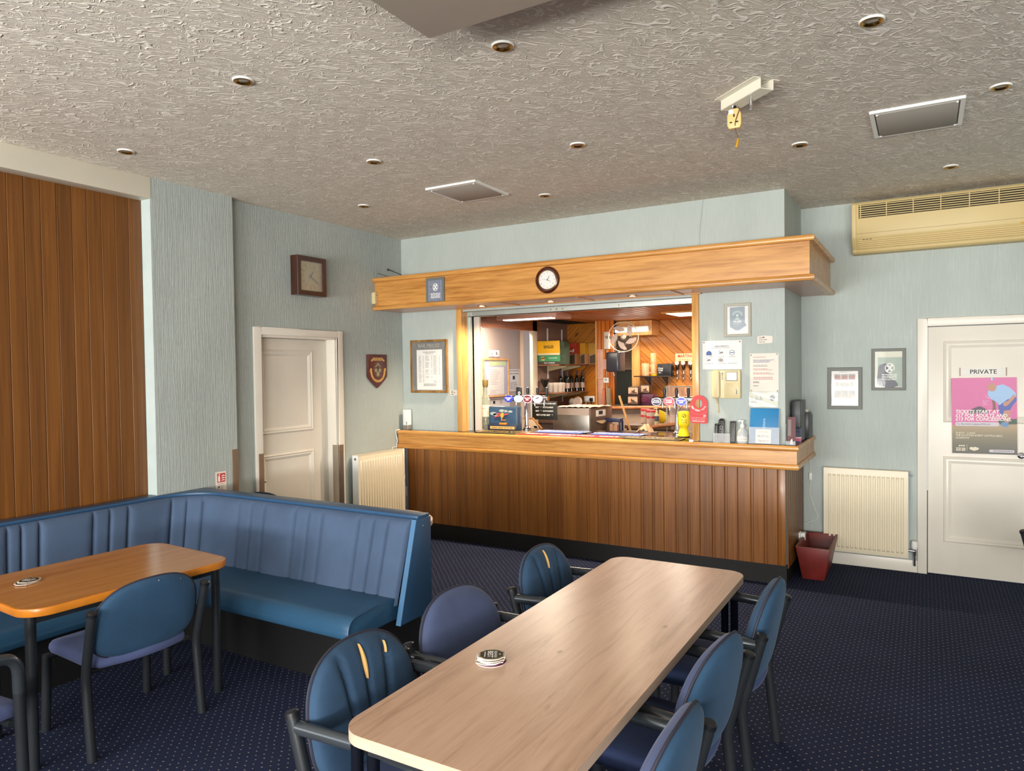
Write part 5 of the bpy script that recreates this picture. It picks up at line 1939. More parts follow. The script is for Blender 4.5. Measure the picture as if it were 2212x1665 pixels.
bx('sheet', (0, PW, 0, PH, 0.0, 0.001), plain('poster_pink', '#bd3f86', 0.35), po)
gm = NT('poster_grass')
v = gm.coords()
sp = gm.n('ShaderNodeSeparateXYZ')
gm.l(v, sp.inputs[0])
gm.l(gm.ramp(gm.math('DIVIDE', sp.outputs['Y'], PH * 0.42), [(0.0, '#2d2b18'), (0.30, '#4a431f'), (0.62, '#6f5f33'), (0.88, '#93784a'), (1.0, '#8f7446')]), gm.p.inputs['Base Color'])
gm.p.inputs['Roughness'].default_value = 0.35
ob('grass_print', flat(MB(), PP([(0, 1), (1, 1), (1, 0.60), (0, 0.625)]), 0.0012), gm.m, po)
ob('bank_print', flat(MB(), PP([(0.72, 0.61), (1, 0.605), (1, 0.535), (0.72, 0.545)]), 0.0013), plain('dark_green_print', '#21402a', 0.4), po)
ob('bag_print', flat(MB(), PP([(0.26, 0.44), (0.34, 0.40), (0.44, 0.37), (0.52, 0.40), (0.58, 0.45), (0.55, 0.47), (0.28, 0.47)]), 0.0013), plain('dark_plum_print', '#43283c', 0.4), po)
skin = plain('skin_print', '#b07a62', 0.4)
ob('leg_print', flat(MB(), PP([(0.80, 0.40), (0.90, 0.38), (0.90, 0.47), (0.875, 0.585), (0.82, 0.59), (0.80, 0.50)]), 0.0015), skin, po)
ob('shorts_print', flat(MB(), PP([(0.72, 0.36), (0.80, 0.30), (0.99, 0.20), (1.0, 0.30), (0.93, 0.37), (0.90, 0.42), (0.81, 0.43), (0.78, 0.50), (0.73, 0.44)]), 0.0016), plain('royal_print', '#34469c', 0.4), po)
ob('shirt_print', flat(MB(), PP([(0.56, 0.22), (0.575, 0.165), (0.66, 0.14), (0.70, 0.105), (0.80, 0.088), (0.90, 0.13), (0.985, 0.20), (0.99, 0.25), (0.86, 0.285), (0.74, 0.36), (0.70, 0.32), (0.60, 0.27)]), 0.0017), plain('sky_blue_print', '#8fb0d6', 0.4), po)
ob('arm_print', flat(MB(), PP([(0.625, 0.26), (0.67, 0.25), (0.685, 0.38), (0.69, 0.42), (0.635, 0.42), (0.64, 0.36)]), 0.0016), plain('dark_skin_print', '#6e3f3a', 0.4), po)
ob('forearm_print', flat(MB(), PP([(0.955, 0.22), (0.985, 0.25), (0.88, 0.35), (0.83, 0.375), (0.795, 0.36), (0.80, 0.325), (0.87, 0.30)]), 0.0019), skin, po)
ob('head_print', flat(MB(), [(x, y) for x, y in ellipse(0.63 * PW, PH * (1 - 0.125), 0.068 * PW, 0.055 * PH, 20)], 0.0019), skin, po)
ob('shoe_print', flat(MB(), PP([(0.755, 0.60), (0.79, 0.575), (0.87, 0.585), (0.875, 0.625), (0.84, 0.645), (0.78, 0.635)]), 0.0018), plain('blue_shoe_print', '#4f7fb0', 0.4), po)
for k, s in enumerate(('TICKETS START AT', '\u00a317 FOR ADULTS AND', '\u00a313 FOR CONCESSIONS.')):
    text(s, 0.036, M['white_ink'], po, 0.055 * PW, PH * (1 - (0.447 + 0.049 * k)), 0.0024, align='LEFT', bold=0.022, sx=0.92, shear=0.18)
ob('search_bar', MB().add([(x, y, 0.0022) for x, y in rrect(0.055 * PW, 0.735 * PW, PH * (1 - 0.635), PH * (1 - 0.582), 0.0135)], [tuple(range(28))]), plain('pale_lilac_ink', '#c9c3cb', 0.5), po)
text('Buy tickets at glasgow2026.com', 0.0165, plain('slate_ink', '#55505c', 0.6), po, 0.145 * PW, PH * (1 - 0.609), 0.0025, align='LEFT', bold=0.006, sx=0.9)
b = ring_mb(0.0055, 0.0055, 0.0014, 0.0023, 0.0025, 0.098 * PW, PH * (1 - 0.606), 16)
flat(b, [(0.106 * PW, PH * (1 - 0.613)), (0.122 * PW, PH * (1 - 0.622)), (0.118 * PW, PH * (1 - 0.626)), (0.104 * PW, PH * (1 - 0.617))], 0.0025)
ob('magnifier_print', b, bpy.data.materials['slate_ink'], po)
for k, s in enumerate(('24 JULY - 2 AUG', 'THE SCOTTISH EVENT CAMPUS (SEC)', 'GLASGOW')):
    text(s, 0.0195, plain('cream_ink', '#ded5bd', 0.5) if k == 0 else bpy.data.materials['cream_ink'], po, 0.055 * PW, PH * (1 - (0.727 + 0.033 * k)), 0.0024, align='LEFT', bold=0.014, sx=0.93, shear=0.12)
b = MB()
for k in range(3):
    cx = (0.10 + 0.035 * k) * PW
    flat(b, [(cx, PH * (1 - 0.895)), (cx + 0.012, PH * (1 - 0.885)), (cx + 0.014, PH * (1 - 0.90)), (cx + 0.004, PH * (1 - 0.91))], 0.0024)
lines(b, 0.06 * PW, 0.21 * PW, PH * (1 - 0.93), 3, 0.009, 0.0055, 0.0024, 2, fill=1, gap=False)
b.box(0.232 * PW, 0.236 * PW, PH * (1 - 0.965), PH * (1 - 0.88), 0.0022, 0.0024)
flat(b, PP([(0.27, 0.925), (0.30, 0.91), (0.33, 0.918), (0.36, 0.908), (0.42, 0.925), (0.41, 0.945), (0.345, 0.962), (0.28, 0.945)]), 0.0024)
ob('logo', b, bpy.data.materials['cream_ink'], po)
ob('address_bar', MB().add([(x, y, 0.0022) for x, y in rrect(0.575 * PW, 0.955 * PW, PH * (1 - 0.975), PH * (1 - 0.94), 0.009)], [tuple(range(28))]), bpy.data.materials['pale_lilac_ink'], po)
b = MB()
lines(b, 0.64 * PW, 0.93 * PW, PH * (1 - 0.957), 1, 0.01, 0.0045, 0.0025, 4, fill=1, gap=False)
ob('print_lines', b, bpy.data.materials['slate_ink'], po)
bx('blu_tack', (0.615 * PW, 0.645 * PW, PH * 0.965, PH * 1.003, 0.001, 0.004), plain('pale_blue_tack', '#a8d4ea', 0.5), po, bev=0.001)
b = MB()
flat(b, PP([(0.52, 0.225), (0.555, 0.245), (0.60, 0.27), (0.58, 0.275), (0.535, 0.25)]), 0.0024)
lines(b, 0.44 * PW, 0.62 * PW, PH * (1 - 0.305), 3, 0.014, 0.006, 0.0014, 7, fill=0.8, center=True)
ob('backdrop_print', b, plain('pale_pink_print', '#d79ac0', 0.5), po)

# ------------------------------------------------------------------ things standing on the bar counter
CT = 1.0885
wr = thing('wifi_router', 'white upright wireless router on the left end of the counter', 'router', T(0.085, -0.05, CT))
ob('body', MB().prism(rrect(-0.036, 0.036, -0.032, 0.032, 0.014), 0.045, 0.205), M['white_plastic'], wr, bev=0.008, seg=3)
ob('foot', MB().prism(rrect(-0.034, 0.034, -0.034, 0.034, 0.010), 0.0, 0.044), plain('grey_taupe_plastic', '#7d766e', 0.4), wr, bev=0.003)
b = MB()
for z in (0.062, 0.077):
    b.lathe([(0.006, 0.0), (0.005, 0.0015), (0.0, 0.002)], 12, FR(0.018, -0.032, z))
ob('socket_hole', b, M['ink'], wr)
o = ob('router_cable', MB().tube(fillet([(0.03, -0.1, 1.094), (0.010, -0.145, 1.09), (0.008, -0.138, 1.03), (0.02, -0.128, 0.985), (0.010, -0.135, 0.94), (0.008, -0.125, 0.91), (0.02, -0.17, 0.922), (0.03, -0.22, 0.925), (0.05, -0.25, 0.9075)], 0.02), 0.0035, 8), M['white_plastic'])
tag(o, 'thin white cable looping over the left end of the counter to the radiator', 'cable')
o = ob('socket_cable', MB().tube(fillet([(0.085, -0.09, 0.63), (0.085, -0.11, 0.60), (0.09, -0.112, 0.54), (0.03, -0.03, 0.50), (0.045, -0.035, 0.40), (0.05, -0.04, 0.30)], 0.04), 0.0035, 8), M['white_plastic'])
tag(o, 'thin white cable hanging beside the left radiator and the counter panelling', 'cable')
o = bx('socket_box', (0.006, 0.06, -0.062, -0.032, 0.40, 0.50), M['white_plastic'], None, bev=0.003)
tag(o, 'white socket box low down between the left radiator and the counter', 'socket')

cj = thing('coin_bottle', 'big clear glass bottle part filled with coins, left end of the hatch', 'bottle', T(0.815, 0.30, CT))
ob('glass_body', MB().lathe([(0.0, 0.004), (0.050, 0.0), (0.054, 0.01), (0.054, 0.27), (0.046, 0.305), (0.026, 0.345), (0.021, 0.37), (0.021, 0.435), (0.025, 0.437), (0.025, 0.45), (0.018, 0.45), (0.018, 0.37), (0.023, 0.343), (0.043, 0.303), (0.050, 0.268), (0.050, 0.012), (0.0, 0.010)], 28), plain('greenish_glass', '#aab3a4', 0.05, alpha=0.34, spec=0.9), cj)
ob('cork_cap', MB().lathe([(0.019, 0.425), (0.029, 0.44), (0.030, 0.50), (0.0, 0.50)], 18), plain('gold_brown_cap', '#8a7440', 0.5), cj)
ob('label', MB().lathe([(0.0546, 0.13), (0.0546, 0.25)], 28), plain('cream_label', '#d8cfba', 0.6), cj)
text('DONATIONS', 0.011, M['ink'], cj, 0.01, -0.056, 0.212, mx=None, bold=0.01).matrix_basis = Matrix.Translation((0.01, -0.0556, 0.212)) @ UPR
b = MB()
rd = random.Random(5)
for k in range(230):
    a, r = rd.uniform(0, 2 * PI), 0.040 * math.sqrt(rd.random())
    m = Matrix.Translation((r * math.cos(a), r * math.sin(a), rd.uniform(0.014, 0.115))) @ Matrix.Rotation(rd.uniform(-1.2, 1.2), 4, 'X') @ Matrix.Rotation(rd.uniform(-1.2, 1.2), 4, 'Y')
    b.lathe([(0.0, -0.001), (0.0085, -0.001), (0.0085, 0.001), (0.0, 0.001)], 8, m)
ob('coins', b, plain('copper_coins', '#a9744e', 0.35, 0.8, var=0.3, vs=80), cj)['kind'] = 'stuff'

cb_ = thing('charity_box', 'dark blue collecting box with a little biplane scene', 'collecting box', T(1.055, 0.27, CT))
bx('body', (-0.165, 0.165, -0.03, 0.06, 0.0, 0.235), plain('slate_blue_box', '#33465a', 0.4), cb_, bev=0.006)
bx('scene_panel', (-0.145, 0.145, -0.0315, -0.030, 0.075, 0.22), plain('dusk_blue_print', '#2a4560', 0.45, var=0.25, vs=14), cb_)
b = MB()
for x, z, r in ((-0.11, 0.165, 0.030), (-0.085, 0.155, 0.022), (-0.01, 0.195, 0.026), (0.03, 0.192, 0.02), (0.085, 0.188, 0.02)):
    flat(b, ellipse(x, z, r * 1.3, r * 0.55, 16), 0.0, UPR)
ob('cloud_print', MB().add([(p.x, p.y - 0.032, p.z) for p in b.v], b.f), plain('grey_cloud_print', '#8d9a94', 0.6), cb_)
b = MB()
b.prism([(-0.085, 0.0), (0.055, 0.028), (0.07, 0.034), (0.068, 0.044), (0.05, 0.040), (-0.080, 0.014)], 0.0, 0.012, Matrix.Translation((-0.005, -0.034, 0.128)) @ UPR)
b.prism([(-0.065, 0.030), (-0.055, 0.044), (-0.02, 0.040), (-0.02, 0.03)], 0.0, 0.010, Matrix.Translation((-0.005, -0.034, 0.128)) @ UPR)
ob('plane_wing', b, plain('brick_red_plane', '#b5483c', 0.5), cb_)
b = MB()
b.prism(ellipse(0, 0, 0.018, 0.024, 16), 0.0, 0.016, Matrix.Translation((0.0, -0.034, 0.150)) @ UPR)
b.box(-0.012, -0.004, -0.045, -0.034, 0.098, 0.13)
b.box(0.010, 0.034, -0.045, -0.034, 0.100, 0.106)
ob('plane_nose', b, plain('amber_plane', '#d9953e', 0.5), cb_)
bx('peg_block', (-0.030, 0.048, -0.055, -0.03, 0.058, 0.078), M['beech_edge'], cb_, bev=0.002)
bx('lower_tray', (-0.165, 0.165, -0.055, -0.03, 0.0, 0.055), plain('navy_box', '#2b2f40', 0.4), cb_, bev=0.004)
bx('name_strip', (-0.135, 0.145, -0.0565, -0.055, 0.016, 0.042), plain('straw_label', '#c9a764', 0.5), cb_)
b = MB()
lines(b, -0.115, 0.125, 0.029, 1, 0.01, 0.010, 0.0, 2, fill=1, gap=False)
ob('print_lines', MB().add([(p.x, -0.0569, p.y) for p in b.v], b.f), plain('brown_ink', '#8a6a34', 0.6), cb_)


def font_lens(t, x, z, w, h, col, rim, words, y=-0.052):
    g = ob('lens', MB().prism(ellipse(0, 0, w, h, 28), 0.0, 0.014, Matrix.Translation((x, y, z)) @ UPR), plain('lens_' + rim, rim, 0.25) if ('lens_' + rim) not in bpy.data.materials else bpy.data.materials['lens_' + rim], t)
    nm_ = 'lens_' + col
    ob('lens_face', MB().prism(ellipse(0, 0, w * 0.86, h * 0.86, 28), 0.0, 0.0015, Matrix.Translation((x, y - 0.014, z)) @ UPR), plain(nm_, col, 0.3) if nm_ not in bpy.data.materials else bpy.data.materials[nm_], g)
    for k, (s, size, dz, mat) in enumerate(words):
        o = text(s, size, mat, g, 0, 0, 0, bold=0.03)
        o.matrix_basis = Matrix.Translation((x, y - 0.0160, z + dz)) @ UPR
    return g


def beer_font(name, label, mw, half, zbar, col_off, handles, fancy=None):
    t = thing(name, label, 'beer tap', mw)
    ob('column', MB().lathe([(0.046, 0.0), (0.046, 0.010), (0.030, 0.022), (0.022, 0.05), (0.022, zbar - 0.03), (0.030, zbar - 0.005), (0.033, zbar)], 24, Matrix.Translation((col_off, 0, 0))), M['chrome'], t)
    ob('crossbar', MB().tube([(-half, 0, zbar), (-half + 0.004, 0, zbar), (half - 0.004, 0, zbar), (half, 0, zbar)], [0.024, 0.028, 0.028, 0.024], 20), M['chrome'], t)
    for k, x in enumerate(handles):
        g = ob('tap', MB().tube([(x, -0.026, zbar - 0.006), (x, -0.050, zbar - 0.012), (x, -0.058, zbar - 0.045), (x, -0.058, zbar - 0.075)], [0.010, 0.010, 0.008, 0.006], 10), M['chrome'], t)
        if fancy == k:
            ob('handle', MB().prism(rrect(x - 0.028, x + 0.028, zbar + 0.025, zbar + 0.115, 0.014), -0.012, 0.012, UPR), M['black_plastic'], g, bev=0.003, label='wide dark tap handle with a scroll')
            b = ring_mb(0.013, 0.016, 0.005, 0.0122, 0.013, x + 0.008, zbar + 0.052, 18)
            ob('scroll_print', MB().add(b.v, b.f, UPR), M['white_ink'], g)
        else:
            ob('handle', MB().lathe([(0.012, zbar + 0.020), (0.014, zbar + 0.03), (0.010, zbar + 0.034), (0.016, zbar + 0.075), (0.011, zbar + 0.108), (0.0, zbar + 0.112)], 14, Matrix.Translation((x, 0, 0))), M['black_plastic'], g)
    return t


wi = M['white_ink']
bf = beer_font('beer_font', 'four-tap chrome beer font beside the collecting box', T(1.235, 0.40, CT), 0.245, 0.312, 0.0, (-0.085, 0.015, 0.125, 0.228), 0)
font_lens(bf, -0.170, 0.310, 0.050, 0.036, '#2f38a8', '#4a55b8', (('TENNENT', 0.016, 0.006, wi), ('BEST', 0.017, -0.011, wi)))
font_lens(bf, -0.058, 0.310, 0.050, 0.036, '#bfe0ee', '#8fb9cf', (('Light', 0.018, 0.0, M['ink_blue']),))
font_lens(bf, 0.046, 0.310, 0.052, 0.040, '#6a2430', '#d8cfe8', (('BELHAVEN', 0.014, 0.007, wi), ('BEST', 0.016, -0.010, wi)))
font_lens(bf, 0.160, 0.310, 0.052, 0.039, '#dcd6ec', '#c9c2dc', (('STRONGBOW', 0.012, -0.010, M['ink_grey']),))
g = ob('cider_bar_print', flat(MB(), [(0.138, 0.318), (0.178, 0.330), (0.180, 0.322), (0.142, 0.310)], -0.0685 * -1, None), M['ink'], bf)
g.data.vertices.foreach_set('co', [c for p in ((0.138, -0.0685, 0.318), (0.142, -0.0685, 0.310), (0.180, -0.0685, 0.322), (0.178, -0.0685, 0.330)) for c in p])

b2f = beer_font('beer_font', 'three-tap chrome beer font behind the yellow dispenser', T(2.72, 0.45, CT), 0.20, 0.310, 0.03, (-0.088, 0.022, 0.130))
font_lens(b2f, -0.142, 0.295, 0.045, 0.036, '#272b4e', '#c9c9da', (('BELHAVEN', 0.010, 0.013, wi), ('BLACK', 0.021, -0.003, wi)))
font_lens(b2f, -0.026, 0.300, 0.050, 0.037, '#cc3f55', '#e08a98', (('BELHAVEN', 0.012, 0.010, wi), ('LAGER', 0.019, -0.008, wi)))
font_lens(b2f, 0.085, 0.300, 0.048, 0.037, '#3a47bd', '#a7aee6', (('TENNENT', 0.015, 0.007, wi), ('BEST', 0.018, -0.010, wi)))

ye = thing('charity_dispenser', 'yellow two-tier charity collecting tub beside the right hatch post', 'collecting tub', T(2.858, 0.28, CT))
ob('lower_bowl', MB().lathe([(0.048, 0.0), (0.052, 0.004), (0.050, 0.02), (0.036, 0.060), (0.032, 0.075)], 28), M['yellow'], ye)
ob('upper_tub', MB().lathe([(0.033, 0.074), (0.036, 0.086), (0.046, 0.096), (0.050, 0.115), (0.050, 0.212), (0.044, 0.220), (0.020, 0.224), (0.0, 0.226)], 28), M['yellow'], ye)
ob('base_ring', MB().lathe([(0.0525, 0.0), (0.0535, 0.003), (0.0525, 0.006)], 28), M['ink'], ye)
b = ring_mb(0.017, 0.017, 0.004, 0, 0.0004, 0.016, 0.185, 20)
flat(b, ellipse(0.012, 0.180, 0.005, 0.005, 10), 0.0004)
flat(b, ellipse(0.021, 0.190, 0.004, 0.004, 10), 0.0004)
ob('round_print', MB().add([(p.x, -math.sqrt(max(0, 0.0506 ** 2 - p.x ** 2)), p.y) for p in b.v], b.f), M['ink'], ye)
for k, s in enumerate(('Marie', 'Curie')):
    o = text(s, 0.020, M['ink'], ye, 0, 0, 0)
    for vt in o.data.vertices:
        x, yv = vt.co.x + 0.014, vt.co.y + 0.148 - 0.020 * k
        vt.co = (x, -math.sqrt(max(0, 0.0507 ** 2 - x * x)), yv)
    o.matrix_basis = Matrix.Identity(4)
ob('strap', MB().tube(fillet([(-0.044, -0.026, 0.10), (-0.046, -0.027, 0.20), (-0.030, 0.0, 0.245), (-0.012, 0.02, 0.27)], 0.02), 0.003, 8), M['ink'], ye)


def bar_mat(name, label, x0, x1, y0, y1, mat, th, border=None, words=None, wm=None, ext=None):
    t = thing(name, label, 'bar mat', T((x0 + x1) / 2, (y0 + y1) / 2, CT - 0.0005))
    w, h = (x1 - x0) / 2, (y1 - y0) / 2
    ob('mat_body', MB().prism(rrect(-w, w, -h, h, 0.012, 4), 0.0, th), mat, t, bev=0.001)
    if border:
        o_, i_ = rrect(-w + 0.002, w - 0.002, -h + 0.002, h - 0.002, 0.012, 4), rrect(-w + 0.014, w - 0.014, -h + 0.014, h - 0.014, 0.006, 4)
        ob('border', MB().grid([[(x, y, th) for x, y in i_], [(x, y, th + 0.002) for x, y in i_], [(x, y, th + 0.002) for x, y in o_], [(x, y, th) for x, y in o_]], wrap=True), border, t)
    if words:
        text(words, h * 0.9, wm or M['white_ink'], t, 0, 0, th + 0.0012, bold=0.02, sx=1.1)
    return t


bar_mat('bar_runner', 'black and gold rubber bar mat at the left end of the hatch', 0.93, 1.43, -0.07, 0.16, M['black_mat'], 0.006, M['gold_ink'], 'BELHAVEN', M['gold_ink'])
bar_mat('bar_runner', 'long red bar runner with white lettering', 1.38, 2.44, -0.085, 0.10, M['red_mat'], 0.004, None, 'BEST  BELHAVEN  BEST')
bar_mat('bar_towel', 'blue bar towel before the steel glass washer', 1.44, 1.92, 0.17, 0.42, M['blue_mat'], 0.006, None, 'TENNENT')
bar_mat('bar_towel', 'blue bar towel in the right half of the hatch', 2.02, 2.50, 0.15, 0.38, M['blue_mat'], 0.006, None, 'TENNENT')
bar_mat('bar_runner', 'black and gold rubber bar mat under the right font', 2.36, 2.93, -0.08, 0.10, M['black_mat'], 0.006, M['gold_ink'], 'BELHAVEN', M['gold_ink'])


def remote(label, x, w, h, lean, mat, rows_, dial, rz=0):
    t = thing('remote_control', label, 'remote control', T(x, -0.062, CT + 0.002, rz) @ Matrix.Rotation(math.radians(-lean), 4, 'X') @ UPR)
    ob('body', MB().prism(rrect(-w, w, 0, h, w * (0.95 if dial else 0.3), 6), 0.0, 0.018), mat, t, bev=0.003)
    b = MB()
    for r in range(rows_):
        y = h * (0.08 + 0.84 * r / rows_)
        if dial and 0.52 < y / h < 0.72:
            continue
        for c_ in (-1, 0, 1):
            b.prism(rrect(c_ * w * 0.55 - w * 0.2, c_ * w * 0.55 + w * 0.2, y, y + h * 0.035, 0.0015, 2), 0.018, 0.0195)
    ob('buttons', b, M['frame_grey'], t)['kind'] = 'stuff'
    if dial:
        b = ring_mb(w * 0.62, w * 0.62, w * 0.3, 0.018, 0.0195, 0, h * 0.62, 20)
        ob('dial_ring', b, M['ink_grey'], t)
    return t


remote('slim black remote leaning beside the round-ended one on the counter', 3.222, 0.012, 0.145, 8, M['black_plastic'], 9, False, 0)
remote('tall round-ended black remote control leaning on the pillar', 3.262, 0.024, 0.188, 10, M['black_plastic'], 10, True)
remote('squarer black remote control between the round-ended one and the sanitiser', 3.350, 0.023, 0.168, 10, plain('charcoal_plastic', '#2a2b2d', 0.4), 12, False)
wl = thing('acrylic_holder', 'low clear plastic holder in front of the remote controls', 'holder', T(3.27, -0.078, CT))
b = MB()
b.box(-0.065, 0.065, -0.008, -0.006, 0.0, 0.075)
b.box(-0.065, 0.065, -0.008, 0.03, 0.0, 0.002)
ob('tray', b, M['poly'], wl)

sn = thing('sanitiser_bottle', 'clear hand sanitiser pump bottle on the counter', 'bottle', T(3.425, -0.055, CT))
ob('bottle_body', MB().lathe([(0.0, 0.002), (0.040, 0.0), (0.043, 0.008), (0.043, 0.075), (0.036, 0.098), (0.018, 0.118), (0.014, 0.128)], 24), plain('clear_pet', '#e9eef0', 0.08, alpha=0.35, spec=0.8), sn)
ob('gel', MB().lathe([(0.038, 0.004), (0.0405, 0.010), (0.0405, 0.066), (0.0, 0.066)], 24), plain('clear_gel', '#dfe6e8', 0.1, alpha=0.5), sn)
ob('label', MB().lathe([(0.0434, 0.018), (0.0434, 0.055)], 24), M['paper'], sn)
o = text('HAND SANITISER', 0.0085, M['ink_grey'], sn, 0, 0, 0)
for vt in o.data.vertices:
    x = vt.co.x
    vt.co = (x, -math.sqrt(max(0.0, 0.0438 ** 2 - x * x)), vt.co.y + 0.036)
o.matrix_basis = Matrix.Identity(4)
b = MB()
b.lathe([(0.016, 0.124), (0.017, 0.128), (0.017, 0.146), (0.008, 0.150), (0.007, 0.168), (0.012, 0.170), (0.012, 0.180), (0.0, 0.181)], 18)
b.tube([(0.0, 0.0, 0.175), (-0.022, 0.0, 0.176), (-0.034, 0.0, 0.170)], 0.0055, 8)
b.tube([(0.0, 0.0, 0.01), (0.0, 0.0, 0.125)], 0.003, 8)
ob('pump', b, M['white_plastic'], sn)

vb = thing('visitors_book', 'blue visitors book in a clear wallet with a signing-in note', 'book', T(3.588, -0.066, CT + 0.001) @ Matrix.Rotation(math.radians(-9), 4, 'X') @ UPR)
bx('cover', (-0.106, 0.106, 0.004, 0.275, 0.0, 0.014), M['blue_card'], vb, bev=0.002)
bx('page_edge', (0.101, 0.107, 0.006, 0.273, 0.003, 0.011), M['paper'], vb)
bx('clear_pocket', (-0.112, 0.112, 0.0, 0.128, 0.0155, 0.0165), M['poly'], vb)
bx('note', (-0.062, 0.052, 0.006, 0.112, 0.0142, 0.0150), M['paper'], vb)
for k, s in enumerate(('All Visitors', 'MUST be', 'Signed in')):
    text(s, 0.022 if k else 0.017, M['ink'] if k else M['gold_ink'], vb, -0.004, 0.093 - 0.034 * k, 0.0153, bold=0.008)
text('Visitors', 0.030, plain('light_blue_print', '#9cc4de', 0.5), vb, -0.002, 0.150, 0.0146, rot=90, bold=0.012)

lr = thing('leaflet_rack', 'clear leaflet rack with dark red flyers on the right end of the counter', 'rack', T(3.792, 0.045, CT))
b = MB()
b.box(-0.048, -0.046, -0.10, 0.02, 0.0, 0.16)
b.box(-0.048, 0.022, -0.104, -0.102, 0.0, 0.03)
b.box(-0.048, 0.022, -0.104, 0.02, 0.0, 0.003)
ob('holder', b, M['poly'], lr)
ob('flyer', MB().box(-0.040, 0.020, -0.085, -0.083, 0.004, 0.205, Matrix.Rotation(math.radians(-5), 4, 'X')), plain('wine_flyer', '#5e2a30', 0.5), lr)
b = MB()
b.box(-0.036, -0.012, -0.0870, -0.0860, 0.06, 0.185, Matrix.Rotation(math.radians(-5), 4, 'X'))
ob('flyer_print', b, plain('grey_flyer_print', '#7e706c', 0.5), lr)
ob('white_flower', MB().prism([(-0.02, 0.004), (0.004, 0.004), (0.0, 0.05), (-0.012, 0.04)], 0, 0.002, Matrix.Translation((0.0, -0.098, 0)) @ UPR), M['paper'], lr)
cs = thing('card_stand', 'small navy and pink card stand in front of the black boxes', 'card stand', T(3.798, 0.10, CT))
ob('card', MB().box(-0.040, 0.036, -0.003, 0.0, 0.004, 0.118, Matrix.Rotation(math.radians(-6), 4, 'X')), M['navy'], cs)
ob('pink_band', MB().box(-0.038, 0.034, -0.0045, -0.003, 0.016, 0.048, Matrix.Rotation(math.radians(-6), 4, 'X')), plain('pink_print', '#c25a78', 0.5), cs)
o = text('STRONGEST', 0.014, M['white_ink'], cs, 0, 0, 0, bold=0.015)
o.matrix_basis = Matrix.Translation((-0.002, -0.0008, 0.043)) @ Matrix.Rotation(math.radians(-6), 4, 'X') @ UPR
b = MB()
lines(b, -0.03, 0.028, 0.10, 5, 0.011, 0.004, 0.0, 6)
ob('print_lines', MB().add([(p.x, -0.0036 + p.y * 0.105, p.y) for p in b.v], b.f), M['ink_grey'], cs)
bx('foot', (-0.042, 0.038, -0.03, 0.02, 0.0, 0.004), plain('dark_pink_base', '#70344a', 0.4), cs)
k1 = thing('black_speaker', 'tall flat black box standing at the right end of the counter', 'speaker', T(3.785, 0.36, CT))
bx('cabinet', (-0.038, 0.030, -0.17, 0.10, 0.0, 0.325), plain('grey_black_plastic', '#2f3134', 0.4), k1, bev=0.004)
bx('grille', (0.030, 0.033, -0.15, 0.08, 0.01, 0.31), M['black_plastic'], k1)
k2 = thing('card_machine', 'smaller black upright machine behind the tall black box', 'card machine', T(3.79, 0.60, CT))
ob('body', MB().prism([(-0.12, 0.0), (0.13, 0.0), (0.13, 0.185), (0.04, 0.215), (-0.12, 0.215)], -0.045, 0.045, Matrix.Rotation(PI / 2, 4, 'Z') @ UPR), M['black_plastic'], k2, bev=0.004)
ob('paper_roll', MB().tube([(-0.03, -0.02, 0.222), (0.03, -0.02, 0.222)], 0.017, 14), M['paper_warm'], k2)

# ------------------------------------------------------------------ low down by the pillar
pb_ = thing('planter_box', 'dark red flared wooden box on the carpet beside the counter', 'box', T(3.893, 0.47, 0))
z1 = 0.262
lo = [(-0.075, -0.235), (0.085, -0.235), (0.085, 0.245), (-0.075, 0.245)]
hi = [(-0.118, -0.285), (0.132, -0.285), (0.132, 0.298), (-0.118, 0.298)]
oxb = plain('oxblood_paint', '#6e2420', 0.42, var=0.25, vs=7)
wear = plain('worn_edge', '#8a5a3e', 0.6)
th = 0.014
for k in range(4):
    a0, a1, h0, h1 = lo[k], lo[(k + 1) % 4], hi[k], hi[(k + 1) % 4]
    cx0, cy0 = 0.005, 0.005

    def ins(p, f):
        return (p[0] - math.copysign(f, p[0] - 0.007), p[1] - math.copysign(f, p[1] - 0.006))
    vs = [(*a0, 0), (*a1, 0), (*h1, z1), (*h0, z1)]
    vi = [(*ins(a0, th), 0), (*ins(a1, th), 0), (*ins(h1, th), z1), (*ins(h0, th), z1)]
    ob('side_board', MB().add(vs + vi, [(0, 1, 2, 3), (7, 6, 5, 4), (0, 4, 5, 1), (1, 5, 6, 2), (2, 6, 7, 3), (3, 7, 4, 0)]), oxb, pb_, bev=0.002)
ob('bottom_board', MB().prism([(-0.07, -0.23), (0.08, -0.23), (0.08, 0.24), (-0.07, 0.24)], 0.006, 0.016), oxb, pb_)
ob('worn_rim', MB().tube([(*h, z1 + 0.0005) for h in hi], 0.0022, 6, closed=True), wear, pb_)
o = thing('cable_adaptor', 'white inline adaptor hanging on the wall beside the counter', 'adaptor', T(3.805, YR - 0.012, 0.70))
bx('body', (-0.012, 0.012, -0.011, 0.011, 0.0, 0.062), M['white_plastic'], o, bev=0.003)
b = MB()
b.tube([(0, 0, 0.06), (0, 0, 0.075), (-0.004, 0, 0.20)], [0.006, 0.003, 0.003], 8)
b.tube(fillet([(0, 0, 0.002), (0, 0, -0.02), (-0.012, 0.004, -0.10), (0.02, 0.006, -0.22), (0.055, 0.006, -0.30), (0.05, 0.006, -0.34), (-0.01, 0.0, -0.36), (-0.05, -0.02, -0.38)], 0.03), 0.0025, 8)
ob('cable', b, M['white_plastic'], o)
o = thing('wall_socket', 'white socket with a charger plugged in on the counter end panel', 'socket', FR(3.7495, 0.515, 0.20, 'left'))
bx('plate', (0, 0.085, 0, 0.10, 0, 0.010), M['white_plastic'], o, bev=0.002)
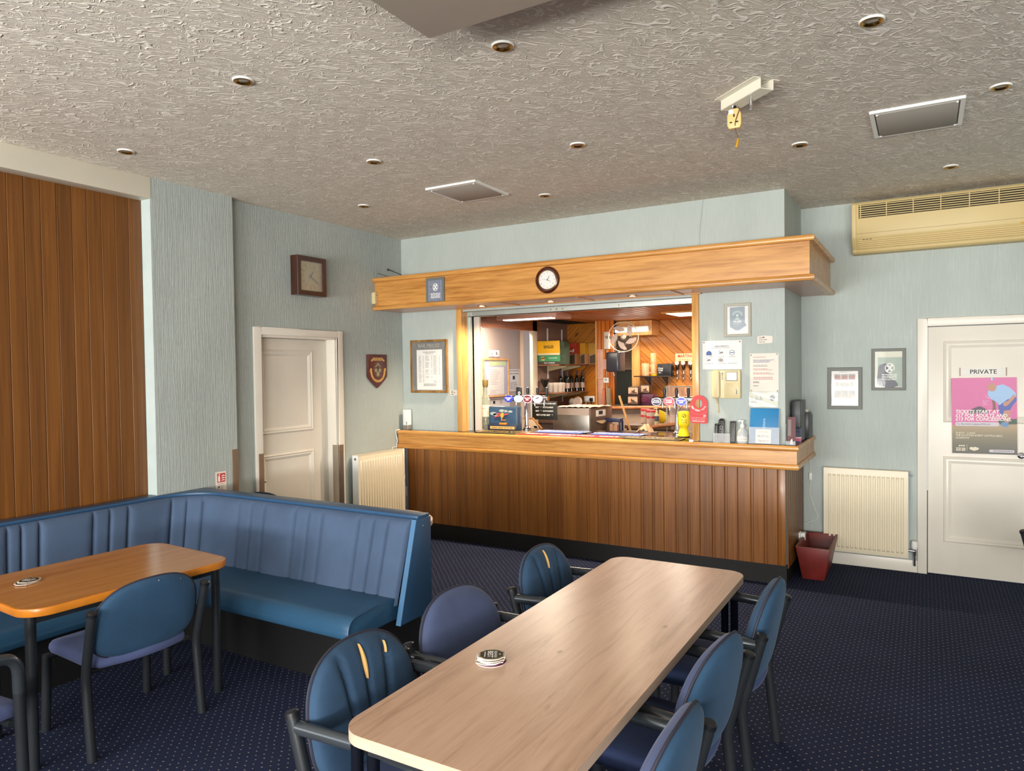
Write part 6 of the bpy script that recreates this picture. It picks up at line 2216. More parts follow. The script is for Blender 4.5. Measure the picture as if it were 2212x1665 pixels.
bx('charger', (0.03, 0.09, 0.015, 0.095, 0.010, 0.045), M['white_plastic'], o, bev=0.005)
ob('cable', MB().tube(fillet([(0.04, 0.012, 0.02), (0.035, -0.02, 0.022), (0.015, -0.05, 0.015), (0.02, -0.10, 0.010)], 0.02), 0.003, 8), M['white_plastic'], o)

# ------------------------------------------------------------------ bar room behind the hatch
CB = 2.36
struct('wall_bar_left', MB().box(-0.1, 0.0, 2.90, 4.2, 0, CB + 0.1).box(-0.1, 0.0, 0.13, 1.45, 0, CB + 0.1), plain('mushroom_paint', '#8d6f62', 0.6, var=0.04))
struct('wall_bar_right', MB().box(3.75, 3.85, YR + 0.16, 4.5, 0, CB + 0.1), plain('cream_paint', '#bfa78d', 0.6))
struct('ceiling_bar', MB().box(-0.1, 3.85, 0.13, 4.6, CB, CB + 0.08), M['groove'])
b = MB()
for k in range(33):
    x = 0.5 + k * 0.1
    b.prism([(x - 0.045, CB), (x - 0.042, CB - 0.012), (x + 0.042, CB - 0.012), (x + 0.045, CB)], -4.55, -0.7, UPR)
o = ob('ceiling_slat', b, M['pine_ceiling'], bpy.data.objects['ceiling_bar'])
o['kind'] = 'stuff'


def diag_wall(name, x0, x1, z0, z1, y, w, slope, mat, back_to):
    root = struct(name, MB().box(x0, x1, y + 0.002, back_to, 0, CB), M['groove'])
    d = Vector((1, slope)).normalized()
    n = Vector((-d.y, d.x))
    k0 = -60
    for k in range(-60, 60):
        c = n * (k * w)
        far = 8
        p = [c - d * far - n * (w * 0.488), c + d * far - n * (w * 0.488), c + d * far + n * (w * 0.488), c - d * far + n * (w * 0.488)]
        poly = clip([(q.x + x0, q.y + 1.2) for q in p], x0, x1, z0, z1)
        if len(poly) < 3:
            continue
        area = 0.5 * abs(sum(poly[i - 1][0] * poly[i][1] - poly[i][0] * poly[i - 1][1] for i in range(len(poly))))
        if area < 0.0012:
            continue
        b_ = MB().prism(poly, 0.0, 0.012, Matrix.Translation((0, y + 0.001, 0)) @ UPR)
        cx, cz = sum(q[0] for q in poly) / len(poly), sum(q[1] for q in poly) / len(poly)
        # board axes: local Z along the board so that the grain follows it
        R_ = Matrix(((n.x, 0, d.x, cx), (0, 1, 0, y), (n.y, 0, d.y, cz), (0, 0, 0, 1)))
        Ri = R_.inverted()
        bb = MB().add(b_.v, b_.f, Ri)
        ob('board', bb, mat, root, R_, bev=0.0025, seg=1)
    return root


diag_wall('wall_bar_back', 0.0, 0.70, 1.0, CB, 3.90, 0.098, 1.0, M['pine'], 4.0)
diag_wall('wall_bar_far', 1.15, 3.75, 1.0, CB, 3.90, 0.098, -0.95, M['pine'], 4.0)
pw = struct('wall_bar_pier', MB().box(0.695, 0.945, 3.425, 3.50, 0, CB), M['groove'])
for k in range(4):
    o = ob('board', MB().prism([(0.0015, 0.001), (0.006, -0.012), (0.056, -0.012), (0.0605, 0.001)], 0, CB) if k == 0 else o.data, M['pine_orange'], pw)
    o.location = (0.695 + 0.0622 * k, 3.425, 0)
bx('corner_bead', (0.672, 0.697, 3.40, 3.43, 0, CB), M['pine_v'], pw)
struct('wall_bar_recess', MB().box(0.5, 1.2, 4.40, 4.45, 0, CB), plain('dark_sage_paint', '#55564c', 0.6))
struct('trim_5', MB().box(1.03, 1.15, 3.875, 4.4, 0.0, CB), M['pine_v'])
# venetian blind in the recess
vbld = thing('venetian_blind', 'pale slatted blind behind the white fan', 'blind', T(0.80, 4.36, 1.66))
bs = mesh_of(MB().box(-0.21, 0.21, -0.020, 0.020, -0.001, 0.001, Matrix.Rotation(math.radians(52), 4, 'X')), 'slat', plain('peach_slat', '#d8b493', 0.4))
for k in range(16):
    o = ob('slat', bs, None, vbld)
    o.location = (0, 0, 0.02 + 0.034 * k)
ob('ladder_cord', MB().box(0.17, 0.178, -0.022, -0.020, 0.0, 0.56).box(-0.178, -0.17, -0.022, -0.020, 0.0, 0.56), M['frame_grey'], vbld)

# opening in the left wall of the bar room, and what shows through it
hd = struct('trim_6', MB().box(-0.1, 0.02, 1.40, 2.95, 2.215, CB + 0.1), wood('copper_brown_veneer', '#7a3f1c', '#9a5426', '#b06a36', (40, 3, 40), 0.3, tone=0))
struct('trim_7', MB().box(-0.03, 0.02, 2.77, 2.905, 0, CB).box(-0.03, 0.02, 1.40, 1.49, 0, 2.215), plain('cream_trim', '#d4c4ae', 0.4), bev=0.006)
struct('wall_corridor', MB().box(-1.0, -0.9, 0.5, 5.2, 0, 2.6), plain('corridor_wall', '#b8a496', 0.6, var=0.02))
struct('trim_8', MB().box(-0.9, -0.84, 4.03, 4.6, 0, 2.6), plain('pale_peach_paint', '#dcc5ae', 0.5))
struct('ceiling_corridor', MB().box(-1.0, -0.1, 0.5, 5.2, 2.5, 2.6), M['white_gloss'])
cp_, z = framed('glazed_notice', 'wood framed glazed notice on the corridor wall, seen through the hatch', 'picture', FR(-0.895, 2.90, 1.28, 'left'), 0.735, 0.575, 0.028, M['pine_v'], 0.025, plain('lilac_mount', '#a9a4b4', 0.5))
bx('sheet', (0.11, 0.60, 0.04, 0.45, z, z + 0.001), M['paper_warm'], cp_)
bx('green_heading', (0.18, 0.66, 0.47, 0.54, z, z + 0.001), plain('lime_print', '#b9c77a', 0.5), cp_)
b = MB()
lines(b, 0.20, 0.52, 0.41, 10, 0.024, 0.009, z + 0.0015, 4)
lines(b, 0.20, 0.50, 0.10, 3, 0.02, 0.007, z + 0.0015, 5)
ob('print_lines', b, plain('rose_grey_ink', '#b59a95', 0.6), cp_)
cn = thing('corridor_notice', 'white notice with a dark emblem beside the glazed notice in the corridor', 'notice', FR(-0.898, 3.66, 1.35, 'left'))
bx('sheet', (0, 0.35, 0, 0.345, 0, 0.002), M['paper_warm'], cn)
b = MB()
lines(b, 0.04, 0.31, 0.32, 2, 0.045, 0.012, 0.0025, 4, fill=1, gap=False)
lines(b, 0.05, 0.30, 0.13, 4, 0.03, 0.010, 0.0025, 5)
ob('print_lines', b, M['ink_grey'], cn)
bx('emblem', (0.12, 0.185, 0.185, 0.24, 0.002, 0.003), M['ink'], cn)
cn = thing('corridor_notice', 'low white notice with two small black crests behind the collecting box', 'notice', FR(-0.898, 3.06, 1.06, 'left'))
bx('sheet', (0, 0.62, 0, 0.21, 0, 0.002), M['paper_warm'], cn)
b = MB()
flat(b, [(0.13, 0.12), (0.19, 0.12), (0.19, 0.165), (0.13, 0.165)], 0.0025)
b.add(*(lambda r: ([tuple(p) for p in r.v], r.f))(ring_mb(0.03, 0.025, 0.006, 0.002, 0.0025, 0.36, 0.14, 16)))
lines(b, 0.06, 0.5, 0.185, 1, 0.02, 0.008, 0.0025, 3, fill=1, gap=False)
ob('print_lines', b, M['ink'], cn)
sw = thing('light_switch', 'double white light switch plate on the corridor wall', 'switch', FR(-0.898, 3.085, 1.882, 'left'))
bx('plate', (0, 0.15, 0, 0.10, 0, 0.01), M['white_plastic'], sw, bev=0.003)
bx('plate', (0.152, 0.30, 0, 0.10, 0, 0.01), M['white_plastic'], sw, bev=0.003)
bx('rocker', (0.06, 0.09, 0.03, 0.07, 0.01, 0.014), M['frame_light'], sw, bev=0.001)
bx('rocker', (0.19, 0.225, 0.03, 0.075, 0.01, 0.014), M['ink_grey'], sw, bev=0.001)

# fluorescent fittings
fl = thing('fluorescent_light', 'lit fluorescent fitting in a boxed pink pelmet above the left of the hatch', 'light', T(0, 0, 0))
bx('box', (0.22, 1.02, 1.5, 1.9, 2.285, 2.345), plain('pinkish_board', '#c99b88', 0.5), fl, bev=0.002)
bx('diffuser', (0.30, 0.95, 1.52, 1.62, 2.275, 2.286), M['tube_lit'], fl, bev=0.003)
fl = thing('fluorescent_light', 'lit square light panel in the pine ceiling at the right of the hatch', 'light', T(0, 0, 0))
bx('frame', (1.95, 2.75, 2.42, 3.02, CB - 0.03, CB - 0.01), M['pine_v'], fl, bev=0.003)
bx('diffuser', (2.0, 2.70, 2.46, 2.98, CB - 0.034, CB - 0.029), M['tube_lit'], fl)
fl = thing('fluorescent_light', 'lit tube light behind the white fan', 'light', T(0, 0, 0))
bx('body', (0.95, 1.42, 3.47, 3.55, 2.205, 2.26), M['white_plastic'], fl, bev=0.004)
ob('tube', MB().tube([(0.95, 3.46, 2.20), (1.42, 3.46, 2.20)], 0.018, 12), M['tube_lit'], fl)
o = ob('light_box', MB().box(0.92, 1.44, 3.56, 3.88, 2.14, 2.34), M['pine_v'], fl)
o.name = 'backing_box'

# shelves on the left wall of the bar room
S1, S2 = 1.752, 1.365
for z, lab in ((S1, 'upper brown shelf on white brackets holding snack boxes'), (S2, 'lower brown shelf on white brackets holding wine bottles')):
    sf = thing('wall_shelf', lab, 'shelf', T(0, 0, 0))
    bx('shelf_board', (0.002, 0.345, 2.91, 3.88, z - 0.020, z), wood('brown_shelf', '#6a3f2a', '#84543a', '#946248', (30, 3, 30), 0.35, tone=0) if 'brown_shelf' not in bpy.data.materials else bpy.data.materials['brown_shelf'], sf, bev=0.002)
    for y in (3.24, 3.70):
        ob('bracket', MB().prism([(0.005, z - 0.021), (0.30, z - 0.021), (0.30, z - 0.035), (0.02, z - 0.095), (0.005, z - 0.095)], -y - 0.008, -y + 0.008, UPR), M['cream_plastic'], sf)
for y, lab in ((3.24, 'nearer white shelf upright on the brown bar wall'), (3.70, 'farther white shelf upright on the brown bar wall')):
    o = bx('shelf_upright', (0.0005, 0.012, y - 0.012, y + 0.012, 1.20, 2.27), M['white_plastic'], None)
    tag(o, lab, 'shelf upright', 'shelf uprights')

b0 = thing('snack_box', 'yellow and green crisp box lettered SINGLES at the end of the upper shelf', 'box', T(0.19, 2.93, S1))
bx('lower_case', (-0.175, 0.165, 0.0, 0.22, 0.0, 0.17), plain('green_card', '#3d8f5e', 0.5), b0, bev=0.003)
bx('brown_band', (-0.1755, 0.1655, -0.0012, 0.0, 0.0, 0.042), plain('dark_brown_card', '#453a30', 0.5), b0)
ob('raised_lid', MB().box(-0.180, 0.172, -0.004, 0.0, 0.150, 0.325, Matrix.Rotation(math.radians(4), 4, 'X')), plain('amber_card', '#e6ac12', 0.5), b0, bev=0.001)
bx('cream_flap', (-0.175, 0.165, -0.02, 0.0, 0.128, 0.156), plain('cream_card', '#dfc9a0', 0.5), b0, bev=0.004)
o = text('SINGLES', 0.056, M['ink'], b0, 0, 0, 0, bold=0.025, sx=0.8)
o.matrix_basis = Matrix.Translation((0.0, -0.0215, 0.240)) @ Matrix.Rotation(math.radians(4), 4, 'X') @ UPR @ Matrix.Diagonal((0.75, 1, 1, 1))
o = text('SALT & VINEGAR', 0.022, M['white_ink'], b0, 0, 0, 0, bold=0.015)
o.matrix_basis = Matrix.Translation((0.0, -0.0017, 0.021)) @ UPR
o = text('SEASONED', 0.028, plain('pale_green_ink', '#c3d6b4', 0.5), b0, 0, 0, 0, bold=0.012)
o.matrix_basis = Matrix.Translation((0.055, -0.0012, 0.088)) @ UPR
ob('badge', MB().prism([(-0.13, 0.06), (-0.075, 0.05), (-0.07, 0.085), (-0.085, 0.112), (-0.135, 0.10)], 0, 0.001, Matrix.Translation((0, -0.0003, 0)) @ UPR), plain('straw_badge', '#c2a55c', 0.5), b0)
ob('badge_band', MB().prism([(-0.14, 0.072), (-0.068, 0.082), (-0.068, 0.10), (-0.14, 0.088)], 0, 0.001, Matrix.Translation((0, -0.0013, 0)) @ UPR), plain('brown_badge', '#6a3a20', 0.5), b0)
bx('green_side', (0.166, 0.225, 0.0, 0.18, 0.0, 0.31), plain('dark_green_card', '#3c4a34', 0.5, var=0.4, vs=30), b0)
kraft = plain('kraft_card', '#a5764c', 0.6, var=0.06)


def open_box(lab, x, y, w, d, h, face, cut, print_=None):
    t = thing('snack_box', lab, 'box', T(x, y, S1), 'snack boxes on the upper shelf')
    bx('carton', (0, w, 0, d, 0, h), kraft, t, bev=0.002)
    bx('printed_top', (-0.001, w + 0.001, -0.002, d * 0.9, h * 0.5, h + 0.001), face, t)
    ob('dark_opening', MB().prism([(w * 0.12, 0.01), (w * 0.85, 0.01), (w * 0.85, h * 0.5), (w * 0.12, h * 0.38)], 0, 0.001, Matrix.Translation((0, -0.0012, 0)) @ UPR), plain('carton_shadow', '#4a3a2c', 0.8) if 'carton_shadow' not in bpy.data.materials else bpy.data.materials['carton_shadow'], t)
    if print_:
        o = text(print_, h * 0.2, M['white_ink'], t, 0, 0, 0, bold=0.02)
        o.matrix_basis = Matrix.Translation((w * 0.5, -0.0025, h * 0.64)) @ UPR
    return t


open_box('red topped open snack carton next to the SINGLES box', 0.175, 3.50, 0.155, 0.16, 0.305, plain('red_carton', '#a8301e', 0.5), 0, 'red!')
open_box('amber topped open snack carton in the middle of the upper shelf', 0.335, 3.62, 0.085, 0.12, 0.305, plain('amber_carton', '#b98416', 0.5), 0)
open_box('tall kraft snack carton at the far end of the upper shelf', 0.425, 3.72, 0.150, 0.12, 0.305, plain('ochre_carton', '#a67a2a', 0.5), 0)

wine = thing('wine_bottle', 'dark wine bottle at the left of the row on the lower shelf', 'bottle', T(0.20, 3.25, S2), 'wine bottles on the lower shelf')
ob('glass_body', MB().lathe([(0.030, 0.0), (0.034, 0.004), (0.034, 0.175), (0.030, 0.195), (0.014, 0.222), (0.012, 0.23), (0.012, 0.288), (0.0135, 0.29), (0.0135, 0.298), (0.0, 0.298)], 18), plain('dark_bottle_glass', '#0d100e', 0.08, spec=0.8), wine)
ob('label', MB().lathe([(0.0345, 0.05), (0.0345, 0.125)], 18), plain('aged_label', '#b89d8e', 0.6), wine)
ob('capsule', MB().lathe([(0.0128, 0.235), (0.0138, 0.29), (0.0138, 0.2985), (0.0, 0.299)], 14), plain('dark_capsule', '#3a2226', 0.4), wine)
for (x, y), lab in zip(((0.225, 3.36), (0.262, 3.47), (0.30, 3.26), (0.30, 3.58), (0.32, 3.72)), ('second wine bottle from the left on the lower shelf', 'third wine bottle from the left on the lower shelf', 'front wine bottle with a pale label on the lower shelf', 'second wine bottle from the right on the lower shelf', 'rightmost wine bottle on the lower shelf')):
    dup(wine, T(x, y, S2), lab)
tg = thing('tumbler', 'clear straight tumbler in the cluster beside the wine', 'glass', T(0.20, 2.95, S2), 'clear tumblers on the lower shelf')
ob('glass_wall', MB().lathe([(0.0, 0.006), (0.026, 0.0), (0.028, 0.004), (0.032, 0.135), (0.030, 0.135), (0.026, 0.010), (0.0, 0.009)], 16), plain('tumbler_glass', '#e9dccd', 0.05, alpha=0.30, spec=0.9), tg)
for k, (x, y) in enumerate(((0.27, 2.95), (0.20, 3.03), (0.27, 3.03), (0.315, 3.0), (0.20, 3.11), (0.27, 3.11), (0.313, 3.09))):
    dup(tg, T(x, y, S2))
fu = thing('straw_holder', 'dark flared holder of black stirrers at the end of the lower shelf', 'holder', T(0.095, 2.97, S2))
ob('stem', MB().lathe([(0.04, 0.0), (0.04, 0.008), (0.012, 0.02), (0.016, 0.07)], 16), plain('smoked_glass', '#5a524a', 0.1, alpha=0.5), fu)
ob('cup', MB().lathe([(0.016, 0.07), (0.03, 0.09), (0.065, 0.175), (0.062, 0.175), (0.028, 0.095)], 18), plain('dark_smoked_glass', '#2a2522', 0.15, alpha=0.85), fu)
b = MB()
rd = random.Random(2)
for k in range(14):
    a = rd.uniform(0, 2 * PI)
    b.tube([(0.012 * math.cos(a), 0.012 * math.sin(a), 0.09), (0.062 * math.cos(a), 0.062 * math.sin(a), 0.195)], 0.003, 6)
ob('stirrers', b, M['black_plastic'], fu)['kind'] = 'stuff'

# lower back counter, glass washer and its neighbours
lc = thing('back_counter', 'brown back bar counter along the left and far walls', 'counter', T(0, 0, 0))
bk = plain('brown_counter_top', '#5d4334', 0.35, var=0.1)
bx('worktop', (0.002, 0.62, 2.91, 3.88, 0.94, 0.985), bk, lc, bev=0.004)
bx('cabinet_front', (0.002, 0.58, 2.93, 3.86, 0.0, 0.94), plain('dark_cabinet', '#4a382e', 0.5), lc)
sk = thing('sink_counter', 'round-edged wooden counter with pale cupboards below the tins', 'counter', T(0, 0, 0))
ob('counter_edge', MB().tube([(0.96, 2.95, 1.163), (1.45, 3.18, 1.163), (2.2, 3.55, 1.163), (2.6, 3.72, 1.163)], 0.024, 14), wood('rounded_beech_edge', '#8a5226', '#a8683a', '#b97a4a', (3, 40, 40), 0.3, tone=0), sk)
ob('worktop', MB().prism([(0.96, 2.96), (2.6, 3.73), (2.6, 3.885), (1.03, 3.885), (0.96, 3.5)], 1.145, 1.185), plain('dark_green_top', '#3c3a30', 0.35), sk)
ob('cupboard', MB().prism([(0.98, 3.02), (2.6, 3.78), (2.6, 3.88), (1.03, 3.88), (0.98, 3.5)], 0.0, 1.145), plain('taupe_cupboard', '#ab9482', 0.5), sk)
gw = thing('glass_washer', 'steel under-counter glass washer with a dark front', 'glass washer', T(1.545, 1.22, 0.0) @ Matrix.Rotation(math.radians(-5), 4, 'Z'))
bx('casing', (-0.46, 0.0, 0.0, 0.5, 0.55, 1.262), M['steel'], gw, bev=0.004)
bx('top_band', (-0.4605, -0.001, -0.0015, 0.0, 1.185, 1.258), plain('pale_steel', '#cdb9ab', 0.4, 0.6), gw)
bx('front_door', (0.0, 0.018, 0.0, 0.5, 0.55, 1.135), plain('dark_door', '#4f3f37', 0.4), gw, bev=0.003)
bx('control_panel', (0.0, 0.016, 0.0, 0.5, 1.14, 1.262), plain('brown_panel', '#6d574b', 0.4), gw, bev=0.003)
bx('display', (0.016, 0.019, 0.12, 0.34, 1.165, 1.235), M['paper_warm'], gw, bev=0.001)
bx('display_window', (0.019, 0.020, 0.18, 0.27, 1.185, 1.225), M['ink'], gw)
ob('door_handle', MB().prism([(0.13 + 0.24 * k / 10, 1.115 - 0.028 * math.sin(PI * k / 10) - 0.004) for k in range(11)] + [(0.13 + 0.24 * k / 10, 1.118) for k in range(10, -1, -1)], 0.018, 0.026, Matrix(((0, 0, 1, 0), (1, 0, 0, 0), (0, 1, 0, 0), (0, 0, 0, 1)))), plain('cream_handle', '#d9b890', 0.4), gw)
rows = []
rd = random.Random(3)
for j in range(10):
    rows.append([(-0.42 + 0.46 * i / 22, 0.0 + 0.46 * j / 9 - (0.012 if j == 0 else 0), 1.266 + 0.010 * abs(math.sin(i * 0.9 + j * 0.7)) + rd.uniform(0, 0.004)) for i in range(23)])
o = ob('tea_towel', MB().grid(rows), plain('peach_towel', '#dca98e', 0.85), None, gw.matrix_basis.copy())
tag(o, 'peach tea towel spread over the steel glass washer', 'towel')

ts = thing('lettered_drip_towel', 'black cloth printed SCOTLANDS BEST-LOVED BEST behind the font', 'cloth', T(1.005, 0.93, 1.15))
bx('cloth', (0.0, 0.30, 0.0, 0.012, 0.0, 0.195), M['black_mat'], ts, bev=0.003)
for k, (s, x, z) in enumerate((("SCOTLAND'S BEST-LOVED BEST", 0.150, 0.172), ("BEST   *   SCOTLAND'S", 0.150, 0.132), ("BEST   *   SCOTLAND'S", 0.150, 0.092), ('BEST-LOVED BEST   *', 0.150, 0.050))):
    o = text(s, 0.021, M['white_ink'], ts, 0, 0, 0, bold=0.015)
    wdt = max(v_.co.x for v_ in o.data.vertices) - min(v_.co.x for v_ in o.data.vertices)
    o.matrix_basis = Matrix.Translation((x, -0.0008, z)) @ UPR @ Matrix.Diagonal((min(1.0, 0.28 / wdt), 1, 1, 1))
cr = thing('carry_crate', 'small cream tray with an orange rim behind the chrome font', 'tray', T(0.945, 0.95, 1.04))
ob('panel', MB().prism([(0.0, 0.0), (0.20, 0.0), (0.13, 0.11), (0.0, 0.125)], 0, 0.012, Matrix.Translation((0.0, -0.10, 0)) @ UPR), plain('cream_panel', '#cbb196', 0.5), cr)
ob('rim', MB().tube([(0.0, -0.106, 0.128), (0.12, -0.106, 0.128), (0.225, -0.106, 0.02)], 0.010, 10), plain('orange_rim', '#a86a34', 0.4), cr)
ob('black_clip', MB().prism([(0.04, 0.0), (0.075, 0.0), (0.05, 0.05), (0.02, 0.05)], 0, 0.006, Matrix.Translation((0.0, -0.115, 0)) @ UPR).prism([(0.16, 0.0), (0.20, 0.0), (0.165, 0.05), (0.13, 0.05)], 0, 0.006, Matrix.Translation((0.0, -0.115, 0)) @ UPR), M['black_plastic'], cr)
bx('stand', (-0.02, 0.25, -0.10, 0.10, -0.50, -0.004), plain('drip_stand', '#3c332c', 0.5), cr)
ob('table', MB(), M['black'], None) if False else None
ds = thing('desk_fan', 'small round white disc fan behind the glass washer', 'fan', T(0.405, 3.35, 0.985))
ob('guard', MB().lathe([(0.0, -0.02), (0.070, -0.02), (0.076, 0.0), (0.070, 0.018), (0.066, 0.018), (0.062, 0.010), (0.02, 0.012), (0.018, 0.02), (0.0, 0.022)], 28, Matrix.Translation((0.02, -0.02, 0.235)) @ Matrix.Rotation(PI / 2 - 0.1, 4, 'X') @ Matrix.Rotation(-0.35, 4, 'Y')), plain('ivory_fan', '#d5bfb2', 0.4), ds)
ob('motor', MB().sphere((-0.10, 0.05, 0.235), 0.05, 16), plain('pale_grey_motor', '#b9b4aa', 0.4), ds)
ob('stand', MB().tube([(0, 0.02, 0), (0, 0.02, 0.17)], 0.02, 12), M['frame_light'], ds)
ss = thing('wall_socket', 'double white wall socket with a black plug on the diagonal boards', 'socket', FR(0.275, 3.885, 1.193))
bx('plate', (0, 0.165, 0, 0.088, 0, 0.012), M['white_plastic'], ss, bev=0.002)
bx('black_plug', (0.10, 0.148, 0.015, 0.062, 0.012, 0.045), M['black_plastic'], ss, bev=0.006)
bx('white_plug', (0.015, 0.05, 0.015, 0.05, 0.012, 0.035), M['white_plastic'], ss, bev=0.004)
ob('cable', MB().tube([(0.032, 0.02, 0.025), (0.04, -0.06, 0.02), (0.05, -0.19, 0.02)], 0.005, 8), M['white_plastic'], ss)
ob('cable', MB().tube([(0.124, 0.02, 0.035), (0.12, -0.06, 0.02), (0.12, -0.19, 0.02)], 0.005, 8), M['black_plastic'], ss)

# on the pier
wf = thing('wall_fan', 'white caged wall fan on the varnished pine pier', 'fan', T(0.86, 3.40, 2.08))
bx('wall_mount', (-0.04, 0.035, -0.045, 0.010, -0.125, 0.115), plain('ivory_plastic', '#cfc2ae', 0.4), wf, bev=0.008)
ob('arm', MB().tube([(0.0, -0.04, 0.04), (0.08, -0.14, 0.03), (0.20, -0.25, 0.0)], 0.022, 12), bpy.data.materials['ivory_plastic'], wf)
FM = Matrix.Translation((0.38, -0.38, 0.02)) @ Matrix.Rotation(math.radians(28), 4, 'Z') @ UPR
b = MB()
for r in (0.195, 0.10):
    zz = 0.04 * (1 - (r / 0.195) ** 2)
    b.tube([(r * math.cos(2 * PI * k / 36), r * math.sin(2 * PI * k / 36), zz) for k in range(36)], 0.0012, 6, closed=True, mx=FM)
for k in range(24):
    a = 2 * PI * k / 24
    b.tube([(0.02 * math.cos(a), 0.02 * math.sin(a), 0.044), (0.12 * math.cos(a), 0.12 * math.sin(a), 0.026), (0.195 * math.cos(a), 0.195 * math.sin(a), -0.005)], 0.0006, 5, mx=FM)
b.tube([(0.196 * math.cos(2 * PI * k / 36), 0.196 * math.sin(2 * PI * k / 36), -0.01) for k in range(36)], 0.006, 8, closed=True, mx=FM)
ob('cage', b, bpy.data.materials['ivory_plastic'], wf)
for k in range(5):
    a0 = 2 * PI * k / 5 + 0.5
    pts = []
    for j in range(13):
        t_ = j / 12
        a = a0 + 0.62 * math.sin(PI * t_) * (1 if t_ < 0.5 else 1) - 0.5 + t_ * 1.0
        r = 0.03 + 0.145 * math.sin(PI * (0.12 + 0.76 * t_))
        pts.append((r * math.cos(a), r * math.sin(a)))
    ob('blade', MB().prism(pts, -0.016, -0.013, FM), plain('fan_blade', '#a8948a', 0.6) if k == 0 else bpy.data.materials['fan_blade'], wf)
ob('hub', MB().lathe([(0.032, -0.05), (0.034, -0.01), (0.026, 0.035), (0.0, 0.045)], 18, FM), bpy.data.materials['ivory_plastic'], wf)
pd = thing('towel_dispenser', 'dark plastic paper towel dispenser on the pier', 'dispenser', T(0.96, 3.22, 1.64))
ob('body', MB().prism(rrect(0.0, 0.185, -0.13, 0.12, 0.03), 0.0, 0.265), plain('dark_grey_plastic', '#2b2b33', 0.25), pd, bev=0.015, seg=3)
ob('lever', MB().tube([(0.09, -0.10, 0.0), (0.12, -0.13, -0.05)], 0.006, 8), M['frame_light'], pd)
bx('wall_plate', (-0.008, 0.0, -0.10, 0.21, 0.02, 0.25), M['black_plastic'], pd)
pk = plain('pinkish_paper', '#d6a690', 0.6)
ps = thing('price_strip', 'long pinkish paper price strip taped down the pier', 'notice', FR(0.700, 3.4125, 1.14))
bx('sheet', (0, 0.083, 0.40, 0.815, 0, 0.0015), pk, ps)
bx('sheet', (0.004, 0.085, 0.0, 0.395, 0, 0.0015), pk, ps)
b = MB()
lines(b, 0.008, 0.06, 0.79, 18, 0.021, 0.006, 0.002, 3)
lines(b, 0.012, 0.06, 0.37, 16, 0.022, 0.006, 0.002, 4)
ob('print_lines', b, plain('rose_ink', '#a8705f', 0.6), ps)
ps = thing('price_card', 'small pinkish card pinned right of the price strip', 'notice', FR(0.785, 3.4125, 1.68))
bx('sheet', (0, 0.085, 0, 0.135, 0, 0.0015), pk, ps)
b = MB()
lines(b, 0.008, 0.075, 0.115, 5, 0.022, 0.006, 0.002, 5)
ob('print_lines', b, bpy.data.materials['rose_ink'], ps)
th_ = thing('thermostat', 'small white thermostat box on the pier', 'thermostat', FR(0.795, 3.4125, 1.488))
bx('case', (0, 0.075, 0, 0.07, 0, 0.025), M['white_plastic'], th_, bev=0.003)
bx('screen', (0.02, 0.055, 0.03, 0.055, 0.025, 0.0255), M['frame_light'], th_)
ob('cable', MB().tube([(0.04, 0.07, 0.008), (0.045, 0.2, 0.006), (0.05, 0.45, 0.006)], 0.004, 8), M['cream_plastic'], th_)
ob('cable', MB().tube([(0.04, 0.0, 0.008), (0.035, -0.15, 0.006), (0.04, -0.30, 0.006)], 0.004, 8), M['cream_plastic'], th_)


def hung_towel(lab, x, y, z0, z1, w, mat):
    t = thing('hanging_towel', lab, 'towel', T(x, y, z0))
    rows = []
    h = z1 - z0
    for j in range(14):
        f = j / 13
        ww = w * (1 - 0.60 * f)
        rows.append([(ww * (i / 12 - 0.5), 0.016 * math.sin(i * 1.9 + f) * (1 - 0.6 * f), h * f) for i in range(13)])
    ob('cloth', MB().grid(rows), mat, t)
    ob('hook', MB().tube([(0, 0.045, h + 0.01), (0, 0.0, h + 0.005), (0, -0.008, h - 0.01)], 0.005, 8), M['chrome'], t)
    return t


hung_towel('peach cloth hanging in a fold on the pier', 0.80, 3.375, 0.80, 1.40, 0.12, plain('peach_cloth', '#cf8a6c', 0.9))
ck = NT('check_cloth')
v = ck.coords((1, 1, 1))
cc = ck.n('ShaderNodeTexChecker', i_Scale=90.0)
cc.inputs['Color1'].default_value = lin('#5d5a48') + (1,)
cc.inputs['Color2'].default_value = lin('#c9b79c') + (1,)
ck.l(v, cc.inputs['Vector'])
ck.l(cc.outputs['Color'], ck.p.inputs['Base Color'])
ck.p.inputs['Roughness'].default_value = 0.9
hung_towel('checked cloth hanging in a fold right of the peach cloth', 0.89, 3.355, 0.80, 1.42, 0.12, ck.m)
nv = thing('navy_stool', 'small navy metal stand holding napkins, right of the glass washer', 'stand', T(1.67, 1.6, 0.9))
b = MB()
b.box(-0.095, 0.095, -0.05, 0.05, 0.195, 0.235)
for sx in (-1, 1):
    b.box(sx * 0.088 - 0.01, sx * 0.088 + 0.01, -0.05, -0.03, 0.0, 0.2)
    b.box(sx * 0.088 - 0.01, sx * 0.088 + 0.01, 0.03, 0.05, 0.0, 0.2)
ob('frame', b, M['navy'], nv, bev=0.002)
ob('napkins', MB().box(-0.04, 0.0, -0.02, 0.03, 0.0, 0.17).box(0.005, 0.05, -0.02, 0.03, 0.0, 0.16), plain('peach_napkin', '#d9a888', 0.8), nv)
bx('base', (-0.1, 0.1, -0.05, 0.05, -0.9, 0.0), plain('dark_base_unit', '#3a302a', 0.5), nv)
o = thing('broom_handle', 'light wooden broom handle leaning across the bar room', 'broom', T(1.81, 1.71, 0.0))
ob('handle', MB().tube([(0.33, 0.0, 0.02), (-0.122, 0.02, 1.38)], 0.012, 10), M['pine_v'], o)
ob('broom_head', MB().box(0.20, 0.46, -0.03, 0.03, 0.0, 0.03), M['navy'], o)
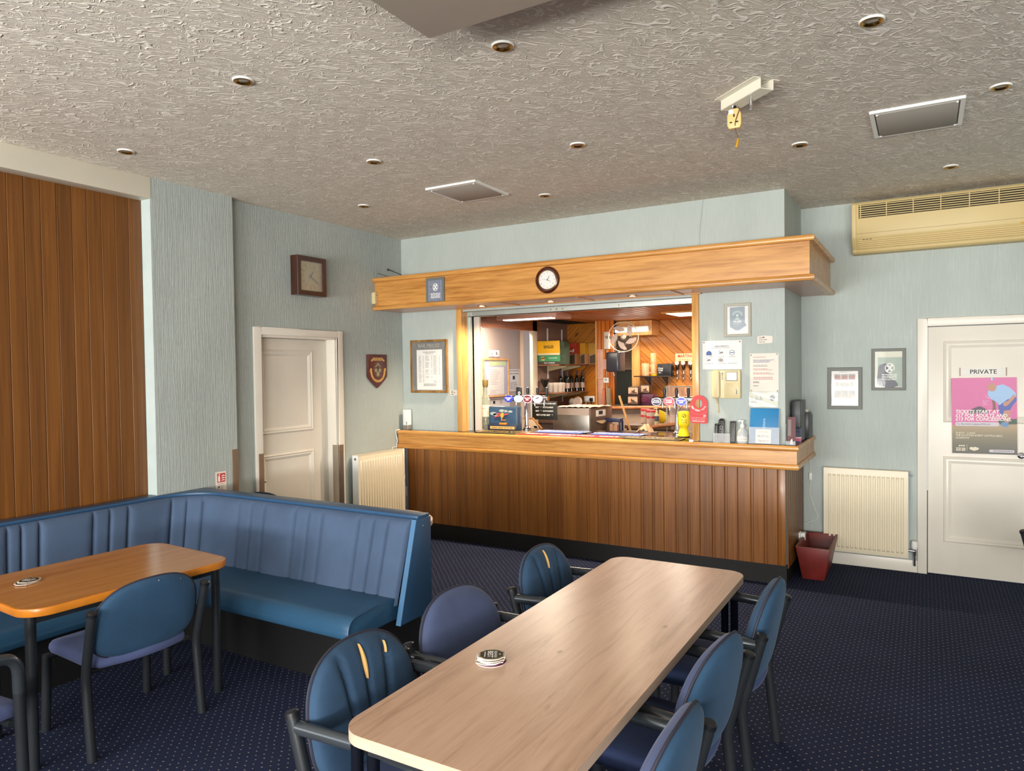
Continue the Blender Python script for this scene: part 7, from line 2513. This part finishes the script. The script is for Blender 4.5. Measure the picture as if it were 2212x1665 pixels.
iw = thing('under_bar_sink', 'dark steel sink unit behind the hatch', 'sink', T(0, 0, 0))
b = MB()
b.box(1.80, 2.52, 1.05, 1.60, 0.98, 1.005)
b.box(1.80, 2.52, 1.05, 1.60, 0.0, 0.98)
ob('unit', b, plain('dark_steel_unit', '#4a4540', 0.35, 0.5), iw)
ob('wooden_edge', MB().tube([(1.98, 1.56, 1.03), (2.25, 1.58, 1.07), (2.40, 1.60, 1.09)], 0.02, 12), bpy.data.materials['rounded_beech_edge'], iw)
rows = []
rd = random.Random(9)
for j in range(12):
    rows.append([(2.10 + 0.20 * i / 14, 1.10 + 0.12 * j / 11, 1.03 + 0.085 * math.sin(PI * min(1, i / 12)) * (0.4 + 0.6 * j / 11) + 0.008 * math.sin(i * 2.1 + j)) for i in range(15)])
o = ob('dish_cloth', MB().grid(rows), plain('cream_dishcloth', '#dcb994', 0.9))
tag(o, 'crumpled cream dish cloth on the sink edge behind the hatch', 'cloth')


def tub(lab, x, y):
    t = thing('storage_tub', lab, 'tub', T(x, y, 1.04), 'clear tubs with red lids')
    ob('clear_wall', MB().lathe([(0.048, 0.0), (0.052, 0.004), (0.054, 0.150), (0.050, 0.150), (0.046, 0.006)], 20), plain('cloudy_tub', '#c9b09c', 0.15, alpha=0.75) if 'cloudy_tub' not in bpy.data.materials else bpy.data.materials['cloudy_tub'], t)
    ob('lid', MB().lathe([(0.056, 0.143), (0.057, 0.165), (0.050, 0.170), (0.0, 0.171)], 20), plain('red_lid', '#b52a2a', 0.35) if 'red_lid' not in bpy.data.materials else bpy.data.materials['red_lid'], t)
    ob('red_label', MB().lathe([(0.0545, 0.075), (0.0545, 0.098)], 20), bpy.data.materials['red_lid'], t)
    return t


tub('clear tub with a red lid, left of the pair behind the hatch', 1.825, 2.2)
tub('clear tub with a red lid, right of the pair behind the hatch', 1.965, 2.0)
pbt = thing('soap_pump', 'pump bottle with a dark label beside the red-lidded tubs', 'bottle', T(2.048, 1.95, 1.04))
ob('bottle_body', MB().lathe([(0.022, 0.0), (0.024, 0.004), (0.024, 0.115), (0.012, 0.135), (0.010, 0.145)], 16), M['cream_plastic'], pbt)
ob('label', MB().lathe([(0.0245, 0.045), (0.0245, 0.105)], 16), plain('grey_navy_label', '#4a4a58', 0.5), pbt)
b = MB()
b.lathe([(0.012, 0.143), (0.012, 0.16), (0.005, 0.163), (0.005, 0.185), (0.010, 0.187), (0.0, 0.197)], 14)
b.tube([(0, 0, 0.190), (-0.035, 0, 0.188)], 0.005, 8)
ob('pump', b, M['cream_plastic'], pbt)
yb = thing('chopping_board', 'yellow plastic board with a rounded edge leaning behind the pump bottle', 'board', T(1.99, 2.3, 1.04))
ob('board', MB().prism([(0.0, 0.0), (0.02, 0.0), (0.07, 0.03), (0.075, 0.08), (0.05, 0.12), (-0.02, 0.15), (-0.03, 0.15), (-0.03, 0.0)], 0, 0.012, UPR), M['yellow'], yb, bev=0.003)
lw = ob('drainer', MB().box(1.70, 2.25, 1.85, 2.45, 1.0, 1.04).box(1.72, 2.23, 1.87, 2.43, 0.0, 1.0), plain('brown_drainer', '#5f4a3c', 0.4))
tag(lw, 'low brown unit carrying the red-lidded tubs', 'unit')

cu_ = thing('clear_curtain', 'clear plastic sheet draped behind the right font', 'plastic sheet', T(2.255, 1.66, 1.0))
rows = []
for j in range(12):
    f = j / 11
    rows.append([((0.05 - 0.05 * f) + (0.29) * i / 22 * (0.85 + 0.15 * f), 0.02 * math.sin(i * 1.35 + 1.5 * f) * (1 - 0.5 * f), 0.02 + 0.46 * f) for i in range(23)])
ob('sheet', MB().grid(rows), plain('clear_polythene', '#e0cdc4', 0.1, alpha=0.42, spec=0.9), cu_)
ob('top_rod', MB().tube([(0.0, 0, 0.485), (0.29, 0, 0.485)], 0.006, 8), M['frame_light'], cu_)
b = MB()
for x in (0.004, 0.286):
    b.box(x - 0.006, x + 0.006, -0.006, 0.006, -1.0, 0.485)
ob('post', b, M['frame_light'], cu_)
fz = ob('bottle_cooler', MB().box(2.55, 3.04, 0.75, 1.3, 0.0, 1.03), M['black_plastic'])
tag(fz, 'black under-counter bottle cooler behind the right end of the hatch', 'cooler')
b = MB()
b.box(2.56, 3.0, 0.745, 0.75, 0.985, 0.995)
b.box(2.56, 3.0, 0.745, 0.75, 1.012, 1.018)
ob('door_trim', b, M['steel'], fz)

# right back wall: shelf, jugs, caddy, optics
ws = thing('wall_shelf', 'narrow dark shelf on black brackets on the diagonal boards', 'shelf', T(0, 0, 0))
bx('shelf_board', (1.15, 1.675, 3.62, 3.885, 1.563, 1.577), plain('dark_shelf', '#33221a', 0.35), ws, bev=0.002)
for x in (1.30, 1.545):
    b = MB()
    b.box(x - 0.011, x + 0.011, 3.868, 3.886, 1.445, 1.563)
    b.prism([(3.65, 1.563), (3.87, 1.563), (3.87, 1.47), (3.85, 1.47)], x - 0.006, x + 0.006, Matrix(((0, 0, 1, 0), (1, 0, 0, 0), (0, 1, 0, 0), (0, 0, 0, 1))))
    ob('bracket', b, M['black_plastic'], ws)
jg = plain('jug_glass', '#e6bf92', 0.06, alpha=0.26, spec=0.7)


def jug(lab, x, y, r, h, z, handle):
    t = thing('glass_jug', lab, 'jug', T(x, y, z))
    ob('glass_wall', MB().lathe([(0.0, 0.008), (r * 0.85, 0.0), (r * 0.92, 0.006), (r, h), (r * 0.94, h), (r * 0.86, 0.012), (0.0, 0.011)], 20), jg, t)
    if handle:
        ob('handle', MB().tube(fillet([(r * 0.95, 0, h * 0.8), (r * 1.7, 0, h * 0.8), (r * 1.7, 0, h * 0.25), (r * 0.9, 0, h * 0.2)], 0.03), 0.008, 10), jg, t)
    return t


jug('clear glass jug with a handle on the dark shelf', 1.295, 3.70, 0.055, 0.175, 1.577, True)
for k, lab in enumerate(('lower clear glass of the tall stack on the dark shelf', 'upper clear glass of the tall stack on the dark shelf')):
    jug(lab, 1.405, 3.72, 0.042, 0.145, 1.600 + 0.146 * k, False)
o = ob('yellow_dish', MB().lathe([(0.040, 0.0), (0.050, 0.022), (0.046, 0.022), (0.038, 0.006), (0.0, 0.006)], 22), M['yellow'], None, T(1.415, 3.715, 1.577))
tag(o, 'shallow yellow dish under the stacked glasses on the dark shelf', 'dish')
cd = thing('straw_caddy', 'black plastic caddy with white script lettering on the dark shelf', 'caddy', T(1.475, 3.66, 1.577))
ob('body', MB().prism(rrect(0.0, 0.205, 0.0, 0.12, 0.018), 0.0, 0.165), M['black_plastic'], cd, bev=0.003)
bx('front_panel', (0.012, 0.08, -0.001, 0.0, 0.02, 0.15), M['ink'], cd)
for k, s in enumerate(('Coca', 'Cola')):
    o = text(s, 0.034, M['white_ink'], cd, 0, 0, 0, shear=0.35)
    o.matrix_basis = Matrix.Translation((0.047, -0.0015, 0.103 - 0.028 * k)) @ UPR
o = text('ZERO', 0.013, M['white_ink'], cd, 0, 0, 0)
o.matrix_basis = Matrix.Translation((0.040, -0.0015, 0.042)) @ UPR
op_ = thing('spirit_optic', 'leftmost hanging spirit optic under the MARTINI sign', 'optic', FR(1.71, 3.885, 1.535), 'spirit optics on the diagonal boards')
oc_ = plain('dark_optic', '#2a1a14', 0.25)
ob('valve', MB().lathe([(0.016, 0.0), (0.016, 0.01), (0.006, 0.02), (0.010, 0.05), (0.016, 0.07), (0.009, 0.095), (0.014, 0.12)], 14, Matrix.Translation((0, 0, 0.06)) @ Matrix.Rotation(-PI / 2, 4, 'X')), M['chrome'], op_)
ob('measure', MB().lathe([(0.014, 0.12), (0.024, 0.15), (0.028, 0.18), (0.022, 0.20)], 16, Matrix.Translation((0, 0, 0.06)) @ Matrix.Rotation(-PI / 2, 4, 'X')), oc_, op_)
ob('badge', MB().prism(ellipse(0, 0.215, 0.030, 0.030, 20), 0.075, 0.085), plain('pale_pink_badge', '#cdb0aa', 0.4), op_)
bx('bracket', (-0.010, 0.010, 0.0, 0.22, 0.0, 0.045), M['steel'], op_)
for x, lab in ((1.797, 'middle hanging spirit optic under the MARTINI sign'), (1.896, 'rightmost hanging spirit optic under the MARTINI sign')):
    dup(op_, FR(x, 3.885, 1.535), lab)
ms = thing('martini_sign', 'cream sign with red MARTINI lettering above the optics', 'sign', FR(1.69, 3.885, 1.775))
bx('board', (0, 0.262, 0, 0.103, 0.075, 0.088), plain('cream_sign', '#e6c692', 0.45), ms, bev=0.002)
bx('hanger', (0.10, 0.16, 0.03, 0.08, 0.0, 0.075), M['black_plastic'], ms)
text('MARTINI', 0.060, plain('sign_red', '#b8321e', 0.5), ms, 0.131, 0.066, 0.0885, bold=0.03, sx=0.82)
text('hot & neat & ice', 0.025, M['ink'], ms, 0.131, 0.021, 0.0885, bold=0.01)


def tin(lab, x, y, z, w, h, d):
    t = thing('picture_tin', lab, 'tin', T(x, y, z), 'tins printed with a leaping dog')
    ob('tin_body', MB().prism(rrect(0, w, 0, d, 0.012), 0, h), plain('sepia_tin', '#3a2620', 0.35) if 'sepia_tin' not in bpy.data.materials else bpy.data.materials['sepia_tin'], t, bev=0.003)
    ob('picture_panel', MB().prism(rrect(0.008, w - 0.008, h * 0.22, h * 0.90, 0.006), 0, 0.001, UPR), plain('sepia_print', '#c6a283', 0.5, var=0.12, vs=25) if 'sepia_print' not in bpy.data.materials else bpy.data.materials['sepia_print'], t)
    fl_ = -1 if 'lower' in lab else 1
    pts = [(0.0, 0.0), (0.012, 0.012), (0.030, 0.010), (0.040, 0.028), (0.044, 0.040), (0.046, 0.026), (0.050, 0.008), (0.046, -0.010), (0.034, -0.004), (0.024, -0.012), (0.020, -0.002), (0.008, -0.010)]
    pp_ = [(w * 0.5 + fl_ * (x_ - 0.025), h * 0.48 + y_) for x_, y_ in pts]
    b = MB().prism(pp_, 0.001, 0.0016, UPR)
    b.prism([(0.012, h * 0.26), (w - 0.012, h * 0.26), (w - 0.02, h * 0.36), (w * 0.6, h * 0.42), (w * 0.3, h * 0.34)], 0.001, 0.0014, UPR)
    ob('dog_print', b, bpy.data.materials['sepia_tin'], t)
    return t


tin('sepia tin of the lower pair on the sink counter', 1.180, 3.30, 1.186, 0.15, 0.125, 0.12)
tin('sepia tin stacked on top at the left of the sink counter', 1.185, 3.302, 1.312, 0.15, 0.125, 0.12)
tp2 = thing('plum_tin', 'wide plum coloured tin right of the sepia tins', 'tin', T(1.335, 3.38, 1.186))
ob('tin_body', MB().prism(rrect(0, 0.185, 0, 0.16, 0.02), 0, 0.145), plain('plum_tin_paint', '#4a1f38', 0.35), tp2, bev=0.004)
b = ring_mb(0.018, 0.022, 0.004, 0.0, 0.001, 0.035, 0.075, 18)
b2 = ring_mb(0.018, 0.022, 0.004, 0.0, 0.001, 0.065, 0.075, 18)
b.add(b2.v, b2.f)
ob('logo', MB().add(b.v, b.f, Matrix.Translation((0, -0.001, 0)) @ UPR), plain('magenta_print', '#a52f4e', 0.5), tp2)
tin('sepia tin standing on the plum tin', 1.315, 3.42, 1.332, 0.135, 0.125, 0.11)
